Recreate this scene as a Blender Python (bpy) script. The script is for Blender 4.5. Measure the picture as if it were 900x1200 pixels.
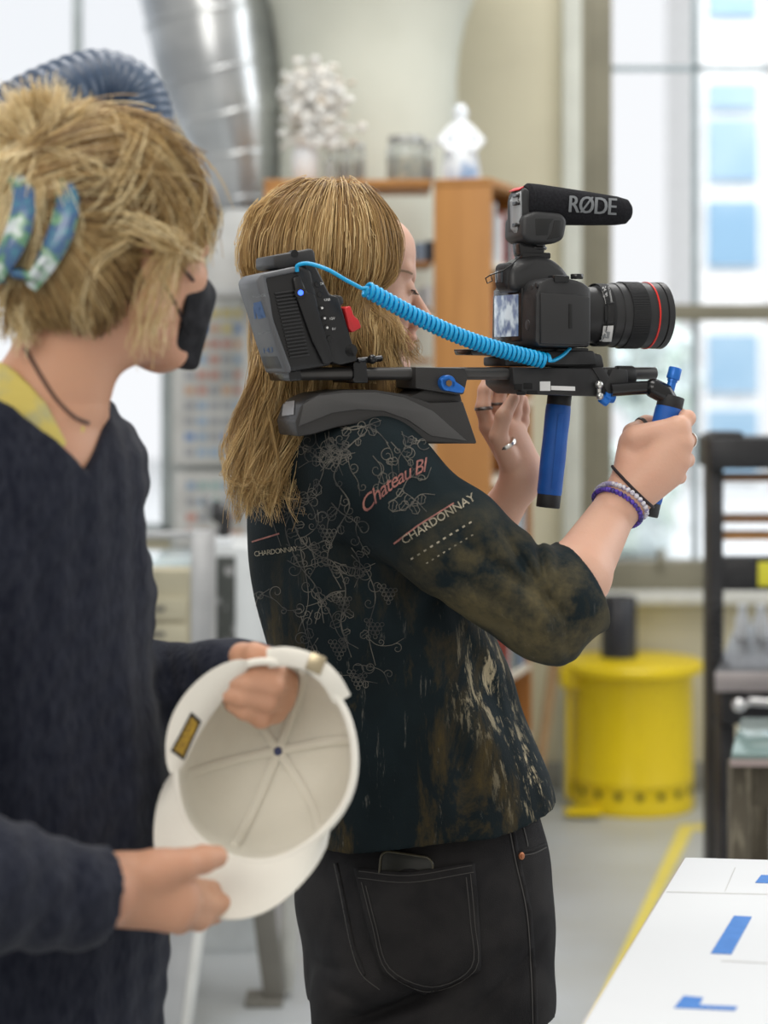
import bpy, bmesh, math, random
import numpy as np
from mathutils import Vector, Matrix
from mathutils.bvhtree import BVHTree
random.seed(7)
RNG = np.random.default_rng(11)
scn = bpy.context.scene
for o_ in list(bpy.data.objects):
    bpy.data.objects.remove(o_)
COL = scn.collection
# ---------------------------------------------------------------- camera
F_PX, HOR, CX, EYE = 2336.0, 428.0, 450.0, 1.5      # focal length in pixels of the 900x1200 frame, horizon row, centre column, eye height
cam_d = bpy.data.cameras.new('camera')
cam_d.sensor_fit = 'VERTICAL'
cam_d.sensor_height = 36.0
cam_d.sensor_width = 27.0
cam_d.lens = F_PX / 1200.0 * 36.0
cam_d.shift_y = -(600.0 - HOR) / 1200.0
cam_d.clip_start = 0.05
cam_d.dof.use_dof = True
cam_d.dof.focus_distance = 2.47
cam_d.dof.aperture_fstop = 3.2
cam = bpy.data.objects.new('camera', cam_d)
cam.location = (0, 0, EYE)
cam.rotation_euler = (math.pi / 2, 0, 0)
COL.objects.link(cam)
scn.camera = cam
# ---------------------------------------------------------------- world: bright overcast daylight, brighter on the window side
w = bpy.data.worlds.new('world')
scn.world = w
w.use_nodes = True
nt = w.node_tree
nt.nodes.clear()
wo = nt.nodes.new('ShaderNodeOutputWorld')
bg = nt.nodes.new('ShaderNodeBackground')
tc = nt.nodes.new('ShaderNodeTexCoord')
sp = nt.nodes.new('ShaderNodeSeparateXYZ')
rp = nt.nodes.new('ShaderNodeValToRGB')
mr = nt.nodes.new('ShaderNodeMapRange')
nt.links.new(tc.outputs['Generated'], sp.inputs[0])
nt.links.new(sp.outputs['Y'], mr.inputs['Value'])
mr.inputs['From Min'].default_value = -1
mr.inputs['From Max'].default_value = 1
nt.links.new(mr.outputs[0], rp.inputs[0])
e = rp.color_ramp.elements
e[0].position = 0.0; e[0].color = (0.66, 0.64, 0.60, 1)
e[1].position = 1.0; e[1].color = (1.0, 1.02, 1.05, 1)
e2 = rp.color_ramp.elements.new(0.5); e2.color = (0.58, 0.58, 0.57, 1)
e3 = rp.color_ramp.elements.new(0.8); e3.color = (0.95, 0.98, 1.02, 1)
nt.links.new(rp.outputs[0], bg.inputs['Color'])
bg.inputs['Strength'].default_value = 0.95
nt.links.new(bg.outputs[0], wo.inputs[0])

def area_light(name, loc, target, size, power, color):
    d = bpy.data.lights.new(name, 'AREA')
    d.shape = 'RECTANGLE'; d.size = size[0]; d.size_y = size[1]
    d.energy = power; d.color = color
    o = bpy.data.objects.new(name, d)
    o.location = loc
    o.rotation_euler = (Vector(target) - Vector(loc)).to_track_quat('-Z', 'Y').to_euler()
    COL.objects.link(o)
    return o
area_light('window_daylight', (3.6, 3.4, 2.7), (0.1, 2.4, 1.25), (2.2, 2.2), 52, (0.95, 0.98, 1.0))
area_light('ceiling_light_row', (-0.3, 2.2, 4.2), (0.0, 2.4, 1.0), (2.4, 1.0), 55, (1.0, 0.97, 0.92))
area_light('ceiling_light_back', (0.5, 5.2, 4.4), (0.5, 5.4, 0.0), (3.0, 1.5), 80, (1.0, 0.98, 0.94))
area_light('fill_light_behind', (-1.3, -0.6, 2.7), (0.0, 2.3, 1.2), (2.2, 1.4), 42, (1.0, 0.96, 0.90))  # added fill behind the camera, brightens skin and cap from the front
scn.view_settings.view_transform = 'Standard'
scn.view_settings.look = 'None'
scn.view_settings.gamma = 1
scn.view_settings.use_curve_mapping = False
scn.view_settings.exposure = 0.0
scn.cycles.use_denoising = True
scn.cycles.max_bounces = 6
scn.cycles.sample_clamp_indirect = 4.0

# ---------------------------------------------------------------- helpers
def X(px, Y): return (px - CX) * Y / F_PX
def Z(py, Y): return EYE - (py - HOR) * Y / F_PX
def P(px, py, Y): return Vector((X(px, Y), Y, Z(py, Y)))
def S(px, Y): return px * Y / F_PX

def mat(name, col, rough=0.6, metal=0.0, col2=None, scale=8.0, stretch=(1, 1, 1), bump=0.0, bscale=60.0, spec=0.5,
        lo=0.4, hi=0.6, emit=None, estr=0.0, trans=0.0, alpha=1.0, sheen=0.0, sss=0.0, detail=4.0, coat=0.0, ior=1.45):
    m = bpy.data.materials.new(name)
    m.use_nodes = True
    n = m.node_tree.nodes; l = m.node_tree.links
    b = n['Principled BSDF']
    b.inputs['Base Color'].default_value = (*col, 1)
    b.inputs['Roughness'].default_value = rough
    b.inputs['Metallic'].default_value = metal
    b.inputs['Specular IOR Level'].default_value = spec
    b.inputs['Transmission Weight'].default_value = trans
    b.inputs['Alpha'].default_value = alpha
    b.inputs['IOR'].default_value = ior
    b.inputs['Coat Weight'].default_value = coat
    if sheen:
        b.inputs['Sheen Weight'].default_value = sheen
        b.inputs['Sheen Roughness'].default_value = 0.5
    if sss:
        b.inputs['Subsurface Weight'].default_value = sss
        b.inputs['Subsurface Radius'].default_value = (1.0, 0.35, 0.2)
        b.inputs['Subsurface Scale'].default_value = 0.012
    if emit:
        b.inputs['Emission Color'].default_value = (*emit, 1)
        b.inputs['Emission Strength'].default_value = estr
    c = n.new('ShaderNodeTexCoord')
    mp = n.new('ShaderNodeMapping')
    mp.inputs['Scale'].default_value = stretch
    l.new(c.outputs['Object'], mp.inputs['Vector'])
    m['tc'] = c.name; m['mp'] = mp.name
    if col2 is None:
        col2 = tuple(v * 0.86 for v in col)
    no = n.new('ShaderNodeTexNoise'); no.inputs['Scale'].default_value = scale; no.inputs['Detail'].default_value = detail
    l.new(mp.outputs[0], no.inputs['Vector'])
    r = n.new('ShaderNodeValToRGB')
    r.color_ramp.elements[0].position = lo; r.color_ramp.elements[0].color = (*col, 1)
    r.color_ramp.elements[1].position = hi; r.color_ramp.elements[1].color = (*col2, 1)
    l.new(no.outputs['Fac'], r.inputs[0]); l.new(r.outputs[0], b.inputs['Base Color'])
    r.name = 'main_ramp'
    if bump:
        bn = n.new('ShaderNodeTexNoise'); bn.inputs['Scale'].default_value = bscale; bn.inputs['Detail'].default_value = 3
        l.new(mp.outputs[0], bn.inputs['Vector'])
        bp = n.new('ShaderNodeBump'); bp.inputs['Strength'].default_value = bump; bp.inputs['Distance'].default_value = 0.002
        l.new(bn.outputs['Fac'], bp.inputs['Height']); l.new(bp.outputs[0], b.inputs['Normal'])
        bp.name = 'main_bump'
    return m

PARENT_M = {}
def thing(name, label, cat, loc=(0, 0, 0), group=None, M=None):
    o = bpy.data.objects.new(name, None)
    o.empty_display_size = 0.05
    mw = M.copy() if M is not None else Matrix.Translation(Vector(loc))
    o.matrix_world = mw
    COL.objects.link(o)
    PARENT_M[o.name] = mw
    o['label'] = label; o['category'] = cat
    if group: o['group'] = group
    return o
def tag(o, label=None, cat=None, group=None, kind=None):
    if label: o['label'] = label
    if cat: o['category'] = cat
    if group: o['group'] = group
    if kind: o['kind'] = kind
    return o

class MB:
    """collects shapes (in the frame F) and links them as one mesh object"""
    def __init__(s, F=None):
        s.bm = bmesh.new(); s.F = F or Matrix.Identity(4)
    def _merge(s, b2):
        me = bpy.data.meshes.new('tmp'); b2.to_mesh(me); b2.free(); s.bm.from_mesh(me); bpy.data.meshes.remove(me)
    def box(s, c, size, rot=None, bev=0.0, seg=2):
        b = bmesh.new(); bmesh.ops.create_cube(b, size=1)
        bmesh.ops.scale(b, vec=Vector(size), verts=b.verts)
        if bev: bmesh.ops.bevel(b, geom=list(b.edges), offset=bev, segments=seg, affect='EDGES', profile=0.5)
        if rot is not None: bmesh.ops.transform(b, matrix=rot.to_4x4(), verts=b.verts)
        bmesh.ops.translate(b, vec=Vector(c), verts=b.verts)
        s._merge(b); return s
    def cyl(s, p0, p1, r0, r1=None, n=24, bev=0.0):
        r1 = r0 if r1 is None else r1
        p0 = Vector(p0); p1 = Vector(p1); d = p1 - p0
        b = bmesh.new()
        bmesh.ops.create_cone(b, cap_ends=True, segments=n, radius1=r0, radius2=r1, depth=d.length)
        if bev:
            ed = [e_ for e_ in b.edges if abs(e_.verts[0].co.z - e_.verts[1].co.z) < 1e-6]
            bmesh.ops.bevel(b, geom=ed, offset=bev, segments=2, affect='EDGES', profile=0.5)
        q = d.to_track_quat('Z', 'Y').to_matrix().to_4x4()
        bmesh.ops.transform(b, matrix=Matrix.Translation((p0 + p1) / 2) @ q, verts=b.verts)
        s._merge(b); return s
    def sphere(s, c, r, sc=(1, 1, 1), n=16, rot=None):
        b = bmesh.new(); bmesh.ops.create_uvsphere(b, u_segments=n, v_segments=max(6, n // 2), radius=r)
        bmesh.ops.scale(b, vec=Vector(sc), verts=b.verts)
        if rot is not None: bmesh.ops.transform(b, matrix=rot.to_4x4(), verts=b.verts)
        bmesh.ops.translate(b, vec=Vector(c), verts=b.verts)
        s._merge(b); return s
    def tube(s, pts, r, n=8, closed=False, flat=1.0, up=None):
        pts = [Vector(p) for p in pts]; N = len(pts)
        rs = r if isinstance(r, (list, tuple)) else [r] * N
        up0 = Vector(up) if up is not None else Vector((0, 0, 1)); rings = []
        prev = None
        for i, p in enumerate(pts):
            if closed: t = (pts[(i + 1) % N] - pts[i - 1]).normalized()
            else: t = (pts[min(i + 1, N - 1)] - pts[max(i - 1, 0)]).normalized()
            if prev is None:
                a = t.cross(up0)
                if a.length < 1e-3: a = t.cross(Vector((1, 0, 0)))
                a.normalize()
            else:
                a = prev - t * prev.dot(t); a.normalize()
            prev = a; bb = t.cross(a)
            rings.append([s.bm.verts.new(p + (a * math.cos(2 * math.pi * k / n) + bb * math.sin(2 * math.pi * k / n) * flat) * rs[i]) for k in range(n)])
        for i in range(N if closed else N - 1):
            A = rings[i]; B = rings[(i + 1) % N]
            for k in range(n):
                s.bm.faces.new((A[k], A[(k + 1) % n], B[(k + 1) % n], B[k]))
        if not closed:
            s.bm.faces.new(rings[0][::-1]); s.bm.faces.new(rings[-1])
        return s
    def prism(s, pts3, vec, bev=0.0, seg=2):
        b = bmesh.new()
        vs = [b.verts.new(Vector(p)) for p in pts3]; f = b.faces.new(vs)
        g = bmesh.ops.extrude_face_region(b, geom=[f])
        nv = [v for v in g['geom'] if isinstance(v, bmesh.types.BMVert)]
        bmesh.ops.translate(b, vec=Vector(vec), verts=nv)
        bmesh.ops.recalc_face_normals(b, faces=b.faces)
        if bev: bmesh.ops.bevel(b, geom=list(b.edges), offset=bev, segments=seg, affect='EDGES', profile=0.5)
        s._merge(b); return s
    def lathe(s, base, prof, n=32, axis=(0, 0, 1)):
        q = Vector(axis).normalized().to_track_quat('Z', 'Y').to_matrix(); base = Vector(base); rings = []
        for (r, h) in prof:
            rings.append([s.bm.verts.new(base + q @ Vector((r * math.cos(2 * math.pi * k / n), r * math.sin(2 * math.pi * k / n), h))) for k in range(n)])
        for A, B in zip(rings, rings[1:]):
            for k in range(n): s.bm.faces.new((A[k], A[(k + 1) % n], B[(k + 1) % n], B[k]))
        if prof[0][0] > 1e-5: s.bm.faces.new(rings[0][::-1])
        if prof[-1][0] > 1e-5: s.bm.faces.new(rings[-1])
        return s
    def build(s, name, m, parent=None, angle=38, flip=False):
        bmesh.ops.remove_doubles(s.bm, verts=s.bm.verts, dist=1e-6)
        bmesh.ops.recalc_face_normals(s.bm, faces=s.bm.faces)
        th = math.radians(angle)
        for f in s.bm.faces: f.smooth = True
        for e_ in s.bm.edges:
            if len(e_.link_faces) == 2 and e_.calc_face_angle(0) > th: e_.smooth = False
        return finish(s.bm, name, m, parent, s.F)

def finish(bm, name, m, parent=None, F=None):
    if F is not None: bmesh.ops.transform(bm, matrix=F, verts=bm.verts)
    me = bpy.data.meshes.new(name)
    o = bpy.data.objects.new(name, me)
    if parent is not None:
        bmesh.ops.transform(bm, matrix=PARENT_M[parent.name].inverted(), verts=bm.verts)
        o.parent = parent; PARENT_M[o.name] = PARENT_M[parent.name].copy()
    else:
        co = np.array([v.co[:] for v in bm.verts])
        b = Vector(((co[:, 0].min() + co[:, 0].max()) / 2, (co[:, 1].min() + co[:, 1].max()) / 2, co[:, 2].min()))
        bmesh.ops.translate(bm, vec=-b, verts=bm.verts)
        o.location = b; PARENT_M[o.name] = Matrix.Translation(b)
    bm.to_mesh(me); bm.free()
    if m: me.materials.append(m)
    COL.objects.link(o)
    return o
def struct(mb, name, m):
    o = mb.build(name, m); o['kind'] = 'structure'; return o

def np_mesh(name, V, Fc, m, parent=None, smooth=True, tone=None):
    """mesh object from numpy arrays in world space"""
    V = np.asarray(V, dtype=np.float64)
    if parent is not None:
        Mi = np.array(PARENT_M[parent.name].inverted()); V = V @ Mi[:3, :3].T + Mi[:3, 3]; base = None
    else:
        base = np.array([(V[:, 0].min() + V[:, 0].max()) / 2, (V[:, 1].min() + V[:, 1].max()) / 2, V[:, 2].min()]); V = V - base
    me = bpy.data.meshes.new(name)
    Fc = np.asarray(Fc, dtype=np.int32); nf, k = Fc.shape
    me.vertices.add(len(V)); me.vertices.foreach_set('co', V.astype(np.float32).ravel())
    me.loops.add(nf * k); me.loops.foreach_set('vertex_index', Fc.ravel())
    me.polygons.add(nf)
    me.polygons.foreach_set('loop_start', np.arange(0, nf * k, k, dtype=np.int32))
    me.polygons.foreach_set('use_smooth', np.full(nf, smooth))
    me.update(calc_edges=True); me.validate()
    if tone is not None:
        a = me.attributes.new('tone', 'FLOAT', 'POINT'); a.data.foreach_set('value', np.asarray(tone, dtype=np.float32))
    me.materials.append(m)
    o = bpy.data.objects.new(name, me)
    if parent is not None: o.parent = parent; PARENT_M[o.name] = PARENT_M[parent.name].copy()
    else: o.location = base; PARENT_M[o.name] = Matrix.Translation(Vector(base))
    COL.objects.link(o)
    return o

# ---------------------------------------------------------------- signed distance grid, meshed by surface nets
class SDF:
    def __init__(s, lo, hi, h):
        s.lo = np.array(lo, float); s.h = h
        s.n = np.ceil((np.array(hi, float) - s.lo) / h).astype(int) + 1
        s.ax = [(s.lo[i] + h * np.arange(s.n[i])).astype(np.float32) for i in range(3)]
        s.v = np.full(tuple(s.n), 0.05, np.float32)
    def sl(s, lo, hi, mg):
        a = np.clip(np.floor((np.array(lo) - mg - s.lo) / s.h).astype(int), 0, s.n)
        b = np.clip(np.ceil((np.array(hi) + mg - s.lo) / s.h).astype(int) + 1, 0, s.n)
        sl = tuple(slice(a[i], b[i]) for i in range(3))
        g = (s.ax[0][sl[0]][:, None, None], s.ax[1][sl[1]][None, :, None], s.ax[2][sl[2]][None, None, :])
        return sl, g
    def ap(s, sl, d, k, op):
        a = s.v[sl]
        if a.size == 0: return
        if op == 'u':
            if k > 0:
                t = np.clip(0.5 + 0.5 * (a - d) / k, 0, 1); s.v[sl] = a * (1 - t) + d * t - k * t * (1 - t)
            else: s.v[sl] = np.minimum(a, d)
        elif op == 's':
            d = -d
            if k > 0:
                t = np.clip(0.5 - 0.5 * (a - d) / k, 0, 1); s.v[sl] = a * (1 - t) + d * t + k * t * (1 - t)
            else: s.v[sl] = np.maximum(a, d)
    def rc(s, a, b, ra, rb=None, k=0.004, op='u', flat=None):
        """tapered capsule; flat=(normal, factor) squashes it along the normal"""
        rb = ra if rb is None else rb
        a = np.array(a, float); b = np.array(b, float); R = max(ra, rb)
        if flat: R *= max(1, flat[1])
        sl, g = s.sl(np.minimum(a, b) - R, np.maximum(a, b) + R, k + 3 * s.h)
        ab = b - a; L = max(ab @ ab, 1e-12)
        q = [g[i] - np.float32(a[i]) for i in range(3)]
        t = np.clip((q[0] * ab[0] + q[1] * ab[1] + q[2] * ab[2]) / L, 0, 1).astype(np.float32)
        w_ = [q[i] - t * np.float32(ab[i]) for i in range(3)]
        if flat:
            nrm = np.array(flat[0], float); nrm /= np.linalg.norm(nrm); c = (1 / flat[1] - 1)
            dn = w_[0] * nrm[0] + w_[1] * nrm[1] + w_[2] * nrm[2]
            w_ = [w_[i] + dn * np.float32(c * nrm[i]) for i in range(3)]
        d = np.sqrt(w_[0] ** 2 + w_[1] ** 2 + w_[2] ** 2) - (ra + (rb - ra) * t)
        if flat: d *= min(1, flat[1])
        s.ap(sl, d.astype(np.float32), k, op); return s
    def chain(s, pts, rs, k=0.004, op='u', flat=None):
        for i in range(len(pts) - 1): s.rc(pts[i], pts[i + 1], rs[i], rs[i + 1], k, op, flat)
        return s
    def ell(s, c, r, R=None, k=0.004, op='u'):
        c = np.array(c, float); mr_ = max(r)
        sl, g = s.sl(c - mr_, c + mr_, k + 3 * s.h)
        q = [g[i] - np.float32(c[i]) for i in range(3)]
        if R is not None:
            A = np.array(R).T      # world -> local
            q = [A[i][0] * q[0] + A[i][1] * q[1] + A[i][2] * q[2] for i in range(3)]
        k0 = np.sqrt((q[0] / r[0]) ** 2 + (q[1] / r[1]) ** 2 + (q[2] / r[2]) ** 2)
        k1 = np.sqrt((q[0] / r[0] ** 2) ** 2 + (q[1] / r[1] ** 2) ** 2 + (q[2] / r[2] ** 2) ** 2) + 1e-6
        s.ap(sl, (k0 * (k0 - 1) / k1).astype(np.float32), k, op); return s
    def loft(s, rows, k=0.01, p=2.2, heading=0.0, op='u', disp=None, off=0.0):
        """rows: (z, cx, cy, half along heading, half across); z ascending"""
        rows = np.array(sorted(rows), float)
        mx = max(rows[:, 3].max(), rows[:, 4].max()) + abs(off)
        lo = [rows[:, 1].min() - mx, rows[:, 2].min() - mx, rows[0, 0]]; hi = [rows[:, 1].max() + mx, rows[:, 2].max() + mx, rows[-1, 0]]
        sl, g = s.sl(lo, hi, k + 3 * s.h)
        z = g[2].ravel()
        # smooth (catmull-like) interpolation of the rows
        def it(c):
            zz = rows[:, 0]; y = rows[:, c]; m_ = np.gradient(y, zz)
            i = np.clip(np.searchsorted(zz, z) - 1, 0, len(zz) - 2); hh = zz[i + 1] - zz[i]; t = np.clip((z - zz[i]) / hh, 0, 1)
            return ((2*t**3-3*t**2+1)*y[i] + (t**3-2*t**2+t)*hh*m_[i] + (-2*t**3+3*t**2)*y[i+1] + (t**3-t**2)*hh*m_[i+1]).astype(np.float32)[None, None, :]
        cx, cy, A, B = it(1), it(2), it(3) + off, it(4) + off
        ch, sh = math.cos(heading), math.sin(heading)
        qx = g[0] - cx; qy = g[1] - cy
        u = (qx * ch + qy * sh) / A; v = (-qx * sh + qy * ch) / B
        rr = (np.abs(u) ** p + np.abs(v) ** p) ** (1 / p)
        d = (rr - 1) * np.minimum(A, B)
        if disp is not None: d = d + disp(g[0], g[1], g[2])
        d = np.maximum(d, np.maximum(rows[0, 0] - g[2], g[2] - rows[-1, 0]))
        s.ap(sl, d.astype(np.float32), k, op); return s
    def field(s, lo, hi, fn, k=0.0, op='u'):
        sl, g = s.sl(lo, hi, 0); s.ap(sl, np.broadcast_to(fn(*g), s.v[sl].shape).astype(np.float32), k, op); return s
    def add(s, lo, hi, fn):
        sl, g = s.sl(lo, hi, 0); s.v[sl] = s.v[sl] + fn(*g).astype(np.float32); return s
    def mesh(s):
        v = s.v
        v[0] = v[-1] = 0.05; v[:, 0] = v[:, -1] = 0.05; v[:, :, 0] = v[:, :, -1] = 0.05
        ins = v < 0; nx, ny, nz = v.shape
        c = [ins[i:nx - 1 + i, j:ny - 1 + j, k:nz - 1 + k] for i in (0, 1) for j in (0, 1) for k in (0, 1)]
        al = c[0].copy(); an = c[0].copy()
        for q in c[1:]: al &= q; an |= q
        act = an & ~al
        idx = np.argwhere(act); N = len(idx)
        num = np.full(act.shape, -1, np.int32); num[act] = np.arange(N)
        acc = np.zeros((N, 3)); cnt = np.zeros(N)
        offs = [(i, j, k) for i in (0, 1) for j in (0, 1) for k in (0, 1)]
        cv = [v[idx[:, 0] + o[0], idx[:, 1] + o[1], idx[:, 2] + o[2]].astype(float) for o in offs]
        for a in range(8):
            for b in range(a + 1, 8):
                df = [offs[b][q] - offs[a][q] for q in range(3)]
                if sum(abs(q) for q in df) != 1: continue
                m_ = (cv[a] < 0) != (cv[b] < 0)
                t = np.where(m_, cv[a] / np.where(m_, cv[a] - cv[b], 1), 0)
                pt = np.array(offs[a])[None, :] + t[:, None] * np.array(df)[None, :]
                acc += pt * m_[:, None]; cnt += m_
        V = s.lo + s.h * (idx + acc / cnt[:, None])
        Fs = []
        for ax in range(3):
            A = [slice(None)] * 3; B = [slice(None)] * 3
            A[ax] = slice(0, -1); B[ax] = slice(1, None)
            a = ins[tuple(A)]; b = ins[tuple(B)]
            e = np.argwhere(a != b); e = e[(e > 0).all(1)] if True else e
            lim = np.array(act.shape)
            ok = np.ones(len(e), bool)
            for q in range(3): ok &= (e[:, q] < lim[q])
            e = e[ok]
            u_, w_ = (ax + 1) % 3, (ax + 2) % 3
            def at(du, dw):
                q = e.copy(); q[:, u_] -= du; q[:, w_] -= dw
                return num[q[:, 0], q[:, 1], q[:, 2]]
            f = np.stack([at(1, 1), at(0, 1), at(0, 0), at(1, 0)], 1)
            flip = ins[e[:, 0], e[:, 1], e[:, 2]]
            f = np.where(flip[:, None], f, f[:, ::-1])
            Fs.append(f[(f >= 0).all(1)])
        return V, np.concatenate(Fs)
    def build(s, name, m, parent=None, relax=0):
        V, Fc = s.mesh()
        if relax:
            for _ in range(relax):
                acc = np.zeros_like(V); cn = np.zeros(len(V))
                for a in range(4):
                    b = (a + 1) % 4
                    np.add.at(acc, Fc[:, a], V[Fc[:, b]]); np.add.at(cn, Fc[:, a], 1)
                    np.add.at(acc, Fc[:, b], V[Fc[:, a]]); np.add.at(cn, Fc[:, b], 1)
                V = V * 0.5 + 0.5 * acc / np.maximum(cn, 1)[:, None]
        return np_mesh(name, V, Fc, m, parent)

def bvh_of(*objs):
    V = []; Fc = []
    for o in objs:
        Mw = PARENT_M[o.name]; n0 = len(V)
        V += [Mw @ v.co for v in o.data.vertices]; Fc += [tuple(n0 + i for i in p.vertices) for p in o.data.polygons]
    return BVHTree.FromPolygons(V, Fc)
CAM = Vector((0, 0, EYE))
def cast(bvh, px, py):
    d = (P(px, py, 1.0) - CAM).normalized()
    return bvh.ray_cast(CAM, d, 20)
def on_surface(bm2, bvh, name, m, parent, off=0.001, thick=0.0, cell=6.0, key=None):
    """bm2: flat shapes given as picture coordinates (x, y) of a surface print; wraps them onto the surface bvh"""
    xs = [v.co.x for v in bm2.verts]; ys = [v.co.y for v in bm2.verts]
    for ax, a0, a1 in ((0, min(xs), max(xs)), (1, min(ys), max(ys))):
        q = a0 + cell
        while q < a1:
            co = Vector((0, 0, 0)); co[ax] = q; no = Vector((0, 0, 0)); no[ax] = 1
            bmesh.ops.bisect_plane(bm2, geom=list(bm2.verts) + list(bm2.edges) + list(bm2.faces), plane_co=co, plane_no=no)
            q += cell
    bad = []; nrm = {}
    for v in bm2.verts:
        loc, no, _, _ = cast(bvh, v.co.x, v.co.y)
        if loc is None: bad.append(v); continue
        if no.dot(loc - CAM) > 0: no = -no
        v.co = loc + no * off; nrm[v] = no
    bmesh.ops.delete(bm2, geom=bad, context='VERTS')
    # drop pieces that stretch over a depth jump
    long_ = [f for f in bm2.faces if max(e_.calc_length() for e_ in f.edges) > cell * 2.5 * 2.5 / F_PX * 2.2]
    bmesh.ops.delete(bm2, geom=long_, context='FACES')
    for f in bm2.faces:
        f.smooth = True
        f.normal_update()
        if f.normal.dot(f.calc_center_median() - CAM) > 0: f.normal_flip()
    if thick:
        g = bmesh.ops.solidify(bm2, geom=list(bm2.faces), thickness=thick)
    if not len(bm2.faces): bm2.free(); return None
    return finish(bm2, name, m, parent)
def poly_px(bm2, pts):
    vs = [bm2.verts.new((p[0], p[1], 0)) for p in pts]; return bm2.faces.new(vs)
def strip_px(bm2, pts, w0, w1=None, closed=False):
    n = len(pts); w1 = w0 if w1 is None else w1; L = []; R_ = []
    for i, p in enumerate(pts):
        a = pts[max(i - 1, 0)]; b = pts[min(i + 1, n - 1)]
        dx, dy = b[0] - a[0], b[1] - a[1]; l = math.hypot(dx, dy) or 1; ww = (w0 + (w1 - w0) * i / max(1, n - 1)) / 2
        L.append(bm2.verts.new((p[0] - dy / l * ww, p[1] + dx / l * ww, 0))); R_.append(bm2.verts.new((p[0] + dy / l * ww, p[1] - dx / l * ww, 0)))
    for i in range(n - 1): bm2.faces.new((L[i], R_[i], R_[i + 1], L[i + 1]))
def text_bm(txt, size=1.0, shear=0.0, offset=0.0, spacing=1.0):
    c = bpy.data.curves.new('txt', 'FONT'); c.body = txt; c.size = size; c.shear = shear; c.offset = offset; c.space_character = spacing
    c.resolution_u = 3
    o = bpy.data.objects.new('txt', c); COL.objects.link(o)
    bpy.context.view_layer.update()
    me = bpy.data.meshes.new_from_object(o.evaluated_get(bpy.context.evaluated_depsgraph_get()))
    b = bmesh.new(); b.from_mesh(me)
    bpy.data.objects.remove(o); bpy.data.curves.remove(c); bpy.data.meshes.remove(me)
    bmesh.ops.remove_doubles(b, verts=b.verts, dist=1e-5)
    return b
def text_px(txt, fn, size, **kw):
    """text laid along fn(s)->(px,py,angle) of surface picture coordinates"""
    b = text_bm(txt, size, **kw)
    for v in b.verts:
        x, y = v.co.x, v.co.y
        px, py, a = fn(x)
        v.co = Vector((px + y * math.sin(a), py - y * math.cos(a), 0))
    return b

def catmull(pts, n=8):
    pts = [np.array(p, float) for p in pts]; out = []
    ext = [2 * pts[0] - pts[1]] + pts + [2 * pts[-1] - pts[-2]]
    for i in range(1, len(ext) - 2):
        p0, p1, p2, p3 = ext[i - 1:i + 3]
        for k in range(n):
            t = k / n
            out.append(0.5 * (2 * p1 + (p2 - p0) * t + (2 * p0 - 5 * p1 + 4 * p2 - p3) * t * t + (3 * p1 - p0 - 3 * p2 + p3) * t ** 3))
    out.append(pts[-1]); return out

def strands(name, m, parent, paths, tones, r0=0.0005, r1=0.0002, sides=3):
    """paths: (S, K, 3) array of hairs -> one mesh of fine tubes"""
    Pt = np.asarray(paths); Sn, K, _ = Pt.shape
    T = np.gradient(Pt, axis=1); T /= np.linalg.norm(T, axis=2, keepdims=True) + 1e-9
    A = np.zeros_like(T); a0 = np.cross(T[:, 0], np.array([.31, .52, .79])); a0 /= np.linalg.norm(a0, axis=1, keepdims=True) + 1e-9; A[:, 0] = a0
    for k_ in range(1, K):      # carry the ring direction along the hair so that it never flips
        a0 = A[:, k_ - 1] - T[:, k_] * (A[:, k_ - 1] * T[:, k_]).sum(1, keepdims=True); A[:, k_] = a0 / (np.linalg.norm(a0, axis=1, keepdims=True) + 1e-9)
    B = np.cross(T, A)
    r = np.linspace(1, 0, K)[None, :, None] ** 0.5 * (r0 - r1) + r1
    rings = np.stack([Pt + (A * math.cos(2 * math.pi * q / sides) + B * math.sin(2 * math.pi * q / sides)) * r for q in range(sides)], 2)
    V = rings.reshape(-1, 3)
    si = np.arange(Sn)[:, None, None] * K * sides; ki = np.arange(K - 1)[None, :, None] * sides; q = np.arange(sides)[None, None, :]; q2 = (q + 1) % sides
    f = np.stack([si + ki + q, si + ki + q2, si + ki + sides + q2, si + ki + sides + q], -1).reshape(-1, 4)
    tn = np.asarray(tones, float); tn = np.repeat(tn, K * sides) if tn.ndim == 1 else np.repeat(tn.ravel(), sides)
    return np_mesh(name, V, f, m, parent, True, tone=tn)

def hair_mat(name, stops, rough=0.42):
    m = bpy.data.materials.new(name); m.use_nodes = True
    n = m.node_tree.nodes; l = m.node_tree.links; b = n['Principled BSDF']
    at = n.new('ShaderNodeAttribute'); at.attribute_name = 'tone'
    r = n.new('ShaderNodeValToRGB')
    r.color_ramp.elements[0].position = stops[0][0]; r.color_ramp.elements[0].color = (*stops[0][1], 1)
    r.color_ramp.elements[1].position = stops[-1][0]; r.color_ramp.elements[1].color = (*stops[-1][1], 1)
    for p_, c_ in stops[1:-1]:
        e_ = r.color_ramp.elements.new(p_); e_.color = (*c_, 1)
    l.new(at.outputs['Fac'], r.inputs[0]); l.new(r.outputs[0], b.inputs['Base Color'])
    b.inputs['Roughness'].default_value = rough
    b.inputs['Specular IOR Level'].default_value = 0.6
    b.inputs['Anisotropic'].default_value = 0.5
    return m
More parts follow.
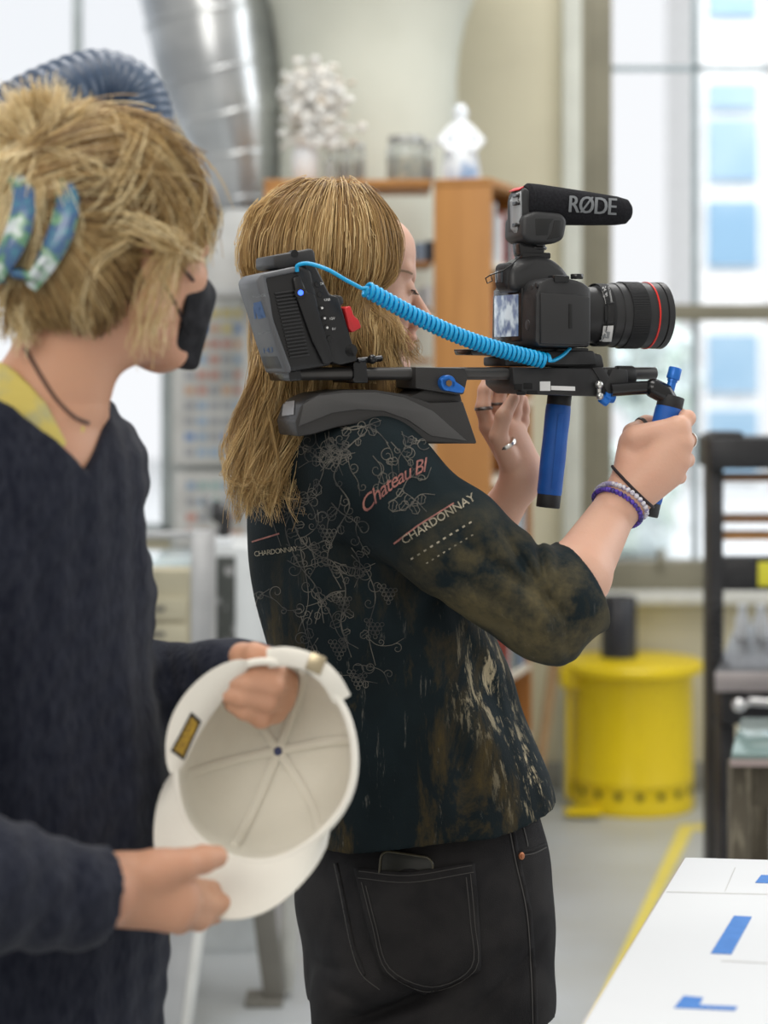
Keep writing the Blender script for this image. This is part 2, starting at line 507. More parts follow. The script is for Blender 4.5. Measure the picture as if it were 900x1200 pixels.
# ================================================================ SETTING
WY = 7.05        # back wall plane
M_floor = mat('floor_concrete', (0.47, 0.50, 0.53), 0.32, col2=(0.40, 0.41, 0.40), scale=2.2, lo=0.35, hi=0.7, bump=0.05, bscale=20, spec=0.5)
M_wall = mat('wall_cream_paint', (0.66, 0.62, 0.47), 0.6, col2=(0.62, 0.58, 0.44), scale=3)
M_pale = mat('wall_pale_paint', (0.66, 0.68, 0.62), 0.55, scale=3)
M_column = mat('column_plaster', (0.66, 0.68, 0.60), 0.6, col2=(0.62, 0.64, 0.56), scale=4)
M_frame = mat('window_frame_olive', (0.24, 0.225, 0.165), 0.5, scale=5)
M_sill = mat('sill_paint', (0.72, 0.73, 0.70), 0.5)
M_steelblue = mat('muntin_steel', (0.36, 0.44, 0.48), 0.5)
# brick relief on the cream wall
def brick_bump(m):
    n = m.node_tree.nodes; l = m.node_tree.links; b = n['Principled BSDF']
    br = n.new('ShaderNodeTexBrick'); br.inputs['Scale'].default_value = 4.0; br.inputs['Mortar Size'].default_value = 0.012
    br.inputs['Color1'].default_value = (1, 1, 1, 1); br.inputs['Color2'].default_value = (.95, .95, .95, 1); br.inputs['Mortar'].default_value = (0, 0, 0, 1)
    mp = n.new('ShaderNodeMapping'); mp.inputs['Rotation'].default_value = (math.pi / 2, 0, 0)
    l.new(n[m['tc']].outputs['Object'], mp.inputs[0]); l.new(mp.outputs[0], br.inputs[0])
    bp = n.new('ShaderNodeBump'); bp.inputs['Distance'].default_value = 0.01; bp.inputs['Strength'].default_value = 0.5
    l.new(br.outputs['Color'], bp.inputs['Height']); l.new(bp.outputs[0], b.inputs['Normal'])
brick_bump(M_wall)

f = MB(); f.box((0, 3.4, -0.05), (9, 8.4, 0.1)); struct(f, 'floor', M_floor)
xr, zs = X(681, WY), Z(690, WY)          # window opening: left side and sill
xl = X(199, WY)
zl = Z(628, WY)
TOPZ = 4.2
wb = MB()
wb.box(((xl + xr) / 2, WY + 0.15, TOPZ / 2), (xr - xl, 0.3, TOPZ))                # pier between the windows
wb.box(((xr + 4.5) / 2, WY + 0.15, zs / 2), (4.5 - xr, 0.3, zs))                  # below right window
wb.box(((xl - 4.5) / 2, WY + 0.15, zl / 2), (xl + 4.5, 0.3, zl))                  # below left window
struct(wb, 'wall_back', M_wall)
bb = MB(); bb.box((0, WY - 0.012, 0.05), (9, 0.02, 0.1), bev=0.004); struct(bb, 'baseboard_back', mat('baseboard', (0.30, 0.30, 0.28), 0.6))
# right window: frame, rails, muntins, sill, glass
fr = MB()
zr0 = Z(657, WY)
fr.box((X(698, WY), WY + 0.024, (TOPZ + zs) / 2), (S(36, WY), 0.12, TOPZ - zs), bev=0.004)
fr.box((X(684, WY), WY - 0.03, (TOPZ + zs) / 2), (S(10, WY), 0.05, TOPZ - zs), bev=0.003)
fr.box(((xr + 4.5) / 2, WY + 0.02, (zs + zr0) / 2), (4.5 - xr, 0.12, zr0 - zs), bev=0.004)
fr.box(((xr + 4.5) / 2, WY + 0.03, Z(366, WY)), (4.5 - xr, 0.08, S(19, WY)), bev=0.004)
fr.box((X(772, WY), WY - 0.05, Z(652, WY)), (S(8, WY), 0.03, S(20, WY)), bev=0.004)
w1 = struct(fr, 'window_1', M_frame)
mu = MB()
for px in (817, 960, 1100): mu.box((X(px, WY), WY + 0.05, (TOPZ + zr0) / 2), (S(6, WY), 0.04, TOPZ - zr0))
for py in (78, -210): mu.box(((X(716, WY) + 4.5) / 2, WY + 0.05, Z(py, WY)), (4.5 - X(716, WY), 0.04, S(5, WY)))
mu.build('muntin', M_steelblue, w1)
gl = MB(); gl.box(((xr + 4.5) / 2, WY + 0.065, (TOPZ + zr0) / 2), (4.5 - xr, 0.006, TOPZ - zr0))
gl.build('window_pane', mat('window_glass', (1, 1, 1), 0.02, trans=1.0, col2=(1, 1, 1), ior=1.02, spec=0.3), w1)
tr = MB(); tr.box((X(669, WY), WY - 0.03, TOPZ / 2), (S(22, WY), 0.06, TOPZ), bev=0.004); struct(tr, 'trim_1', M_pale)
si = MB(); si.box(((X(660, WY) + 4.5) / 2, WY - 0.06, zs - 0.02), (4.5 - X(660, WY), 0.16, 0.04), bev=0.006); struct(si, 'trim_2', M_sill)
# left window
fl = MB()
fl.box((X(195, WY), WY + 0.02, (TOPZ + zl) / 2), (S(10, WY), 0.12, TOPZ - zl), bev=0.003)
fl.box(((xl - 4.5) / 2, WY + 0.02, zl + 0.02), (xl + 4.5, 0.12, 0.04), bev=0.003)
fl.box((X(90, WY), WY + 0.02, (TOPZ + Z(130, WY)) / 2), (S(9, WY), 0.08, TOPZ - Z(130, WY)), bev=0.003)
fl.box(((xl - 4.5) / 2, WY + 0.02, Z(132, WY)), (xl + 4.5, 0.1, 0.06), bev=0.003)
w2 = struct(fl, 'window_2', mat('left_window_frame', (0.50, 0.56, 0.58), 0.5))
tp = MB(); tp.box(((xl - 4.5) / 2, WY + 0.06, (TOPZ + Z(132, WY)) / 2), (xl + 4.5, 0.02, TOPZ - Z(132, WY)))
tp.build('transom_blind', mat('transom_blind', (0.93, 0.94, 0.95), 0.5, trans=1.0, col2=(0.93, 0.94, 0.95), ior=1.05), w2)
gp = MB(); gp.box(((xl - 4.5) / 2, WY + 0.065, (zl + Z(132, WY)) / 2), (xl + 4.5, 0.006, Z(132, WY) - zl))
gp.build('window_pane', bpy.data.materials['window_glass'], w2)

# outdoors: buildings across the street
M_fac = mat('facade_white', (0.9, 0.9, 0.9), 0.7)
M_fwin = mat('facade_window', (0.24, 0.40, 0.56), 0.4, col2=(0.40, 0.54, 0.66), scale=0.5)
bY = 24.0
b1 = thing('office_building', 'white office building with blue windows seen through the right window', 'building', (X(858, bY), bY, 0))
m = MB(); m.box((X(858, bY) , bY + 1.5, 3.2), (S(72, bY), 3, 7.6)); m.build('facade', M_fac, b1)
for (y0, y1) in ((-60, 20), (98, 128), (140, 212), (236, 312), (392, 460), (480, 560), (600, 640)):
    m = MB()
    m.box((X(858, bY), bY - 0.03, (Z(y0, bY) + Z(y1, bY)) / 2), (S(58, bY), 0.1, S(y1 - y0, bY)))
    m.build('facade_window', M_fwin, b1)
ol = bpy.data.lights.new('facade_fill_light', 'AREA'); ol.shape = 'RECTANGLE'; ol.size = 9; ol.size_y = 6; ol.energy = 2300; ol.color = (0.95, 0.98, 1)  # added area lamp outside that brightens the facade in place of the sun
oo = bpy.data.objects.new('facade_fill_light', ol); oo.location = (4, 15, 12); oo.rotation_euler = (Vector((4, 24, 2)) - Vector((4, 15, 12))).to_track_quat('-Z', 'Y').to_euler(); COL.objects.link(oo)
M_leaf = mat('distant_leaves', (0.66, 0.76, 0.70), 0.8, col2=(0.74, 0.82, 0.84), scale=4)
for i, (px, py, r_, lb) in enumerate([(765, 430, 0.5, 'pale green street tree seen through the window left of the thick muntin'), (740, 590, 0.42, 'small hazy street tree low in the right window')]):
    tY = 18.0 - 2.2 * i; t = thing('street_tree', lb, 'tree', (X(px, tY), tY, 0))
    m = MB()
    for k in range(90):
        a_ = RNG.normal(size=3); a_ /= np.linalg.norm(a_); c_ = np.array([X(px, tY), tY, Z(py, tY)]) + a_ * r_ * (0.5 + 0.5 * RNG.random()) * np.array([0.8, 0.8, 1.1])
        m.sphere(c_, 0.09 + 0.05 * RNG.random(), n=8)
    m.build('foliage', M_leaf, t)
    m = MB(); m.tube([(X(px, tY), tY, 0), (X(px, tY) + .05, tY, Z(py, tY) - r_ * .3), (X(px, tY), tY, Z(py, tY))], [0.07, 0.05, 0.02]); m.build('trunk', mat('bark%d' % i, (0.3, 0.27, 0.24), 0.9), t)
g = MB(); g.box((0, 20, -0.06), (60, 24, 0.1)); struct(g, 'street_ground', mat('street_asphalt', (0.72, 0.74, 0.76), 0.8));  # ground of the street outside

# mushroom column
cY = 6.35; cr = S(106, cY) * 0.985; cx_ = X(431, cY)
c = MB(); c.lathe((cx_, cY, 0), [(cr, 0), (cr, Z(95, cY)), (cr * 1.03, Z(60, cY)), (cr * 1.10, Z(25, cY)), (cr * 1.22, Z(-8, cY)), (cr * 1.5, Z(-60, cY)), (cr * 2.0, Z(-130, cY)), (cr * 2.0, Z(-170, cY))], n=64)
struct(c, 'mushroom_column', M_column)

# floor tape
M_ytape = mat('yellow_floor_tape', (0.80, 0.66, 0.12), 0.5, col2=(0.72, 0.62, 0.16), scale=30)
def gpt(px, py): Yq = EYE * F_PX / (py - HOR); return Vector((X(px, Yq), Yq, 0))
def floor_strip(name, pts, label, m_):
    b = MB(); b.prism([gpt(*p) + Vector((0, 0, 0.0005)) for p in pts], (0, 0, 0.0015)); tag(b.build(name, m_), label, 'floor tape')
floor_strip('floor_tape', [(797, 967), (815, 967), (745, 1110), (722, 1180), (700, 1240), (670, 1240)], 'yellow tape line running diagonally over the floor towards the white table', M_ytape)
floor_strip('floor_tape', [(816, 966), (852, 966), (852, 973), (813, 973)], 'short yellow tape line crossing in front of the press leg', M_ytape)

# ---------------------------------------------------------------- ducts
M_galv = mat('galvanised_duct', (0.58, 0.60, 0.61), 0.28, metal=0.9, col2=(0.42, 0.44, 0.46), scale=3, stretch=(1, 1, 1.5))
dY = 6.35
d = thing('ventilation_duct', 'big shiny galvanised duct elbow hanging by the window above the blue hose', 'duct', P(285, 245, dY))
cl = [np.array(P(*p, dY)) for p in [(232, -80), (246, 0), (256, 70), (270, 130), (280, 185), (285, 245)]]
cw = [S(v, dY) for v in (84, 80, 74, 64, 50, 40)]
cc = catmull(cl, 6); ww = np.interp(np.linspace(0, 5, len(cc)), range(6), cw)
b = MB(); b.tube(cc, [float(q) for q in ww], n=48); b.build('duct_shell', M_galv, d)
for i_ in (8, 14, 19, 24, 29):
    b = MB(); q = cc[i_]; t = cc[i_ + 1] - cc[i_ - 1]; t /= np.linalg.norm(t)
    b.cyl(q - t * 0.008, q + t * 0.008, float(ww[i_]) + 0.006, n=48, bev=0.002); b.build('seam_band', M_galv, d)
M_hood = mat('hood_grey_paint', (0.60, 0.62, 0.62), 0.5)
h = thing('fume_hood', 'pale grey tapered hood below the galvanised duct', 'hood', P(275, 345, dY))
b = MB(); pts = [(262, 244), (300, 244), (316, 340), (232, 340)]
b.prism([P(x_, y_, dY - 0.12) for x_, y_ in pts], (0, 0.22, 0), bev=0.01); b.build('hood_shell', M_hood, h)
b = MB(); b.box(P(274, 345, dY), (S(92, dY), 0.26, S(9, dY)), bev=0.005); b.build('hood_rim', mat('hood_rim', (0.42, 0.44, 0.45), 0.5), h)
# hood stands on a grey steel cabinet behind the swatch boards' side
b = MB(); b.box((X(296, dY + .05), dY + .05, Z(349, dY) / 2), (S(24, dY), 0.08, Z(350, dY)), bev=0.004); b.build('stand_post', M_hood, h)
# flexible blue hose
M_hose = mat('blue_flex_hose', (0.030, 0.058, 0.105), 0.40, col2=(0.022, 0.045, 0.09), scale=12, spec=0.7)
hY = 3.6
cl = [np.array(P(*p)) for p in [(-520, 330, 3.3), (-240, 232, 3.38), (-60, 170, 3.45), (0, 146, 3.5), (60, 116, 3.55), (112, 98, 3.6), (150, 110, 3.62), (164, 140, 3.62), (166, 180, 3.62), (158, 240, 3.62), (132, 310, 3.62), (95, 390, 3.6), (50, 470, 3.6), (20, 560, 3.6)]]
cc = catmull(cl, 26); hw = []
for i_ in range(len(cc)):
    t = i_ / (len(cc) - 1); base = S(40 - 8 * max(0, 1 - t * 4), hY); hw.append(base * (1 + 0.026 * math.sin(i_ * math.pi / 2.9)))
b = MB(); b.tube(cc, hw, n=40); ho = b.build('flexible_hose', M_hose, angle=80); tag(ho, 'dark blue ribbed flexible hose arching behind the blonde hair bun', 'hose')
b = MB(); q = cc[-1]; b.cyl(q + np.array([0, 0, 0.01]), q - np.array([0, 0, 0.09]), S(43, hY), n=32, bev=0.004)
PARENT_M[ho.name] = Matrix.Translation(ho.location); b.build('hose_collar', mat('hose_collar', (0.1, 0.1, 0.11), 0.5), ho)
b = MB(); b.tube([q - np.array([0, 0, 0.05]), q - np.array([0.0, 0, 0.7]), np.array([q[0], q[1], 0.0])], 0.03, n=16); b.build('hose_stand_pipe', mat('hose_pipe', (0.4, 0.42, 0.43), 0.4, metal=0.7), ho)

# ---------------------------------------------------------------- bookcases
M_wood = mat('orange_birch_wood', (0.46, 0.215, 0.06), 0.5, col2=(0.39, 0.175, 0.048), scale=3, stretch=(6, 6, 0.7), detail=6)
M_wood2 = mat('orange_wood_side', (0.40, 0.16, 0.035), 0.5, col2=(0.34, 0.13, 0.03), scale=3, stretch=(6, 6, 0.7))
M_pboard = mat('pale_shelf_edge', (0.75, 0.68, 0.56), 0.5)
aY = 5.62; zt = Z(210, aY)
A = thing('bookcase', 'orange wooden open bookcase beside the column with jars on top', 'bookcase', (X(409, aY), aY, 0))
def bx(name, x0, x1, y0, y1, z0, z1, m_, par, bev=0.003):
    b = MB(); b.box(((x0 + x1) / 2, (y0 + y1) / 2, (z0 + z1) / 2), (abs(x1 - x0), abs(y1 - y0), abs(z1 - z0)), bev=bev); return b.build(name, m_, par)
xa0, xa1 = X(309, aY), X(506, aY)
bx('top_board', xa0, xa1, aY, aY + 0.3, zt - 0.022, zt, M_wood, A)
bx('side_panel', xa0, xa0 + S(19, aY), aY, aY + 0.3, 0, zt - 0.022, M_wood, A)
shz = [Z(y_, aY) for y_ in (306, 361, 420, 500, 600, 700, 800, 880)]
for z_ in shz: bx('shelf', xa0 + S(19, aY), xa1, aY, aY + 0.28, z_ - 0.012, z_, M_wood, A)
bx('foot_rail', xa0 + S(19, aY), xa1, aY + 0.02, aY + 0.28, 0, 0.08, M_wood, A)
# second case, turned
p0 = Vector((X(508, 5.5), 5.5, 0)); p1 = Vector((X(575, 5.45), 5.45, 0)); ux = (p1 - p0).normalized(); uy = Vector((-ux.y, ux.x, 0))
wB = (p1 - p0).length; lB = 0.46
FB = Matrix(((ux.x, uy.x, 0, p0.x), (ux.y, uy.y, 0, p0.y), (0, 0, 1, 0), (0, 0, 0, 1)))
Bc = thing('bookcase', 'orange wooden bookcase with solid end panel, open side towards the window', 'bookcase', M=FB)
def bxl(name, x0, x1, y0, y1, z0, z1, m_, par, F_, bev=0.003):
    b = MB(F_); b.box(((x0 + x1) / 2, (y0 + y1) / 2, (z0 + z1) / 2), (abs(x1 - x0), abs(y1 - y0), abs(z1 - z0)), bev=bev); return b.build(name, m_, par)
zb = Z(208, 5.45)
bxl('end_panel', 0, wB, 0, 0.02, 0, zb - 0.022, M_wood, Bc, FB)
bxl('end_panel', 0, wB, lB, lB + 0.02, 0, zb - 0.022, M_wood2, Bc, FB)
bxl('back_panel', 0, 0.01, 0.02, lB, 0.06, zb - 0.022, M_wood2, Bc, FB)
bxl('top_board', 0, wB, 0, lB + 0.02, zb - 0.022, zb, M_wood, Bc, FB)
shb = [Z(y_, 5.6) for y_ in (310, 400, 470, 560, 645, 720, 795, 880)]
for z_ in shb: bxl('shelf', 0.01, wB + 0.002, 0.02, lB, z_ - 0.018, z_, M_pboard if True else M_wood, Bc, FB)
bxl('foot_rail', 0.01, wB, 0.02, lB, 0, 0.06, M_wood, Bc, FB)
bcols = [((0.75, 0.76, 0.78), 'white'), ((0.05, 0.06, 0.08), 'black'), ((0.25, 0.32, 0.42), 'slate blue'), ((0.6, 0.62, 0.62), 'grey'), ((0.45, 0.08, 0.05), 'dark red'), ((0.3, 0.35, 0.3), 'grey green')]
bmats = [mat('book_cover_%s' % n_.replace(' ', '_'), c_, 0.6) for c_, n_ in bcols]
M_page = mat('book_pages', (0.8, 0.78, 0.7), 0.8)
def book(F_, x0, y, z, dx, th, hh, ci, label, grp):
    """upright book whose thickness runs along y of the frame"""
    t = thing('book', label, 'book', M=F_ @ Matrix.Translation((x0 + dx / 2, y + th / 2, z)), group=grp)
    FF = F_ @ Matrix.Translation((x0, y, z))
    b = MB(FF); b.box((dx / 2, 0.0012, hh / 2), (dx, 0.0024, hh)); b.box((dx / 2, th - 0.0012, hh / 2), (dx, 0.0024, hh)); b.box((dx - 0.0012, th / 2, hh / 2), (0.0024, th, hh)); b.build('cover', bmats[ci], t)
    b = MB(FF); b.box((dx / 2 - 0.003, th / 2, hh / 2), (dx - 0.008, th - 0.005, hh - 0.006)); b.build('pages', M_page, t)
rb = random.Random(3)
place_w = {0: 'just under the top board', 1: 'on the second shelf', 4: 'on the fifth shelf', 5: 'on the sixth shelf'}
for si_, (zi, zhi) in {0: (shb[0], 0.17), 1: (shb[1], 0.13), 4: (shb[4], 0.13), 5: (shb[5], 0.12), 6: (shb[6], 0.12)}.items():
    yy = 0.06; k = 0
    while yy < lB - 0.06:
        th = 0.02 + rb.random() * 0.03; ci = rb.randrange(6)
        if si_ == 0 and k < 3: ci = 0
        book(FB, 0.03, yy, zi + 0.0005, wB - 0.035 - rb.random() * 0.01, th, zhi * (0.75 + 0.25 * rb.random()), ci,
             '%s book %s shelf of the turned bookcase, %s from its near end' % (bcols[ci][1], {0: 'on the top', 1: 'on the second', 4: 'on the fifth', 5: 'on the sixth', 6: 'on the seventh'}[si_], ['first', 'second', 'third', 'fourth', 'fifth', 'sixth', 'seventh', 'eighth', 'ninth', 'tenth', 'eleventh', 'twelfth', 'thirteenth', 'fourteenth', 'fifteenth', 'sixteenth'][k]),
             'books in the turned bookcase'); yy += th + 0.002; k += 1
# stacks in the open bookcase near the face
for k, (px, py, wp, hp, ci) in enumerate([(470, 306, 16, 15, 0), (486, 306, 13, 22, 2), (499, 306, 10, 24, 1), (480, 361, 14, 22, 3), (495, 361, 12, 26, 0)]):
    FA = Matrix.Translation((X(px, aY), aY + 0.03, Z(py, aY) + .001)) @ Matrix.Rotation(-math.pi / 2, 4, 'Z') @ Matrix.Translation((-0.2, 0, 0))
    book(FA, 0, 0, 0, 0.2, S(wp, aY), S(hp, aY), ci, '%s book on the %s shelf of the open bookcase, %s' % (bcols[ci][1], 'upper' if py == 306 else 'lower', ['left of a blue one', 'in the middle', 'rightmost by the panel', 'left of a white one', 'rightmost by the panel'][k]), 'books in the open bookcase')

# things on top of the bookcase
M_glassj = mat('jar_glass', (0.75, 0.78, 0.76), 0.08, trans=0.75, col2=(0.7, 0.74, 0.72), ior=1.3)
M_white = mat('white_ceramic', (0.80, 0.83, 0.86), 0.3)
M_whiteblue = mat('white_blue_glaze', (0.82, 0.86, 0.9), 0.25, col2=(0.25, 0.38, 0.6), scale=9, lo=0.5, hi=0.62)
oY = aY + 0.12; z0 = zt
s1 = thing('dried_flowers', 'tall white dried flower bunch on the left end of the bookcase', 'flowers', (X(372, oY), oY, z0))
M_dry = mat('dried_petals', (0.74, 0.74, 0.72), 0.8, col2=(0.60, 0.53, 0.44), scale=30, lo=0.5, hi=0.65)
b = MB()
for k in range(22):
    tx, ty = 372 + rb.uniform(-34, 34), rb.uniform(78, 150)
    q0 = P(358 + rb.uniform(-6, 6), 200, oY); q0.z = z0 + 0.12; q2 = P(tx, ty, oY + rb.uniform(-.05, .05)); q1 = (q0 + q2) / 2 + Vector((rb.uniform(-.02, .02), 0, 0))
    b.tube(catmull([q0, q1, q2], 4), 0.003, n=5)
b.build('stems', mat('dried_stems', (0.6, 0.55, 0.45), 0.8), s1)
b = MB()
for k in range(420):
    tx, ty = rb.gauss(369, 17), rb.gauss(126, 30)
    if ty > 172 or ty < 68: continue
    b.sphere(P(tx, ty, oY + rb.uniform(-.06, .06)), 0.009 + 0.007 * rb.random(), sc=(1, 1, 0.6), n=8, rot=Matrix.Rotation(rb.uniform(0, 3), 3, 'X'))
tag(b.build('blossoms', M_dry, s1))
b = MB(); b.lathe((X(358, oY), oY, z0), [(0.025, 0), (0.036, 0.03), (0.038, 0.08), (0.026, 0.12), (0.032, 0.14)], n=24); b.build('vase', M_white, s1)
def jar(name, px, py_top, wpx, label, liquid, Yq=oY, lidc=None):
    t = thing(name, label, 'jar', (X(px, Yq), Yq, z0)); r = S(wpx / 2, Yq); hh = Z(py_top, Yq) - z0
    b = MB(); b.lathe((X(px, Yq), Yq, z0), [(r * .9, 0), (r, 0.006), (r, hh * .72), (r * .85, hh * .82), (r * .85, hh * .86)], n=24); b.build('glass_body', M_glassj, t)
    b = MB(); b.lathe((X(px, Yq), Yq, z0 + 0.004), [(r * .86, 0), (r * .93, 0.005), (r * .93, hh * .5), (r * .9, hh * .52)], n=24); b.build('contents', liquid, t)
    b = MB(); b.lathe((X(px, Yq), Yq, z0 + hh * .86), [(r * .92, 0), (r * .92, hh * .13), (r * .88, hh * .14)], n=24); b.build('lid', lidc, t)
M_con = mat('jar_contents', (0.45, 0.40, 0.25), 0.7, col2=(0.2, 0.22, 0.2), scale=40)
M_con2 = mat('jar_contents_dark', (0.15, 0.16, 0.18), 0.7, col2=(0.3, 0.25, 0.15), scale=40)
M_lid = mat('jar_lid', (0.45, 0.46, 0.45), 0.35, metal=0.6)
jar('glass_jar', 386, 168, 12, 'slim white bottle standing by the dried flowers', M_white, lidc=M_white)
jar('glass_jar', 403, 172, 17, 'small dark glass jar right of the slim white bottle', M_con2, lidc=M_lid)
jar('glass_jar', 421, 168, 14, 'narrow dark jar left of the wide jar', M_con2, lidc=M_lid)
jar('glass_jar', 476, 160, 46, 'wide glass jar with brown contents on the bookcase', M_con, lidc=M_lid)
jar('glass_jar', 503, 166, 12, 'thin dark bottle touching the wide jar', M_con2, lidc=M_lid)
fY = 5.56
fg = thing('ceramic_figure', 'white and blue glazed ceramic figure tapering to a point', 'figurine', (X(540, fY), fY, zb))
b = MB(); hh = S(92, fY)
b.lathe((X(540, fY), fY, zb), [(S(22, fY), 0), (S(23, fY), 0.02), (S(19, fY), hh * .35), (S(15, fY), hh * .6), (S(11, fY), hh * .7), (S(7, fY), hh * .78), (S(9, fY), hh * .88), (S(6, fY), hh * .95), (0, hh)], n=24)
b.build('robe', M_whiteblue, fg)
for s_ in (-1, 1):
    b = MB(); b.tube([Vector((X(540, fY) + s_ * .02, fY, zb + hh * .7)), Vector((X(540, fY) + s_ * .055, fY - .02, zb + hh * .5)), Vector((X(540, fY) + s_ * .03, fY - .05, zb + hh * .35))], [.012, .014, .009], n=8); b.build('arm', M_white, fg)

# ---------------------------------------------------------------- swatch boards
def board(px0, px1, py0, py1, cols, rows_, label, colors, Yq=6.75):
    t = thing('swatch_board', label, 'poster board', P((px0 + px1) / 2, py1, Yq))
    b = MB(); b.box(P((px0 + px1) / 2, (py0 + py1) / 2, Yq), (S(px1 - px0, Yq), 0.012, S(py1 - py0, Yq)), bev=0.002); b.build('board', mat('board_white', (0.70, 0.71, 0.70), 0.7), t)
    for r_ in range(rows_):
        for c_ in range(cols):
            cc_ = colors[r_ % len(colors)]; col = cc_[c_ % len(cc_)]
            if col is None: continue
            b = MB(); x_ = px0 + 12 + (c_ + .5) * (px1 - px0 - 18) / cols; y_ = py0 + 8 + (r_ + .5) * (py1 - py0 - 14) / rows_
            b.box(P(x_, y_, Yq - 0.008), (S(11, Yq), 0.003, S(9, Yq))); b.build('swatch', mat('swatch', tuple(.72 * q + .17 for q in col), 0.6), t)
yl, bl, og, rd, gy, lb, tl = (0.85, 0.68, 0.15), (0.05, 0.25, 0.65), (0.8, 0.45, 0.25), (0.7, 0.25, 0.18), (0.35, 0.38, 0.45), (0.3, 0.5, 0.75), (0.35, 0.6, 0.6)
board(203, 308, 350, 545, 6, 10, 'tall white board with ten rows of colour swatches', [[yl, yl, yl], [yl, bl, og], [rd, og, rd], [gy, lb, rd], [gy, rd, rd], [og, rd, gy], [gy, lb, gy], [gy, lb, gy], [bl, lb, gy], [gy, lb, lb]])
board(205, 308, 552, 640, 6, 4, 'lower white swatch board below the tall one', [[lb, tl, tl], [gy, lb, tl], [rd, gy, lb], [rd, og, gy]])
b = MB(); b.box((X(256, 6.8), 6.82, (Z(345, 6.8)) / 2), (S(112, 6.8), 0.04, Z(345, 6.8)), bev=0.004)
tag(b.build('display_panel', mat('panel_grey', (0.50, 0.54, 0.54), 0.6)), 'grey standing panel that carries the swatch boards', 'panel')

# ---------------------------------------------------------------- steel bench, drawers, microscope (middle left)
M_steel = mat('brushed_steel', (0.52, 0.53, 0.54), 0.38, metal=0.6, col2=(0.44, 0.45, 0.46), scale=6)
M_dsteel = mat('dark_grey_iron', (0.20, 0.19, 0.165), 0.6)
tY = 4.7
tb = thing('steel_work_stand', 'grey steel work stand behind the cap with splayed legs', 'stand', (X(270, tY), tY, 0))
def bar(name, a, b_, w_, d_, m_, par):
    a = Vector(a); b_ = Vector(b_); dd = b_ - a; m2 = MB(); q = dd.to_track_quat('Z', 'Y').to_matrix()
    m2.box((a + b_) / 2, (w_, d_, dd.length), rot=q, bev=0.004); return m2.build(name, m_, par)
bx('top_rail', X(120, tY), X(250, tY), tY, tY + 0.03, Z(631, tY), Z(623, tY), M_steel, tb)
bx('upright_post', X(224, tY), X(250, tY), tY - 0.01, tY + 0.05, Z(880, tY), Z(622, tY), M_steel, tb)
bx('glass_shelf', X(120, tY), X(224, tY), tY + 0.0, tY + 0.35, Z(664, tY), Z(660, tY), mat('shelf_glass', (0.7, 0.82, 0.85), 0.1, metal=0.2), tb)
bx('table_deck', X(150, tY), X(352, tY), tY - 0.25, tY + 0.25, Z(905, tY), Z(880, tY), M_steel, tb)
bar('leg', P(288, 905, tY), P(322, 1166, tY), S(25, tY), 0.05, M_dsteel, tb)
bar('leg', P(352, 905, tY + .04), P(334, 1160, tY + .04), S(17, tY), 0.04, mat('light_steel_leg', (0.62, 0.62, 0.58), 0.35, metal=0.3), tb)
bar('leg', Vector((X(244, 4.5), 4.5, Z(905, 4.7))), Vector((X(200, 4.38), 4.38, 0.0)), S(36, 4.5), 0.05, M_steel, tb)
bar('leg_pale_edge', Vector((X(256, 4.46), 4.46, Z(905, 4.7))), Vector((X(214, 4.34), 4.34, 0.0)), 0.012, 0.03, mat('pale_leg_edge', (0.75, 0.75, 0.72), 0.3), tb)  # thin pale bar along the edge of the leg
bx('foot_plate', X(288, tY), X(332, tY), tY - 0.05, tY + 0.05, 0.0, 0.014, M_dsteel, tb)
dY2 = 5.1
dr = thing('drawer_cabinet', 'beige wooden drawer cabinet behind the steel stand', 'cabinet', (X(190, dY2), dY2, 0))
bx('body', X(130, dY2), X(222, dY2), dY2, dY2 + 0.4, 0, Z(668, dY2), mat('cabinet_beige', (0.55, 0.50, 0.36), 0.6), dr)
for k in range(3):
    f_ = bx('drawer', X(134, dY2), X(219, dY2), dY2 - 0.015, dY2, Z(700 + 30 * k + 26, dY2), Z(700 + 30 * k, dY2), mat('drawer_face', (0.60, 0.55, 0.40), 0.6), dr)
    b = MB(); b.box((X(176, dY2), dY2 - 0.022, Z(712 + 30 * k, dY2)), (0.08, 0.014, 0.012), bev=0.003); b.build('handle', M_dsteel, f_)
sc_ = thing('microscope', 'black bench microscope below the colour boards', 'microscope', (X(255, 5.2), 5.2, Z(640, 5.2)))
b = MB(); b.box(P(256, 633, 5.2), (0.07, 0.1, 0.02), bev=0.004); b.build('stage_base', M_white, sc_)
b = MB(); b.tube([P(262, 630, 5.2), P(264, 610, 5.2), P(258, 596, 5.2), P(250, 592, 5.2)], 0.016, n=12); b.sphere(P(258, 603, 5.2), 0.026, n=16); b.build('arm', mat('microscope_black', (0.02, 0.02, 0.022), 0.35), sc_)
b = MB(); b.cyl(P(240, 581, 5.2), P(252, 606, 5.2), 0.012, 0.016, n=16, bev=.002); b.cyl(P(262, 590, 5.2), P(256, 604, 5.2), 0.012, n=16); b.build('eyepiece_tube', mat('microscope_grey', (0.25, 0.26, 0.27), 0.4), sc_)
wc = thing('white_cabinet', 'white metal cabinet carrying the microscope beside the camera operator', 'cabinet', (X(275, 5.3), 5.1, 0))
bx('body', X(238, 5.15), X(312, 5.15), 5.1, 5.5, 0, Z(640, 5.15), mat('cabinet_white', (0.66, 0.69, 0.70), 0.5), wc)
bx('side_opening', X(254, 5.1), X(276, 5.1), 5.085, 5.1, Z(752, 5.1), Z(652, 5.1), mat('cabinet_dark', (0.06, 0.065, 0.06), 0.6, col2=(0.3, 0.3, 0.3), scale=30, lo=.55, hi=.65), wc)

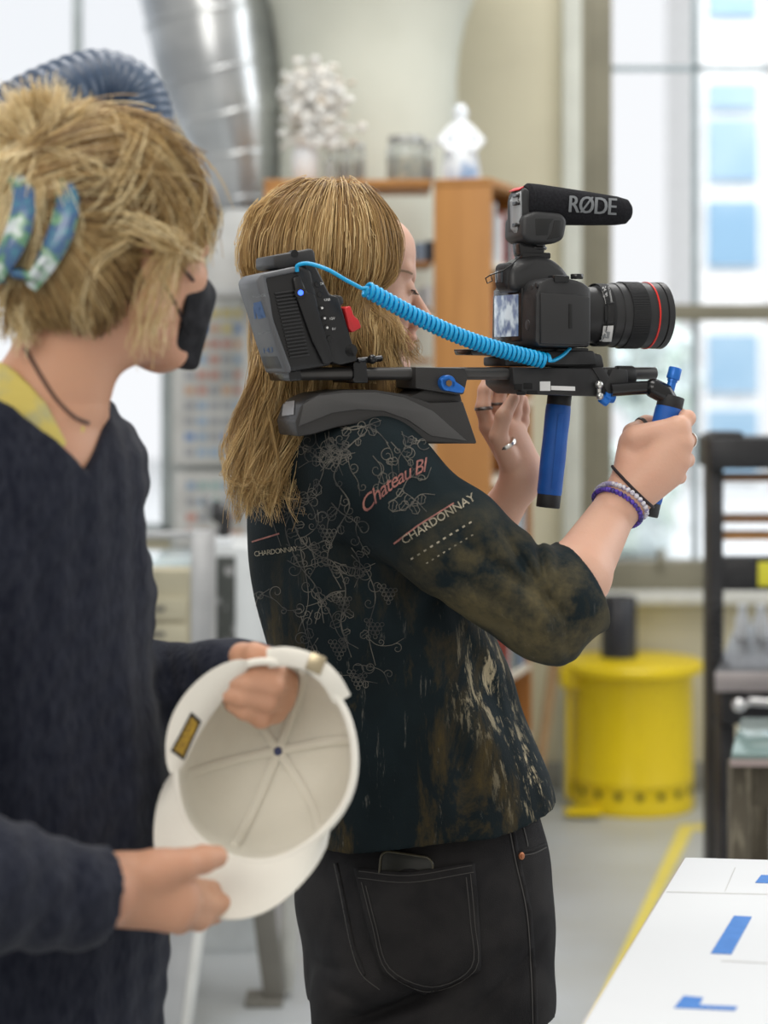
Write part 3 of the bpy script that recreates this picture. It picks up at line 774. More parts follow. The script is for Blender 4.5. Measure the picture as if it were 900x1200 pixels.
# ---------------------------------------------------------------- yellow oily-waste can
M_yel = mat('yellow_enamel', (0.80, 0.60, 0.01), 0.32, col2=(0.76, 0.57, 0.01), scale=5, spec=0.5)
kY = 6.80; kx = X(741, kY); kr = S(72, kY); kz = Z(795, kY - .2) 
k_ = thing('waste_can', 'yellow round oily waste can with lid under the window', 'waste can', (kx, kY, 0))
b = MB(); b.lathe((kx, kY, 0), [(kr * .985, 0), (kr, 0.012), (kr, 0.028), (kr * .985, 0.036), (kr * .985, 0.10), (kr * 1.0, 0.105), (kr * .985, 0.112), (kr * .97, kz * .97), (kr, kz)], n=64); b.build('drum', M_yel, k_)
M_hole = mat('vent_hole', (0.10, 0.08, 0.01), 0.7)
for a_ in range(-80, 81, 20):
    t = math.radians(a_); q = Vector((kx + math.sin(t) * kr * .985, kY - math.cos(t) * kr * .985, 0.07)); n_ = Vector((math.sin(t), -math.cos(t), 0))
    b = MB(); b.cyl(q - n_ * .004, q + n_ * .003, 0.013, n=16); b.build('vent_hole', M_hole, k_)
b = MB(); lr = S(85, kY) * .96
b.lathe((kx + .0, kY - 0.01, kz), [(lr * .97, 0), (lr, 0.004), (lr, 0.026), (lr * .97, 0.034), (lr * .6, 0.044), (0, 0.048)], n=64)
lid_ = b.build('lid', M_yel, k_)
b = MB(); b.box((kx - kr * 1.03, kY - .03, kz - .02), (0.07, 0.10, 0.07), bev=.01); b.box((kx - kr * 1.06, kY - .05, kz * .5), (0.02, 0.02, kz * .86), bev=.004); b.box((kx - kr * .9, kY - kr * .9, 0.02), (0.12, 0.08, 0.012), bev=.004)
b.build('lid_hinge', M_yel, k_)
b = MB(); cxx = X(724, kY); zz0 = kz + 0.046
b.lathe((cxx, kY - .03, zz0), [(S(21, kY), 0), (S(21, kY), S(68, kY)), (S(19.5, kY), S(71, kY)), (S(14, kY), S(71, kY)), (S(13, kY), S(66, kY)), (0, S(66, kY))], n=32)
tag(b.build('black_canister', mat('canister_black', (0.02, 0.022, 0.03), 0.22, spec=0.7)), 'black cylindrical canister standing on the yellow can lid', 'canister')
b = MB(); b.tube([P(628, 928, 6.5), P(650, 772, 6.8)], 0.018, n=8); 
bb_ = b.bm; tag(b.build('wooden_prop', mat('prop_wood', (0.32, 0.20, 0.10), 0.7)), 'brown wooden pole leaning left of the yellow can', 'pole')

# ---------------------------------------------------------------- press and small table (right edge)
M_blk = mat('press_black', (0.015, 0.015, 0.017), 0.45, col2=(0.03, 0.03, 0.032), scale=10)
pY = 5.0
pr = thing('etching_press', 'black iron press frame with wooden slots at the right edge', 'press', (X(900, pY), pY, 0))
bx('upright', X(833, pY), X(848, pY), pY, pY + 0.12, 0, Z(508, pY), M_blk, pr)
bx('upright', X(1010, pY), X(1030, pY), pY, pY + 0.12, 0, Z(508, pY), M_blk, pr)
bx('top_beam', X(830, pY), X(1032, pY), pY - 0.04, pY + 0.16, Z(549, pY), Z(512, pY), M_blk, pr, bev=.006)
bx('top_cap', X(838, pY), X(870, pY), pY - 0.02, pY + 0.1, Z(512, pY), Z(506, pY), M_blk, pr)
for y_, m_ in ((557, M_wood), (606, M_wood), (626, M_wood2)):
    bx('slot_board', X(848, pY), X(1010, pY), pY + 0.02, pY + 0.14, Z(y_ + 8, pY), Z(y_, pY), mat('slot_wood', (0.22, 0.10, 0.035), 0.5) if m_ is M_wood else mat('slot_wood2', (0.42, 0.2, 0.06), 0.5), pr)
bx('cross_beam', X(848, pY), X(1010, pY), pY, pY + 0.1, Z(692, pY), Z(655, pY), M_blk, pr)
lb_ = bx('warning_label', X(888, pY), X(925, pY), pY - 0.003, pY, Z(687, pY), Z(658, pY), mat('label_yellow', (0.75, 0.7, 0.05), 0.5), pr)
b = MB(); b.tube([P(841, 700, pY - .03) + Vector((0.010 * math.cos(k), 0.010 * math.sin(k), -k * 0.0023)) for k in np.arange(0, 70, 0.5)], 0.003, n=5); b.build('spring', M_blk, pr)
# bed
zbd = Z(796, 4.75)
b = MB(); b.prism([Vector((X(839, 4.75), 4.75, zbd)), Vector((X(1060, 4.75), 4.75, zbd)), Vector((X(1060, 5.6), 5.6, zbd)), Vector((X(862, 5.6), 5.6, zbd))], (0, 0, 0.02), bev=.003); b.build('press_bed', mat('bed_steel', (0.16, 0.165, 0.18), 0.30, metal=0.5), pr)
b = MB(); b.prism([Vector((X(838, 4.72), 4.72, zbd - .025)), Vector((X(1060, 4.72), 4.72, zbd - .025)), Vector((X(1060, 4.74), 4.74, zbd - .025)), Vector((X(838, 4.74), 4.74, zbd - .025))], (0, 0, 0.045), bev=.003); b.build('bed_edge', mat('bed_edge', (0.42, 0.38, 0.38), 0.35, metal=0.5), pr)
bx('lower_body', X(846, 4.78), X(1050, 4.78), 4.78, 4.9, Z(850, 4.78), zbd - .0, M_blk, pr, bev=.01)
b = MB(); b.tube([P(862, 828, 4.74), P(880, 822, 4.70), P(930, 826, 4.70)], 0.010, n=10); b.sphere(P(866, 826, 4.72), 0.018, n=12); b.build('crank_handle', mat('chrome', (0.7, 0.7, 0.7), 0.2, metal=1), pr)
bx('leg', X(845, 4.85), X(862, 4.85), 4.85, 4.95, 0, Z(850, 4.85), M_blk, pr)
# small side table
sY = 4.0
st = thing('side_table', 'small worn wooden side table with pale glass top at the right edge', 'table', (X(920, sY), sY, 0))
zt2 = Z(890, 3.95)
b = MB(); b.prism([Vector((X(857, 3.95), 3.95, zt2)), Vector((X(1060, 3.95), 3.95, zt2)), Vector((X(1040, 4.35), 4.35, zt2)), Vector((X(868, 4.35), 4.35, zt2))], (0, 0, 0.012), bev=.002); b.build('glass_top', mat('green_glass', (0.30, 0.42, 0.40), 0.08, metal=0.3), st)
b = MB(); b.prism([Vector((X(856, 3.94), 3.94, zt2 - .012)), Vector((X(1060, 3.94), 3.94, zt2 - .012)), Vector((X(1040, 4.36), 4.36, zt2 - .012)), Vector((X(867, 4.36), 4.36, zt2 - .012))], (0, 0, 0.012)); b.build('top_frame', mat('pink_steel', (0.45, 0.36, 0.34), 0.4), st)
M_worn = mat('worn_dark_wood', (0.10, 0.085, 0.06), 0.8, col2=(0.25, 0.22, 0.16), scale=25, stretch=(3, 3, 0.6), lo=.5, hi=.7, bump=.5)
for (px, Yl) in ((868, 3.97), (1040, 3.97), (890, 4.3)):
    bx('leg', X(px - 11, Yl), X(px + 13, Yl), Yl, Yl + .05, 0, zt2 - .012, M_worn, st)
bx('apron', X(880, 3.98), X(1030, 3.98), 3.98, 4.0, zt2 - .1, zt2 - .012, M_worn, st)
bx('lower_shelf', X(860, 4.0), X(1050, 4.0), 4.02, 4.3, 0.30, 0.32, M_worn, st)
b = MB(); b.cyl((X(884, 4.1), 4.12, .385), (X(1000, 4.1), 4.12, .387), 0.065, n=24, bev=.004); tag(b.build('paper_roll', mat('roll_grey', (0.20, 0.19, 0.20), 0.6)), 'dark grey roll lying on the side table lower shelf', 'roll')
for k, (px, w_) in enumerate(((870, .02), (892, .022))):
    b = MB(); b.lathe((X(px, 5.3), 5.3, zbd + .021), [(w_, 0), (w_, .05), (w_ * .6, .07), (w_ * .6, .09)], n=16); tag(b.build('white_pot', M_white), ['left small white pot on the press bed', 'right small white pot on the press bed'][k], 'pot')

# ---------------------------------------------------------------- white table in front
TZ = 0.9
def tpt(px, py): Yq = (EYE - TZ) * F_PX / (py - HOR); return Vector((X(px, Yq), Yq, TZ))
wt = thing('work_table', 'white topped table in the right foreground with blue tape marks', 'table', (0.7, 2.0, 0))
cA, cB = tpt(800, 1005), tpt(672, 1212); dirE = (cB - cA).normalized()
cB = cA + dirE * 1.3; wv = Vector((-dirE.y, dirE.x, 0)); wv = wv if wv.x > 0 else -wv
dw = (tpt(900, 1008) - cA).normalized()
cD = cA + dw * 0.95; cC = cB + dw * 0.95
b = MB(); b.prism([cA - Vector((0, 0, .03)), cB - Vector((0, 0, .03)), cC - Vector((0, 0, .03)), cD - Vector((0, 0, .03))], (0, 0, 0.029), bev=.003); b.build('table_top', mat('table_edge_wood', (0.50, 0.42, 0.34), 0.6), wt)
b = MB(); e1 = dirE * .004 + dw * .004
b.prism([cA + e1, cB + dw * .004, cC, cD], (0, 0, 0.0012)); 
M_paper = mat('white_table_paper', (0.66, 0.675, 0.69), 0.5, col2=(0.635, 0.65, 0.665), scale=2)
b.build('paper_cover', M_paper, wt)
for k in ((0.06, 0.06), (0.06, 0.88), (1.2, 0.06), (1.2, 0.88)):
    q = cA + dirE * k[0] + dw * k[1]; b = MB(); b.box((q.x, q.y, (TZ - .03) / 2), (0.05, 0.05, TZ - .03), bev=.004); b.build('leg', M_steel, wt)
M_line = mat('sheet_seam', (0.55, 0.55, 0.54), 0.7)
def tab_strip(name, pts, h_, m_, par, label=None):
    b = MB(); b.prism([tpt(*p) + Vector((0, 0, 0.0013)) for p in pts], (0, 0, h_)); o = b.build(name, m_, par)
    if label: tag(o, label, 'tape')
    return o
for pts in ([(781, 1046), (900, 1049), (900, 1050), (781, 1047)], [(861, 1018), (849, 1046), (850, 1046), (862, 1018)], [(845, 1127), (900, 1130), (900, 1131), (845, 1128)]):
    tab_strip('sheet_seam', pts, 0.0003, M_line, wt)
M_btape = mat('blue_masking_tape', (0.035, 0.17, 0.50), 0.6, col2=(0.045, 0.19, 0.54), scale=60)
tab_strip('masking_tape', [(860, 1075), (881, 1076), (857, 1120), (833, 1119)], 0.0006, M_btape, None, 'long blue tape strip in the middle of the white table')
tab_strip('masking_tape', [(801, 1169), (824, 1171), (817, 1184), (790, 1183)], 0.0006, M_btape, None, 'short wide blue tape piece on the near part of the table')
tab_strip('masking_tape', [(818, 1180), (864, 1182), (861, 1186), (816, 1184)], 0.0009, M_btape, None, 'thin blue tape sliver touching the short wide piece')
tab_strip('masking_tape', [(892, 1027), (925, 1028), (918, 1037), (885, 1036)], 0.0006, M_btape, None, 'blue tape piece at the far right edge of the white table')
# ================================================================ SHOULDER RIG, CAMERA, MICROPHONE, BATTERY
AL = math.radians(20.0)
RO = Vector((0.0, 2.46, 1.49))
RU = Vector((math.cos(AL), math.sin(AL), 0)); RV = Vector((-math.sin(AL), math.cos(AL), 0))
RF = Matrix(((RU.x, RV.x, 0, RO.x), (RU.y, RV.y, 0, RO.y), (0, 0, 1, RO.z), (0, 0, 0, 1)))
def R(px, py, v=0.0):
    k = (px - CX) / F_PX
    u = (k * (RO.y + v * RV.y) - RO.x - v * RV.x) / (RU.x - k * RU.y)
    Y = RO.y + u * RU.y + v * RV.y
    return Vector((u, v, EYE - (py - HOR) * Y / F_PX - RO.z))
def RW(px, py, v=0.0): return RF @ R(px, py, v)
def rprism(b, pts, v0, v1, bev=0.002):
    b.prism([R(x_, y_, v0) for x_, y_ in pts], (0, v1 - v0, 0), bev=bev); return b
M_black = mat('rig_black_plastic', (0.020, 0.020, 0.021), 0.42, spec=.35, col2=(0.028, 0.028, 0.029), scale=30, bump=0.12, bscale=500)
M_rubber = mat('black_rubber', (0.016, 0.016, 0.017), 0.6, bump=0.2, bscale=700)
M_gloss = mat('gloss_black', (0.012, 0.012, 0.013), 0.18)
M_carbon = mat('rod_anodised', (0.075, 0.072, 0.070), 0.35, metal=0.5)
M_blue = mat('blue_grip_foam', (0.006, 0.085, 0.38), 0.55, col2=(0.008, 0.10, 0.42), scale=40, bump=0.25, bscale=900)
M_bluek = mat('blue_anodised_knob', (0.02, 0.17, 0.62), 0.32, metal=0.25)
M_greyp = mat('battery_grey', (0.12, 0.125, 0.135), 0.4)
M_red = mat('red_clamp', (0.62, 0.03, 0.035), 0.35)
M_metal = mat('bare_metal', (0.6, 0.6, 0.58), 0.3, metal=0.9)
M_label = mat('white_label', (0.75, 0.75, 0.74), 0.5)
M_decal = mat('print_grey', (0.32, 0.34, 0.35), 0.6)
M_dgrey = mat('dark_grey_plastic', (0.034, 0.034, 0.035), 0.45, spec=.4, bump=.1, bscale=500)
M_stap = mat('satin_plastic', (0.040, 0.038, 0.037), 0.36, spec=.4, bump=0.1, bscale=400)

rig = thing('shoulder_rig', 'black camera shoulder rig with blue handles resting on the operator\'s shoulder', 'camera rig', M=RF)
# rods
for v in (-0.03, 0.03):
    a = R(343, 438, v); c = R(768, 441, v); c.z = a.z = R(450, 438, -0.03).z
    if v > 0: a = Vector((a.x, v, a.z)); c = Vector((c.x, v, c.z))
    b = MB(RF); b.cyl(a, c, 0.0078, n=24, bev=0.001); b.build('rod', M_carbon, rig)
rz = R(450, 438, -0.03).z
# shoulder pad
b = MB(RF)
up_ = [(352, 476), (360, 468), (376, 461), (404, 457), (440, 457), (474, 462), (505, 472), (543, 470), (560, 520), (497, 520), (488, 510), (474, 502), (450, 496), (425, 496), (395, 501), (368, 509), (349, 512), (346, 494)]
rprism(b, up_, -0.055, 0.022, bev=0.003); pad = b.build('shoulder_pad', M_stap, rig)
b = MB(RF)
band = [(356, 474), (372, 464), (404, 460), (440, 460), (474, 466), (508, 482), (548, 517), (505, 511), (478, 492), (450, 482), (420, 480), (390, 484), (350, 500)]
rprism(b, [(x_, y_) for x_, y_ in band], -0.057, -0.053, bev=0.0012); b.build('pad_side_rib', mat('pad_rib', (0.075, 0.073, 0.072), 0.5, bump=.1, bscale=300), pad)
bm2 = bmesh.new(); poly_px(bm2, [(333, 472), (346, 470), (345, 486), (331, 488)]); on_surface(bm2, bvh_of(pad), 'pad_badge', mat('badge_grey', (0.40, 0.40, 0.41), 0.3, metal=.3), pad, off=.001, cell=4)
# bracket with blue lever
b = MB(RF); rprism(b, [(487, 430), (545, 431), (549, 440), (544, 462), (536, 463), (487, 455)], -0.048, 0.048, bev=0.002)
rprism(b, [(500, 455), (540, 461), (543, 474), (470, 470)], -0.04, 0.04, bev=0.003); br_ = b.build('pad_bracket', M_stap, rig)
b = MB(RF); c = R(523, 449, -0.052); b.cyl(c + Vector((0, .006, 0)), c - Vector((0, .008, 0)), 0.0098, n=24, bev=.0015); rprism(b, [(516, 444), (526, 441), (546, 455), (543, 461), (534, 460), (520, 457)], -0.060, -0.050, bev=0.002)
lv = b.build('lock_lever', M_bluek, rig)
b = MB(RF); b.cyl(c - Vector((0, .008, 0)), c - Vector((0, .0095, 0)), 0.0042, n=6); b.build('lever_bolt', mat('brass_bolt', (.25, .16, .08), .4, metal=.8), lv)
# rear clamp on the rod below the battery plate
b = MB(RF); rprism(b, [(337, 432), (352, 431), (354, 446), (340, 447)], -0.042, 0.042, bev=.002); rprism(b, [(414, 424), (430, 424), (432, 449), (415, 449)], -0.042, 0.042, bev=.002)
b.cyl(R(418, 423, -0.04), R(446, 420, -0.02), 0.004, n=12); b.sphere(R(436, 421, -0.035), 0.006, n=10)
b.build('rod_clamp', M_gloss, rig)
# camera base plate
b = MB(RF); rprism(b, [(551, 409), (632, 406), (690, 408), (690, 414), (632, 418), (553, 416)], -0.028, 0.028, bev=.0015); b.build('slide_plate', M_gloss, rig)
b = MB(RF); rprism(b, [(592, 418), (685, 411), (706, 416), (709, 431), (592, 429)], -0.036, 0.036, bev=.003)
rprism(b, [(640, 411), (697, 411), (701, 428), (636, 428)], -0.042, 0.03, bev=.003); b.build('quick_release_base', M_black, rig)
b = MB(RF); rprism(b, [(600, 430), (712, 432), (716, 449), (708, 465), (640, 463), (614, 462), (602, 452)], -0.046, 0.046, bev=.003)
bc = b.build('rod_block', M_black, rig)
for x0, x1, y0, y1 in ((585+18, 612, 450, 457), (614, 624, 449, 456), (606, 616, 459, 463), (618, 630, 458, 462)):
    b = MB(RF); rprism(b, [(x0, y0), (x1, y0), (x1, y1), (x0, y1)], -0.0472, -0.0455, bev=0.0004); b.build('cut_out', mat('hole_black', (.004, .004, .004), .8), bc)
b = MB(RF); rprism(b, [(646, 452), (674, 453), (674, 458), (646, 457)], -0.0478, -0.046, bev=0); b.build('serial_label', M_label, bc)
b = MB(RF); rprism(b, [(633, 447), (645, 447), (645, 458), (633, 458)], -0.0476, -0.046, bev=0); b.build('square_sticker', M_label, bc)
for v in (-0.03, 0.03):
    b = MB(RF); c = R(700, 441, v); b.cyl(R(664, 441, v) * 1, R(700, 441, v), 0.0128, n=24, bev=.001); b.cyl(R(722, 441, v), R(741, 441, v), 0.0135, n=24, bev=.001); b.build('rod_sleeve', M_black, rig)
# wedge clamp between rod and arm
b = MB(RF); rprism(b, [(718, 432), (736, 433), (737, 448), (732, 452), (730, 464), (712, 464), (709, 452)], -0.048, 0.046, bev=.002); b.build('front_clamp', M_black, rig)
b = MB(RF); rprism(b, [(694, 431), (706, 430), (722, 452), (720, 462), (713, 462)], -0.0475, -0.044, bev=.001); b.build('clamp_strap', M_black, rig)
# small lever and blue knob below
b = MB(RF); b.cyl(R(702, 449, -0.05), R(702, 468, -0.05), 0.003, n=12); b.sphere(R(702, 451, -0.052), 0.0055, n=10); b.sphere(R(703, 464, -0.052), 0.005, n=10); b.build('clamp_screw', M_metal, rig)
b = MB(RF); b.cyl(R(707, 463, -0.04), R(719, 465, -0.04), 0.0085, n=20, bev=.001); b.cyl(R(704, 466, -0.044), R(712, 472, -0.044), 0.006, n=14, bev=.001); b.build('clamp_knob', M_bluek, rig)
# front arm to the near handle
b = MB(RF); b.tube([R(716, 457, -0.05), R(742, 455, -0.055), R(762, 454, -0.06)], 0.0085, n=16); b.sphere(R(766, 455, -0.062), 0.0125, n=20)
b.tube([R(766, 455, -0.062), R(778, 461, -0.066), R(784, 470, -0.067)], [0.0125, 0.013, 0.0115], n=18); b.build('ball_arm', M_gloss, rig)
b = MB(RF); a = R(785, 458, -0.067); c = R(789, 442, -0.067); dd = (c - a).normalized(); b.cyl(a, c, 0.0055, n=12); b.cyl(c - dd * .003, c + dd * .0125, 0.0085, n=18, bev=.0015); b.cyl(c - dd * .006, c - dd * .003, 0.0065, n=18); b.build('arm_knob', M_bluek, rig)
# handles: each cap, grip, cap
def handle(pt, pb, v, r):
    a = R(*pt, v); c = R(*pb, v); d_ = (c - a).normalized(); L = (c - a).length
    b = MB(RF)
    st_ = []
    N = 26
    q0 = a + d_ * .014; q1 = c - d_ * .017
    pts = [q0.lerp(q1, i / N) for i in range(N + 1)]
    b.tube(pts, [r * (0.96 if i in (0, N) else 1.0 + 0.012 * math.sin(i * 0.5)) for i in range(N + 1)], n=32)
    gg = b.build('handle', M_blue, rig)
    b = MB(RF); b.cyl(a - d_ * .001, a + d_ * .015, r * .97, n=32, bev=.0015); b.build('end_cap', M_rubber, gg)
    b = MB(RF); b.cyl(c - d_ * .018, c, r * .95, n=32, bev=.0015); b.build('end_cap', M_rubber, gg)
    b = MB(RF); s0 = Vector((0.006, -r * 1.0, 0)); rprism_pts = None
    side = Vector((0, -1, 0)); off = side * (r - .0006)
    ex = d_.cross(side).normalized()
    b.prism([q0 + d_ * .012 - ex * .001 + off, q0 + d_ * .012 + ex * .007 + off, q1 - d_ * .008 + ex * .006 + off, q1 - d_ * .008 - ex * .001 + off], (0, -0.0012, 0), bev=.0005); b.build('grip_panel', M_blue, gg)
    return a, c
def thing_part(name, b, m_, par): return b.build(name, m_, par)
handle((656, 462), (642, 595), 0.03, 0.0162)
HA, HC = handle((787, 465), (756, 604), -0.067, 0.0172)

# ---------------- camera
cb = RF @ Matrix.Translation(R(662, 408, 0))
cam_t = thing('photo_camera', 'black digital camera with large zoom lens mounted on the shoulder rig', 'camera', M=RF @ Matrix.Translation(R(650, 410, 0.0)))
M_cam = mat('camera_body_black', (0.018, 0.018, 0.019), 0.40, col2=(0.024, 0.024, 0.025), scale=40, bump=0.25, bscale=900)
M_camg = mat('camera_body_smooth', (0.030, 0.030, 0.031), 0.38, spec=.4, bump=0.1, bscale=900)
NV, FV = -0.070, 0.070
b = MB(RF)
side = [(632, 330), (644, 325), (668, 326), (683, 330), (694, 337), (694, 404), (690, 407), (632, 407), (627, 400), (628, 345)]
rprism(b, side, NV, FV, bev=.006)
body = b.build('camera_body', M_cam, cam_t)
# grip panel on the near side
b = MB(RF); rprism(b, [(634, 343), (672, 345), (692, 348), (692, 400), (686, 404), (634, 403)], NV - .004, NV + .004, bev=.002); b.build('card_door', M_camg, body)
b = MB(RF); rprism(b, [(667, 356), (671, 356), (671, 385), (667, 385)], NV - .0052, NV, bev=.0006); b.build('door_latch', mat('slot', (.006, .006, .006), .5), body)
b = MB(RF); c = R(658, 330, NV + .012); rprism(b, [(650, 322), (668, 323), (668, 331), (650, 331)], NV - .002, NV + .02, bev=.002); b.cyl(R(676, 327, NV + .02), R(676, 321, NV + .02), .008, n=20, bev=.001); b.build('shutter_button', M_gloss, body)
# prism hump
b = MB(RF)
b.prism([R(598, 342, -.028), R(599, 314, -.026), R(610, 304, -.022), R(628, 298, -.02), R(645, 301, -.02), R(660, 311, -.022), R(672, 328, -.026), R(674, 342, -.026)], (0, .052, 0), bev=.010, seg=4)
b.build('prism_hump', M_camg, body)
b = MB(RF); a = R(594, 324, 0); b.box(a + Vector((-.002, 0, 0)), (.016, .038, .034), bev=.007, seg=3); eye_ = b.build('eyepiece', M_rubber, cam_t)
b = MB(RF); b.box(a + Vector((-.0105, 0, 0)), (.003, .020, .016), bev=.001); b.build('eyepiece_glass', mat('eyepiece_glass', (.05, .06, .07), .05), eye_)
# rear face: lcd, dial, buttons (plane facing backwards)
ub = R(632, 370, NV).x - 0.0005
def rear(v, z): return Vector((ub, v, z))
def vz(px, py):
    """point on the rear face seen at px,py"""
    lo_, hi_ = -.09, .09
    for _ in range(40):
        md = (lo_ + hi_) / 2; w_ = RF @ Vector((ub, md, 0)); q = CX + F_PX * w_.x / w_.y
        if q > px: lo_ = md
        else: hi_ = md
    w_ = RF @ Vector((ub, md, 0)); return Vector((ub, md, EYE - (py - HOR) * w_.y / F_PX - RO.z))
def rear_box(name, x0, x1, y0, y1, th, m_, par, bev=.001):
    p = vz(x0, y0); q = vz(x1, y1); b = MB(RF); b.box(((ub - th / 2), (p.y + q.y) / 2, (p.z + q.z) / 2), (th, abs(p.y - q.y), abs(p.z - q.z)), bev=bev); return b.build(name, m_, par)
bez = rear_box('screen_bezel', 583, 616, 340, 400, .006, M_gloss, cam_t, .002)
M_scr = mat('screen_image', (0.10, 0.12, 0.14), 0.2, emit=(0.42, 0.50, 0.56), estr=0.75)
n_ = M_scr.node_tree.nodes; l_ = M_scr.node_tree.links; rr_ = n_.new('ShaderNodeValToRGB'); no_ = n_.new('ShaderNodeTexNoise'); no_.inputs['Scale'].default_value = 60
rr_.color_ramp.elements[0].position = .38; rr_.color_ramp.elements[0].color = (.07, .11, .22, 1); rr_.color_ramp.elements[1].position = .6; rr_.color_ramp.elements[1].color = (.55, .62, .66, 1)
l_.new(n_[M_scr['mp']].outputs[0], no_.inputs[0]); l_.new(no_.outputs['Fac'], rr_.inputs[0]); l_.new(rr_.outputs[0], n_['Principled BSDF'].inputs['Emission Color'])
rear_box('screen', 585.5, 612.5, 347, 394, .0075, M_scr, bez, .0003)
cdl = vz(622.5, 381); b = MB(RF); b.cyl(cdl, cdl - Vector((.004, 0, 0)), .0165, n=32, bev=.001); dl = b.build('rear_dial', M_gloss, cam_t)
b = MB(RF); b.cyl(cdl - Vector((.003, 0, 0)), cdl - Vector((.0055, 0, 0)), .007, n=24, bev=.0008); b.build('dial_button', M_camg, dl)
for (px, py) in ((620, 342), (625, 337), (630, 334), (620, 350), (619, 360), (626, 398)):
    c = vz(px, py); b = MB(RF); b.cyl(c, c - Vector((.0025, 0, 0)), .0035, n=16, bev=.0006); b.build('rear_button', M_camg, cam_t)
c = vz(619, 351); b = MB(RF); b.cyl(c, c - Vector((.0035, 0, 0)), .0065, n=20, bev=.001); b.build('joystick', M_gloss, cam_t)
# tiny strap lug and far button
b = MB(RF); b.box(vz(581, 377) + Vector((.006, .004, 0)), (.006, .008, .008), bev=.002); b.build('side_lug', M_gloss, cam_t)
# lens
la = R(688, 371.5, 0); lb2 = R(760, 369.5, 0); la.z = lb2.z = R(765, 369.8, 0).z
u1 = la.x; 
def ulen(px): return R(px, 370, 0).x
Ls = MB(RF); base = Vector((0, 0, la.z)); ax = (1, 0, 0)
def lring(name, prof, m_, par, n=64):
    b = MB(RF); b.lathe(base, [(r_, h_) for h_, r_ in prof], n=n, axis=(1, 0, 0)); return b.build(name, m_, par)
rL = .0425
x0 = ulen(690); xs_ = [ulen(q) for q in (694, 712, 716, 722, 752, 756, 764)]
lens = lring('lens_barrel', [(x0 - .02, .034), (x0, .036), (xs_[0] + .003, .0365), (xs_[0] + .004, .0385), (xs_[1], .0405), (xs_[2], .0405), (xs_[2] + .001, .0418), (xs_[3], .0418), (xs_[4], .0425), (xs_[4] + .016, .0432), (xs_[4] + .0165, .0412), (xs_[4] + .018, .0412), (xs_[4] + .0185, .0432), (xs_[4] + .026, .0435), (xs_[4] + .027, .0420), (xs_[4] + .0265, .0385), (xs_[4] + .016, .034), (xs_[4] + .014, 0.0)], M_camg, cam_t)
# ribbed rings
for (a_, b_, r_) in ((xs_[0] + .002, xs_[1] - .006, .0400), (xs_[3] + .004, xs_[4] - .008, .0428)):
    b = MB(RF)
    n = 150
    for k in range(n):
        t = 2 * math.pi * k / n; q = Vector((0, math.cos(t), math.sin(t)))
        b.box(base + Vector(((a_ + b_) / 2, 0, 0)) + q * r_, (b_ - a_, .0011, .0011), rot=Matrix.Rotation(t, 3, 'X'))
    rg = b.build('focus_ring_ribs', M_rubber, lens)
lring('red_ring', [(xs_[4] + .0035, .0420), (xs_[4] + .0035, .0437), (xs_[4] + .0055, .0437), (xs_[4] + .0055, .0420)], mat('lens_red_ring', (.75, .03, .02), .35), lens)
lring('front_glass', [(xs_[4] + .018, .034), (xs_[4] + .021, .02), (xs_[4] + .022, 0)], mat('lens_glass', (.02, .02, .04), .03, spec=.9), lens)
lens_bvh = bvh_of(lens)
bm2 = bmesh.new(); poly_px(bm2, [(706, 381), (718, 380.5), (716, 398), (704, 398)]); stk = on_surface(bm2, lens_bvh, 'barcode_sticker', M_label, lens, off=.0035, cell=3)
bm2 = bmesh.new(); poly_px(bm2, [(709, 387), (714, 387), (713, 394), (708, 394)]); on_surface(bm2, lens_bvh, 'barcode', M_decal, lens, off=.0040, cell=3)
bm2 = bmesh.new(); poly_px(bm2, [(708, 358), (719, 358), (718, 378), (708, 378)]); on_surface(bm2, lens_bvh, 'distance_window', M_gloss, lens, off=.0032, cell=3)
M_lwhite = mat('lens_white_print', (.6, .6, .6), .5)
b = text_px('24-70mm', lambda s: (706 + s * .18, 338 + s * 0.98, 1.38), 5.0); on_surface(b, lens_bvh, 'lens_print', M_lwhite, lens, off=.0028, cell=3)
b = text_px('ULTRASONIC', lambda s: (712 + s * .18, 338 + s * 0.98, 1.38), 3.0); on_surface(b, lens_bvh, 'lens_print', M_lwhite, lens, off=.0028, cell=3)
# dangling thin cord at the eyepiece
b = MB(RF); b.tube([R(*p) for p in [(610, 300, -.02), (598, 312, -.022), (588, 318, -.022), (575, 322, -.022), (569, 326, -.022), (571, 332, -.022), (577, 329, -.022), (575, 322, -.026), (584, 319, -.026)]], .0009, n=6)
tag(b.build('microphone_lead', M_gloss), 'thin black looped lead hanging behind the camera eyepiece', 'cable')

# ---------------- microphone on the hot shoe
M_foam = mat('foam_windscreen', (.010, .010, .012), .95, col2=(.016, .016, .019), scale=400, bump=.6, bscale=1400, spec=.2)
mic = thing('shotgun_microphone', 'short black shotgun microphone with foam windscreen on top of the camera', 'microphone', M=RF @ Matrix.Translation(R(632, 296, 0)))
ma = R(613, 238.5, 0); mb_ = R(739, 248.5, 0); md_ = (mb_ - ma).normalized(); ML = (mb_ - ma).length
b = MB(RF); b.lathe(ma, [(.0, .0), (.022, .0), (.0262, .005), (.0260, .02), (.0240, ML * .35), (.0210, ML * .65), (.0186, ML * .86), (.0160, ML * .95), (.0105, ML * .985), (0, ML)], n=48, axis=md_); foam = b.build('foam_cover', M_foam, mic)
fb = bvh_of(foam)
b = text_px('R\u00d8DE', lambda s: (664 + s * 0.83, 248 + s * .055, .065), 27, offset=0.0, spacing=0.92)
for v_ in b.verts: pass
on_surface(b, fb, 'logo_lettering', mat('logo_grey', (.17, .18, .19), .6), foam, off=.0012, cell=2.5)
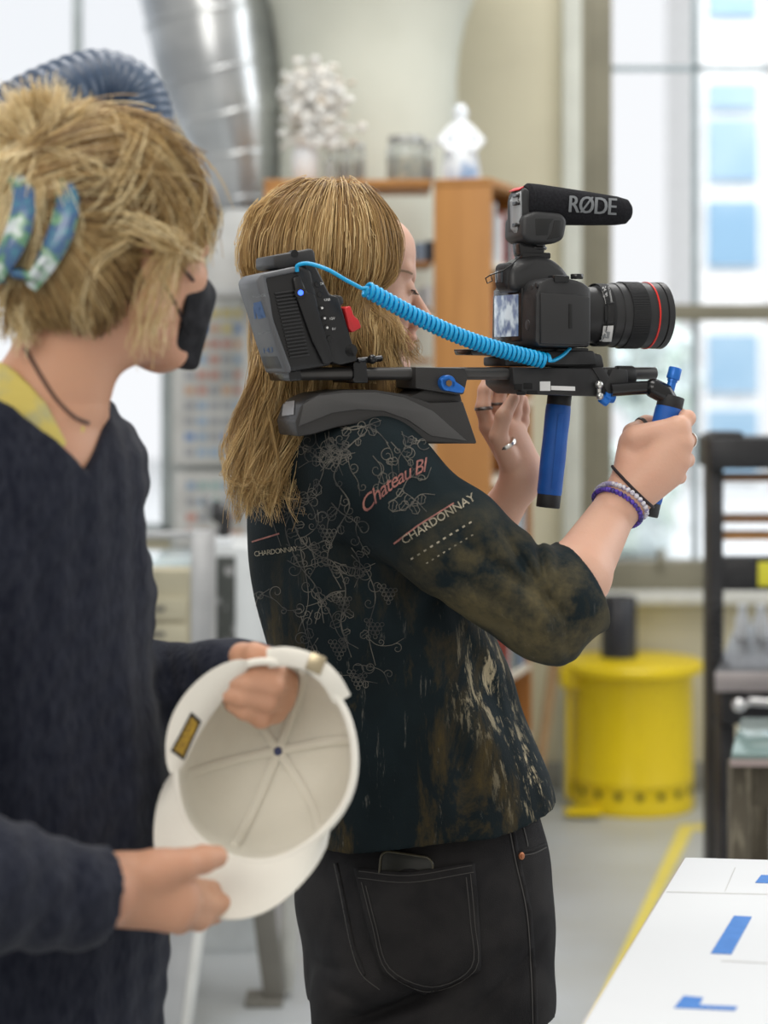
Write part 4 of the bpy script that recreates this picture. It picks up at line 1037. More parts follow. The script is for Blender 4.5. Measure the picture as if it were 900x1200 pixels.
b = text_px('R\u00d8DE', lambda s: (665.2 + s * 0.83, 248 + s * .055, .065), 27, spacing=0.92); on_surface(b, fb, 'logo_lettering', bpy.data.materials['logo_grey'], foam, off=.0011, cell=2.5)
b = MB(RF); b.prism([R(x_, y_, -.019) for x_, y_ in [(609, 226), (614, 219), (621, 222), (629, 245), (627, 262), (619, 276), (611, 278), (607, 268), (607, 235)]], (0, .036, 0), bev=.004, seg=3); bk = b.build('rear_housing', M_dgrey, mic)
bm2 = bmesh.new(); poly_px(bm2, [(598, 236), (602, 228), (611, 224), (612, 272), (606, 276), (599, 268)]); pnl = on_surface(bm2, bvh_of(bk), 'switch_panel', mat('mic_panel_grey', (.30, .31, .32), .4), bk, off=.0008, thick=.0006, cell=4)
for py in (228, 237, 262): 
    bm2 = bmesh.new(); poly_px(bm2, [(602, py), (609, py - 1), (609, py + 3), (602, py + 4)]); on_surface(bm2, bvh_of(bk), 'panel_switch', M_gloss, bk, off=.0020, thick=.0008, cell=4)
b = MB(RF); rprism(b, [(608, 221.5), (614, 218), (614, 219.5), (608, 223)], -.0155, .0155, bev=.0003); b.build('red_band', M_red, mic)
b = MB(RF); b.prism([R(x_, y_, -.030) for x_, y_ in [(613, 253), (628, 247), (660, 250), (666, 258), (662, 280), (650, 286), (622, 285), (612, 278)]], (0, .060, 0), bev=.006, seg=3); sm = b.build('shock_mount', M_dgrey, mic)
b = MB(RF); rprism(b, [(627, 256), (650, 256), (645, 262), (642, 276), (628, 276)], -.0305, -.0285, bev=.001); rprism(b, [(650, 258), (658, 258), (657, 278), (641, 281), (647, 272)], -.0308, -.0285, bev=.001); b.build('mount_window', mat('mount_dark', (.01, .01, .01), .5), sm)
b = MB(RF); c = R(628, 290, 0); b.cyl(R(629, 283, 0), R(629, 290, 0), .011, n=24, bev=.001); b.cyl(R(628, 289, 0), R(628, 293, 0), .014, n=24, bev=.0015); rprism(b, [(608, 284), (620, 282), (640, 292), (636, 303), (610, 300)], -.012, .012, bev=.003); b.box(R(624, 300, 0), (.04, .026, .008), bev=.002)
b.build('shoe_foot', M_gloss, mic)

# ---------------- battery and plate
M_batt = mat('battery_black', (.013, .013, .014), .33, bump=.08, bscale=300)
bt = thing('camera_battery', 'large black and grey camera battery on the rear of the shoulder rig', 'battery', M=RF @ Matrix.Translation(R(350, 430, 0)))
B0, B1 = -.052, .024
b = MB(RF); rprism(b, [(303, 322), (352, 312), (365, 316), (390, 428), (338, 437), (330, 432)], B0, B1, bev=.005); blk = b.build('battery_body', M_batt, bt)
b = MB(RF); rprism(b, [(300, 328), (306, 321), (347, 312), (352, 318), (312, 326), (317, 350), (321, 375), (342, 432), (341, 438), (334, 437), (322, 402), (310, 362), (302, 338)], B0 - .003, B1 + .002, bev=.003); sh = b.build('battery_shell', M_greyp, bt)
# ribs
for k in range(19):
    y_ = 343 + k * 4.15; x_ = 322 + (y_ - 343) * .235
    b = MB(RF); rprism(b, [(x_, y_), (x_ + 23, y_ - 3.2), (x_ + 23.4, y_ - 1.2), (x_ + .4, y_ + 2)], B0 - .0035, B0 + .002, bev=.0005); b.build('battery_rib', mat('rib_black', (.028, .028, .03), .35) if k == 0 else bpy.data.materials['rib_black'], blk)
M_bluep = mat('blue_print', (.03, .10, .26), .5)
for pts in ([(297, 355), (306, 353), (312, 372), (303, 374)], ):
    bm2 = bmesh.new(); poly_px(bm2, pts); on_surface(bm2, bvh_of(sh), 'blue_marking', M_bluep, sh, off=.0004, cell=4)
shb_ = bvh_of(sh)
for txt, x_, y_, sz, m_ in (('R', 297, 374, 22, M_bluep), ('143', 308, 414, 9, M_bluep), ('V-LOCK', 296, 349, 4.5, M_decal), ('BATTERY', 303, 392, 3.5, M_decal)):
    b = text_px(txt, lambda s: (x_ + s * .97, y_ - s * .1, -.12), sz); on_surface(b, shb_, 'marking', m_, sh, off=.0004, cell=3)
pl = MB(RF); rprism(pl, [(343, 325), (352, 322), (360, 342), (370, 345), (376, 372), (392, 424), (380, 428), (366, 400), (348, 350)], B0 - .006, B0 + .01, bev=.003)
sp_ = pl.build('charge_panel', M_batt, bt)
b = MB(RF); c = R(352, 343, B0 - .007); b.cyl(c, c - Vector((0, .0015, 0)), .0032, n=16); led = b.build('status_light', mat('blue_led', (.02, .08, .9), .3, emit=(.04, .12, 1.0), estr=3.0), sp_)
b = MB(RF); b.cyl(c + Vector((0, .001, 0)), c - Vector((0, .0006, 0)), .0072, n=24, bev=.0005); b.build('light_bezel', M_gloss, sp_)
plate = thing('battery_plate', 'tall black battery mounting plate between battery and operator\'s hair', 'battery plate', M=RF @ Matrix.Translation(R(385, 430, 0)))
b = MB(RF); rprism(b, [(357, 306), (370, 310), (387, 345), (397, 348), (420, 423), (399, 428), (386, 424), (364, 345)], -.05, .048, bev=.003); pb = b.build('plate_body', M_batt, plate)
b = MB(RF); rprism(b, [(321, 299), (365, 291), (369, 294), (371, 309), (342, 314), (326, 315), (321, 312)], -.030, .05, bev=.003); b.build('top_connector', M_dgrey, plate)
b = MB(RF); c = R(345, 297, -.03); b.cyl(c - Vector((0, .001, 0)), c + Vector((0, .01, 0)), .0045, n=16); b.build('connector_socket', mat('socket', (.004, .004, .004), .5), plate)
for (px, py) in ((377, 361), (380, 373), (383, 384), (386, 397), (372, 333), (375, 345)):
    c = R(px, py, -.051); b = MB(RF); b.cyl(c, c - Vector((0, .0012, 0)), .0036, n=16, bev=.0004); s__ = b.build('plate_socket', M_gloss, pb)
    if py > 350 and py < 390: b = MB(RF); b.cyl(c, c - Vector((0, .002, 0)), .0014, n=10); b.build('socket_pin', M_label, s__)
b = MB(RF); rprism(b, [(381, 351), (391, 345), (402, 347), (404, 356), (398, 360), (399, 392), (404, 405), (416, 409), (419, 417), (410, 422), (399, 416), (390, 392)], -.045, .035, bev=.003); b.build('clamp_slider', M_dgrey, plate)
c = R(410, 411, -.046); b = MB(RF); b.cyl(c, c - Vector((0, .004, 0)), .0085, n=20, bev=.001); b.build('slider_bolt', M_gloss, plate)
b = MB(RF); rprism(b, [(404, 361), (411, 358), (415, 370), (421, 375), (424, 384), (413, 390), (409, 385), (407, 374)], -.050, -.020, bev=.002); b.build('clamp_lever', M_red, plate)
pbv = bvh_of(pb)
for k, (x_, y_) in enumerate([(375, 331), (380, 350), (386, 372), (389, 384)]):
    b = text_px(['DC', 'USB', '12V', '5V'][k], lambda s: (x_ + s * .97, y_ + 3 - s * .1, -.12), 4.2); on_surface(b, pbv, 'plate_print', M_label, pb, off=.0004, cell=4)

# ---------------- coiled cable (helix) from battery to camera plate
M_cable = mat('cyan_cable', (.005, .36, .70), .35, spec=.6)
b = MB(RF)
lead = catmull([R(348, 318, -.055), R(349, 311, -.058), R(362, 309, -.066), (R(384, 316, -.08)), R(405, 328, -.088), R(424, 338, -.09)], 8)
c0 = R(428, 338, -.088); c1 = R(640, 423, -.062)
NT = 40; SP = 14; hel = []
dr_ = (c1 - c0).normalized(); e1_ = dr_.cross(Vector((0, 0, 1))).normalized(); e2_ = dr_.cross(e1_)
for k in range(NT * SP + 1):
    t = k / (NT * SP); a_ = 2 * math.pi * k / SP; cen = c0.lerp(c1, t) - Vector((0, 0, .012 * math.sin(math.pi * t)))
    t2 = 0.42 * t + 0.58 * t * t if False else t
    hel.append(cen + (e1_ * math.cos(a_) + e2_ * math.sin(a_)) * .0082)
tail = catmull([hel[-1], R(650, 422, -.058), R(660, 416, -.05), R(668, 408, -.044)], 5)
pts = [Vector(p) for p in lead] + hel + [Vector(p) for p in tail[1:]]
b.tube(pts, .0024, n=8)
tag(b.build('coiled_cable', M_cable, angle=80), 'bright blue coiled cable running from the battery to the camera plate', 'cable')
b = MB(RF); b.cyl(R(345, 320, -.056), R(349, 312, -.057), .004, n=12); 
# ================================================================ THE CAMERA OPERATOR
def skin_mat(name, col, col2, red):
    m = mat(name, col, 0.48, col2=col2, scale=7, lo=.35, hi=.7, bump=0.12, bscale=260, sss=0.12, spec=0.4)
    n = m.node_tree.nodes; l = m.node_tree.links; b = n['Principled BSDF']
    return m
M_skin = skin_mat('skin_fair', (0.66, 0.40, 0.29), (0.60, 0.33, 0.235), None)
M_skinh = mat('skin_ring_shade', (0.5, 0.3, 0.2), .5)

def head_frame(c, yaw, pitch=0.0, roll=0.0):
    """x forward, y left, z up"""
    Rm = Matrix.Rotation(yaw, 3, 'Z') @ Matrix.Rotation(pitch, 3, 'Y') @ Matrix.Rotation(roll, 3, 'X')
    c = Vector(c)
    return (lambda x, y, z: np.array(c + Rm @ Vector((x, y, z)))), np.array(Rm)
def add_head(g, H, Rm, s=1.0):
    h = lambda x, y, z: H(x * s, y * s, z * s)
    g.ell(h(-.012, 0, .035), (.094 * s, .074 * s, .084 * s), Rm, 0)                  # skull
    g.ell(h(.030, 0, -.020), (.060 * s, .064 * s, .092 * s), Rm, .03)                # face mass
    g.ell(h(.052, 0, .050), (.040 * s, .055 * s, .045 * s), Rm, .02)                 # forehead
    for y in (-1, 1):
        g.rc(h(-.005, .060 * y, -.055), h(.066, .018 * y, -.098), .014 * s, .016 * s, .02)   # jaw
        g.ell(h(.055, .042 * y, -.024), (.024 * s, .020 * s, .018 * s), Rm, .016)    # cheekbone
        g.rc(h(.086, .012 * y, .024), h(.072, .045 * y, .029), .0065 * s, .006 * s, .012)    # brow
        g.ell(h(.089, .033 * y, .007), (.014 * s, .015 * s, .011 * s), Rm, .010, 's')  # socket
        g.ell(h(.0740, .034 * y, .007), (.0130 * s, .0135 * s, .0125 * s), Rm, .003)   # lids
        g.ell(h(.094, .0125 * y, -.036), (.010 * s, .0065 * s, .0065 * s), Rm, .005)  # nostril wing
        # ear
        g.ell(h(-.008, .077 * y, -.008), (.018 * s, .007 * s, .030 * s), Rm, .004)
        g.ell(h(-.003, .083 * y, -.006), (.010 * s, .005 * s, .017 * s), Rm, .004, 's')
        g.ell(h(-.008, .078 * y, -.032), (.009 * s, .006 * s, .009 * s), Rm, .004)
    g.rc(h(.080, 0, -.095), h(.070, 0, -.100), .017 * s, .016 * s, .016)             # chin
    g.rc(h(.087, 0, .010), h(.113, 0, -.027), .0075 * s, .0085 * s, .008)            # nose bridge
    g.ell(h(.110, 0, -.031), (.0105 * s, .0098 * s, .0090 * s), Rm, .006)            # nose tip
    g.rc(h(.098, 0, -.040), h(.092, 0, -.050), .0075 * s, .008 * s, .006)            # philtrum
    g.rc(h(.092, .016, -.057), h(.092, -.016, -.057), .0048 * s, .0048 * s, .006)    # upper lip
    g.ell(h(.095, 0, -.056), (.0085 * s, .018 * s, .0052 * s), Rm, .005)
    g.ell(h(.093, 0, -.068), (.0085 * s, .017 * s, .0062 * s), Rm, .005)             # lower lip
    g.ell(h(.102, 0, -.0618), (.010 * s, .022 * s, .0012 * s), Rm, .002, 's')

# head centre at eye height
OH, ORm = head_frame(P(402, 339, 2.60), math.radians(14), math.radians(4))
torso_c = 2.585
op = thing('person', 'camera operator with long blond hair, dark printed top and black jeans, filming', 'person', (X(505, 2.6), 2.6, 0))

# ---- joints
shR = P(432, 556, 2.43); elR = P(648, 722, 2.36); wrR = P(726, 588, 2.515)
shL = P(425, 540, 2.76); elL = P(500, 735, 2.70); wrL = P(609, 566, 2.625)
g = SDF((-.32, 2.2, .86), (.46, 2.92, 1.74), 0.0024)
rows = [(Z(y_, torso_c), X(c_, torso_c), torso_c + dy, S(a_, torso_c), b_) for y_, c_, a_, b_, dy in
        [(1075, 500, 104, .135, 0), (1000, 498, 98, .128, 0), (880, 482, 94, .120, 0), (780, 455, 98, .13, 0), (680, 430, 96, .14, 0), (590, 412, 88, .145, 0), (530, 402, 70, .125, 0), (505, 398, 45, .08, 0)]]
HD = math.radians(30)
g.loft(rows, heading=HD)
g.rc(P(395, 530, 2.59), P(386, 440, 2.59), .058, .055, .03)
g.rc(P(386, 440, 2.59), OH(-.02, 0, -.03), .055, .055, .02)
add_head(g, OH, ORm)
g.rc(P(400, 545, 2.50), shR, .06, .05, .03); g.rc(P(400, 545, 2.66), shL, .06, .05, .03)
# right arm
g.rc(shR, elR, .044, .034, .02); g.rc(elR, elR.lerp(wrR, .35), .034, .041, .015)
g.rc(elR.lerp(wrR, .35), wrR, .041, .0265, .01, flat=((0.5, -.6, .3), .92))
# left arm
g.rc(shL, elL, .046, .038, .02); g.rc(elL, elL.lerp(wrL, .4), .037, .038, .015)
g.rc(elL.lerp(wrL, .4), wrL, .038, .0235, .01)
# ---- right hand (gripping the near handle, back of the hand to the viewer)
hY = RW(772, 535, -.067).y                      # depth of the handle
F1 = hY - .028                                   # palm back plane
def h(px, py, dy=0.0): return P(px, py, F1 + dy)
pal = [(h(727, 585, .008), h(797, 502, .0), .019, .0135), (h(727, 588, .006), h(800, 520, -.004), .020, .0140), (h(728, 594, .006), h(797, 541, -.002), .020, .0135), (h(728, 598, .008), h(790, 558, .004), .018, .0120),
       (h(730, 585, .012), h(740, 520, .022), .018, .017)]
for a, c, r0, r1 in pal: g.rc(a, c, r0, r1, .012)
g.rc(h(746, 512, .012), h(793, 500, .002), .0150, .0125, .010)
g.rc(h(740, 560, .014), h(780, 530, .012), .020, .016, .012)
g.rc(wrR, h(733, 584, .01), .0255, .021, .014)
fing = [  # knuckle, pip, dip, tip
    (h(794, 505, -.001), h(806, 490, .012), h(797, 487, .040), h(778, 493, .052), .0105, .0098, .0090, .0082),
    (h(799, 521, -.004), h(807, 515, .020), h(795, 512, .048), h(775, 515, .052), .0105, .0100, .0090, .0080),
    (h(797, 541, -.002), h(805, 539, .020), h(792, 537, .047), h(773, 537, .050), .0100, .0095, .0086, .0078),
    (h(789, 557, .004), h(796, 559, .022), h(784, 560, .044), h(768, 557, .046), .0092, .0085, .0078, .0070)]
for a, p_, d_, t_, r0, r1, r2, r3 in fing:
    g.chain([a, p_, d_, t_], [r0, r1, r2, r3], .0035)
g.chain([h(738, 540, .018), h(742, 508, .040), h(757, 497, .055), h(776, 495, .060)], [.016, .0125, .0105, .0085], .006)
# ---- left hand (palm towards the viewer, fingers up to the rods)
def q(px, py, dy=0.0): return P(px, py, 2.615 + dy)
for a, c, r0, r1 in [(q(612, 556, .006), q(572, 500, 0), .020, .012), (q(612, 556, .006), q(586, 495, .01), .021, .013), (q(614, 552, .008), q(597, 505, .012), .021, .013), (q(617, 545, .012), q(606, 505, .02), .018, .012)]:
    g.rc(a, c, r0, r1, .012)
g.rc(wrL, q(612, 556, .006), .0245, .0235, .014)
lf = [([q(572, 500, 0), q(566, 478, -.004), q(568, 458, .002), q(574, 440, .012)], [.0108, .0100, .0090, .0080]),
      ([q(586, 495, .010), q(584, 476, .010), q(586, 458, .014), q(590, 440, .02)], [.0108, .0100, .0090, .0080]),
      ([q(600, 500, .018), q(603, 482, .024), q(606, 466, .028), q(607, 450, .03)], [.0100, .0092, .0084, .0075]),
      ([q(609, 510, .026), q(613, 494, .034), q(614, 480, .038), q(613, 468, .04)], [.0088, .0080, .0074, .0066]),
      ([q(598, 540, -.008), q(584, 512, -.018), q(590, 488, -.022), q(602, 467, -.012)], [.0150, .0118, .0105, .0082])]
for pts, rs in lf: g.chain(pts, rs, .004)
body = g.build('body', M_skin, op)
body_bvh = bvh_of(body)
# lashes and brow on the visible side
M_lash = mat('lash_brown', (.05, .03, .02), .7)
M_browm = mat('brow_blond', (.30, .19, .12), .8)
M_lip = mat('lip_pink', (.55, .22, .19), .45)
for y in (-1, 1):
    b = MB(); b.tube([Vector(OH(.0748 + .0130 * math.cos(t), .034 * y + .0138 * math.sin(t), .0035)) for t in np.linspace(-1.15, 1.15, 14)], .0009, n=6); lash_o = b.build('eyelash_line', M_lash, op)
    b = MB()
    for t in np.linspace(-1.2, 1.2, 22):
        a = Vector(OH(.0748 + .0130 * math.cos(t), .034 * y + .0138 * math.sin(t), .0032)); c = Vector(OH(.0748 + .0185 * math.cos(t), .034 * y + .0190 * math.sin(t), -.0010)); b.tube([a, (a + c) / 2 + Vector((0, 0, -.0012)), c], [.0004, .0003, .00015], n=4)
    b.build('eyelashes', M_lash, op)
bm2 = bmesh.new(); strip_px(bm2, [(463, 320), (470, 317), (478, 318.5), (483, 321)], 3.0, 2.2); on_surface(bm2, body_bvh, 'eyebrow', M_browm, op, off=.0008, cell=3)
# nails
M_nail = mat('finger_nail', (.72, .50, .45), .22, spec=.6)
for a, p_, d_, t_, r0, r1, r2, r3 in fing[:1]: pass

# ---- jewellery
def band(c, n, r, th, w_, name, m_, beads=0, flat=1.0, up=None):
    n = Vector(n).normalized(); a = n.cross(Vector((0, 0, 1))).normalized(); b_ = n.cross(a); b = MB()
    pts = [Vector(c) + a * math.cos(t) * r + b_ * math.sin(t) * r * flat for t in np.linspace(0, 2 * math.pi, 48, endpoint=False)]
    if beads:
        pts = [Vector(c) + a * math.cos(t) * r + b_ * math.sin(t) * r * flat for t in np.linspace(0, 2 * math.pi, beads, endpoint=False)]
        for p_ in pts: b.sphere(p_, th, n=10)
    else: b.tube(pts, th, n=10, closed=True)
    return b.build(name, m_, op)
ax_ = (wrR - elR).normalized()
def fit(pts, name, th, m_, beads=0, off=.0):
    """closed loop hugging the skin: pts are centre, normal; radial rays find the skin"""
    c, n = pts; n = Vector(n).normalized(); a = n.cross(Vector((0, 0, 1))).normalized(); b_ = n.cross(a); N = beads or 48; loop = []
    for t in np.linspace(0, 2 * math.pi, N, endpoint=False):
        d_ = a * math.cos(t) + b_ * math.sin(t); hit = body_bvh.ray_cast(Vector(c) + d_ * .08, -d_, .08)[0]
        loop.append((hit if hit is not None else Vector(c) + d_ * .026) + d_ * (th * .7 + off))
    b = MB()
    if beads:
        for i_, p_ in enumerate(loop): b.sphere(p_, th, n=10)
    else: b.tube(loop, th, n=8, closed=True)
    return b.build(name, m_, op)
cW = wrR.lerp(elR, .02)
fit((P(731, 560, 2.50), Vector(P(744, 545, 2.5) - P(716, 570, 2.5)) + Vector((0, -.004, .004))), 'hair_tie', .0020, mat('hair_tie_black', (.02, .012, .016), .7))
cb_ = P(718, 586, 2.505)
n_br = Vector(P(745, 560, 2.52) - P(700, 622, 2.48))
fit((P(719, 583, 2.505), n_br), 'bead_bracelet', .0034, mat('white_beads', (.66, .64, .68), .3, col2=(.30, .27, .42), scale=160, lo=.48, hi=.54), beads=46)
fit((P(715, 590, 2.503), n_br), 'bead_bracelet', .0034, mat('violet_beads', (.10, .05, .42), .25, col2=(.04, .03, .16), scale=160, lo=.45, hi=.55), beads=46)
M_silver = mat('silver_ring', (.75, .74, .70), .22, metal=1.0)
M_dsilver = mat('dark_ring', (.16, .14, .13), .35, metal=.8)
def ring(c, n, r, th, m_, name='finger_ring'):
    n = Vector(n).normalized(); a = n.cross(Vector((0, 1, .1))).normalized(); b_ = n.cross(a); b = MB()
    for o_ in (-1, 0, 1):
        b.tube([Vector(c) + n * o_ * th * .9 + a * math.cos(t) * r + b_ * math.sin(t) * r for t in np.linspace(0, 2 * math.pi, 32, endpoint=False)], th * (1.15 if o_ == 0 else .85), n=8, closed=True)
    return b.build(name, m_, op)
ring(lf[4][0][1].lerp(lf[4][0][2], .35) if False else (lf[4][0][1] + lf[4][0][0]) / 2 + Vector((0.001, 0, .006)), lf[4][0][1] - lf[4][0][0], .0138, .0017, M_silver)
ring(lf[0][0][1] + Vector((.001, 0, -.001)), lf[0][0][2] - lf[0][0][0], .0110, .0013, M_dsilver)
ring(lf[1][0][1] + Vector((0, 0, .002)), lf[1][0][2] - lf[1][0][0], .0108, .0011, M_dsilver)
ring(h(806, 516, .016), Vector((.2, .9, .1)), .0112, .0010, M_silver)
ring(h(752, 501, .050), Vector((.8, .5, .2)), .0118, .0016, M_dsilver)

# ---- dark printed top
def folds(x, y, z):
    return (.0026 * np.sin(38 * z + 14 * x + 6 * np.sin(9 * x + 4 * z)) * np.sin(11 * x - 7 * z + 1.0)
            + .0016 * np.sin(75 * x + 22 * z + 3 * np.sin(17 * z)))
s = SDF((-.24, 2.20, .84), (.34, 2.90, 1.50), 0.0030)
rs_ = [(1060, 508, 140, .176), (1016, 506, 140, .175), (985, 504, 143, .176), (930, 499, 142, .172), (860, 482, 140, .160), (780, 455, 132, .157), (700, 432, 127, .160), (640, 420, 122, .160), (600, 412, 116, .158), (560, 405, 104, .152), (525, 400, 84, .135), (505, 398, 62, .095), (492, 397, 40, .06)]
rows = [(Z(y_, torso_c), X(c_, torso_c), torso_c, S(a_, torso_c), b_) for y_, c_, a_, b_ in rs_]
s.loft(rows, heading=HD, p=2.15)
s.rc(P(398, 545, 2.52), P(432, 556, 2.43), .075, .066, .05)
s.rc(P(398, 545, 2.64), shL, .072, .066, .05)
s.rc(P(420, 545, 2.44), P(438, 565, 2.425), .064, .068, .03)
mid = Vector((P(535, 640, 2.385))); elb = P(640, 716, 2.37)
s.rc(P(438, 565, 2.425), mid, .070, .066, .03)
s.rc(mid, elb, .066, .060, .02)
cuf = P(681, 686, 2.425); ca = (cuf - elb).normalized()
s.rc(elb, cuf + ca * .03, .060, .061, .02)
s.rc(shL, elL, .066, .062, .03)
cufL = elL.lerp(wrL, .42)
s.rc(elL, cufL, .060, .056, .02)
s.add((-.24, 2.2, .84), (.34, 2.9, 1.5), folds)
# elbow creases
def crease(x, y, z):
    d = 0
    for (px, py, Yc, dx, dz, A_, L_, W_) in [(622, 672, 2.34, .55, -.83, .010, .05, .006), (636, 664, 2.34, .15, -.98, .009, .045, .006), (604, 676, 2.34, .8, -.6, .009, .055, .007), (652, 690, 2.35, -.1, -.99, .006, .04, .007), (560, 690, 2.33, .85, -.5, .004, .07, .008), (600, 735, 2.33, .9, -.3, .004, .06, .008), (660, 740, 2.34, -.2, .98, .003, .05, .007),
                                     (560, 790, 2.43, .35, -.94, .005, .09, .009), (590, 850, 2.45, .3, -.95, .005, .10, .008), (615, 880, 2.47, .25, -.97, .004, .09, .007), (540, 900, 2.42, .15, -.99, .003, .10, .010), (470, 860, 2.42, -.2, -.98, .003, .12, .012), (500, 720, 2.40, -.6, -.8, .004, .1, .012), (420, 700, 2.42, .2, -.98, .003, .12, .012)]:
        c = P(px, py, Yc); u_ = (x - c.x) * dx + (z - c.z) * dz; v_ = -(x - c.x) * dz + (z - c.z) * dx
        d = d + A_ * np.exp(-(u_ / L_) ** 2 - (v_ / W_) ** 2) / (1 + np.exp(np.clip((y - Yc - .08) / .012, -30, 30)))
    return d
s.add((-.24, 2.2, .84), (.34, 2.9, 1.5), crease)
# open cuffs, cut flat
s.field((.20, 2.2, 1.1), (.34, 2.62, 1.42), lambda x, y, z: ((x - cuf.x) * (-.88) + (y - cuf.y) * (-.22) + (z - cuf.z) * (-.43)) , op='s')
s.rc(cuf - ca * .03, cuf + ca * .08, .052, .054, .004, 's')
cl = (wrL - elL).normalized()
s.field((.0, 2.6, 1.1), (.34, 2.9, 1.5), lambda x, y, z: ((x - cufL.x) * (-cl.x) + (y - cufL.y) * (-cl.y) + (z - cufL.z) * (-cl.z)), op='s')
s.rc(cufL - cl * .03, cufL + cl * .05, .048, .048, .004, 's')
# slanted hem: cut by the hem line, and hollow underneath
hA, hB = P(378, 1011, 2.42), P(648, 932, 2.60); sl_ = (hB.z - hA.z) / (hB.x - hA.x)
s.field((-.24, 2.2, .84), (.34, 2.9, 1.05), lambda x, y, z: (z - (hA.z + (x - hA.x) * sl_ + 0.004 * np.sin(30 * x))) * 1.0 + 0 * y, op='s')
inner = [(r[0], r[1], r[2], r[3] - .013, r[4] - .013) for r in rows]
s.loft([(r[0] - .04 if i == 0 else r[0], *r[1:]) for i, r in enumerate(inner) if r[0] < 1.02], heading=HD, p=2.15, op='s', k=.0)
s.ell(P(390, 488, 2.59), (.075, .08, .05), None, .01, 's')

M_shirt = mat('printed_top', (0.010, 0.017, 0.020), 0.75, col2=(0.008, 0.013, 0.015), scale=12, bump=.25, bscale=420, spec=.12)
n = M_shirt.node_tree.nodes; l = M_shirt.node_tree.links; bs = n['Principled BSDF']
tcn = n[M_shirt['tc']]
geo = n.new('ShaderNodeNewGeometry')
def noise(scale, stretch, detail=6, rough=.6, dist=0.0):
    mp = n.new('ShaderNodeMapping'); mp.inputs['Scale'].default_value = stretch; l.new(tcn.outputs['Object'], mp.inputs[0])
    no = n.new('ShaderNodeTexNoise'); no.inputs['Scale'].default_value = scale; no.inputs['Detail'].default_value = detail; no.inputs['Roughness'].default_value = rough; no.inputs['Distortion'].default_value = dist
    l.new(mp.outputs[0], no.inputs[0]); return no.outputs['Fac']
def ramp(inp, p0, p1):
    r = n.new('ShaderNodeMapRange'); r.inputs['From Min'].default_value = p0; r.inputs['From Max'].default_value = p1; r.clamp = True; l.new(inp, r.inputs['Value']); return r.outputs[0]
def mul(a, b_):
    q_ = n.new('ShaderNodeMath'); q_.operation = 'MULTIPLY'; l.new(a, q_.inputs[0])
    if isinstance(b_, (int, float)): q_.inputs[1].default_value = b_
    else: l.new(b_, q_.inputs[1])
    return q_.outputs[0]
def mixc(fac, a, col):
    q_ = n.new('ShaderNodeMix'); q_.data_type = 'RGBA'; l.new(fac, q_.inputs['Factor'])
    l.new(a, q_.inputs['A']); q_.inputs['B'].default_value = (*col, 1); return q_.outputs['Result']
def blob(c, r):
    """soft patch around a point of the garment"""
    q_ = n.new('ShaderNodeVectorMath'); q_.operation = 'DISTANCE'; l.new(tcn.outputs['Object'], q_.inputs[0]); q_.inputs[1].default_value = tuple(c - OPB)
    r_ = n.new('ShaderNodeMapRange'); r_.inputs['From Min'].default_value = r; r_.inputs['From Max'].default_value = r * .3; r_.clamp = True; l.new(q_.outputs['Value'], r_.inputs['Value']); return r_.outputs[0]
OPB = PARENT_M[op.name].translation
base = n['main_ramp'].outputs[0]
sp = n.new('ShaderNodeSeparateXYZ'); l.new(tcn.outputs['Object'], sp.inputs[0])
# ochre mottling over the lower body
och = mul(ramp(noise(9, (1.3, 1, .5), 8, .7, .4), .50, .66), ramp(sp.outputs['Z'], 1.30, 1.10))
c1_ = mixc(mul(och, .60), base, (.13, .085, .022))
ol = ramp(noise(14, (1, 1, 1), 8, .65), .42, .62)
slv = n.new('ShaderNodeMath'); slv.operation = 'MAXIMUM'; l.new(blob(P(640, 715, 2.33), .13), slv.inputs[0]); l.new(blob(P(560, 690, 2.33), .12), slv.inputs[1])
c2_ = mixc(mul(mul(ol, slv.outputs[0]), .85), c1_, (.105, .085, .042))
st = ramp(noise(26, (2.2, 2.2, .42), 9, .72, .3), .53, .60)
fr_ = n.new('ShaderNodeMath'); fr_.operation = 'MAXIMUM'; l.new(blob(P(618, 905, 2.5), .085), fr_.inputs[0]); l.new(mul(blob(P(590, 800, 2.48), .10), .9), fr_.inputs[1])
c3_ = mixc(mul(mul(st, fr_.outputs[0]), .85), c2_, (.50, .42, .27))
st2 = ramp(noise(30, (2.5, 2.5, .35), 9, .75), .60, .68)
c4_ = mixc(mul(mul(st2, ramp(sp.outputs['Z'], 1.34, .98)), .45), c3_, (.32, .30, .25))
l.new(c4_, bs.inputs['Base Color'])
shirt = s.build('printed_top', M_shirt, op)
sbv = bvh_of(shirt)
M_vine = mat('vine_print', (.13, .12, .10), .8, col2=(.04, .04, .038), scale=30, lo=.4, hi=.6)
M_pink = mat('pink_script', (.36, .15, .12), .8, col2=(.22, .09, .08), scale=80)
M_beige = mat('beige_lettering', (.36, .32, .24), .8, col2=(.2, .18, .13), scale=80)
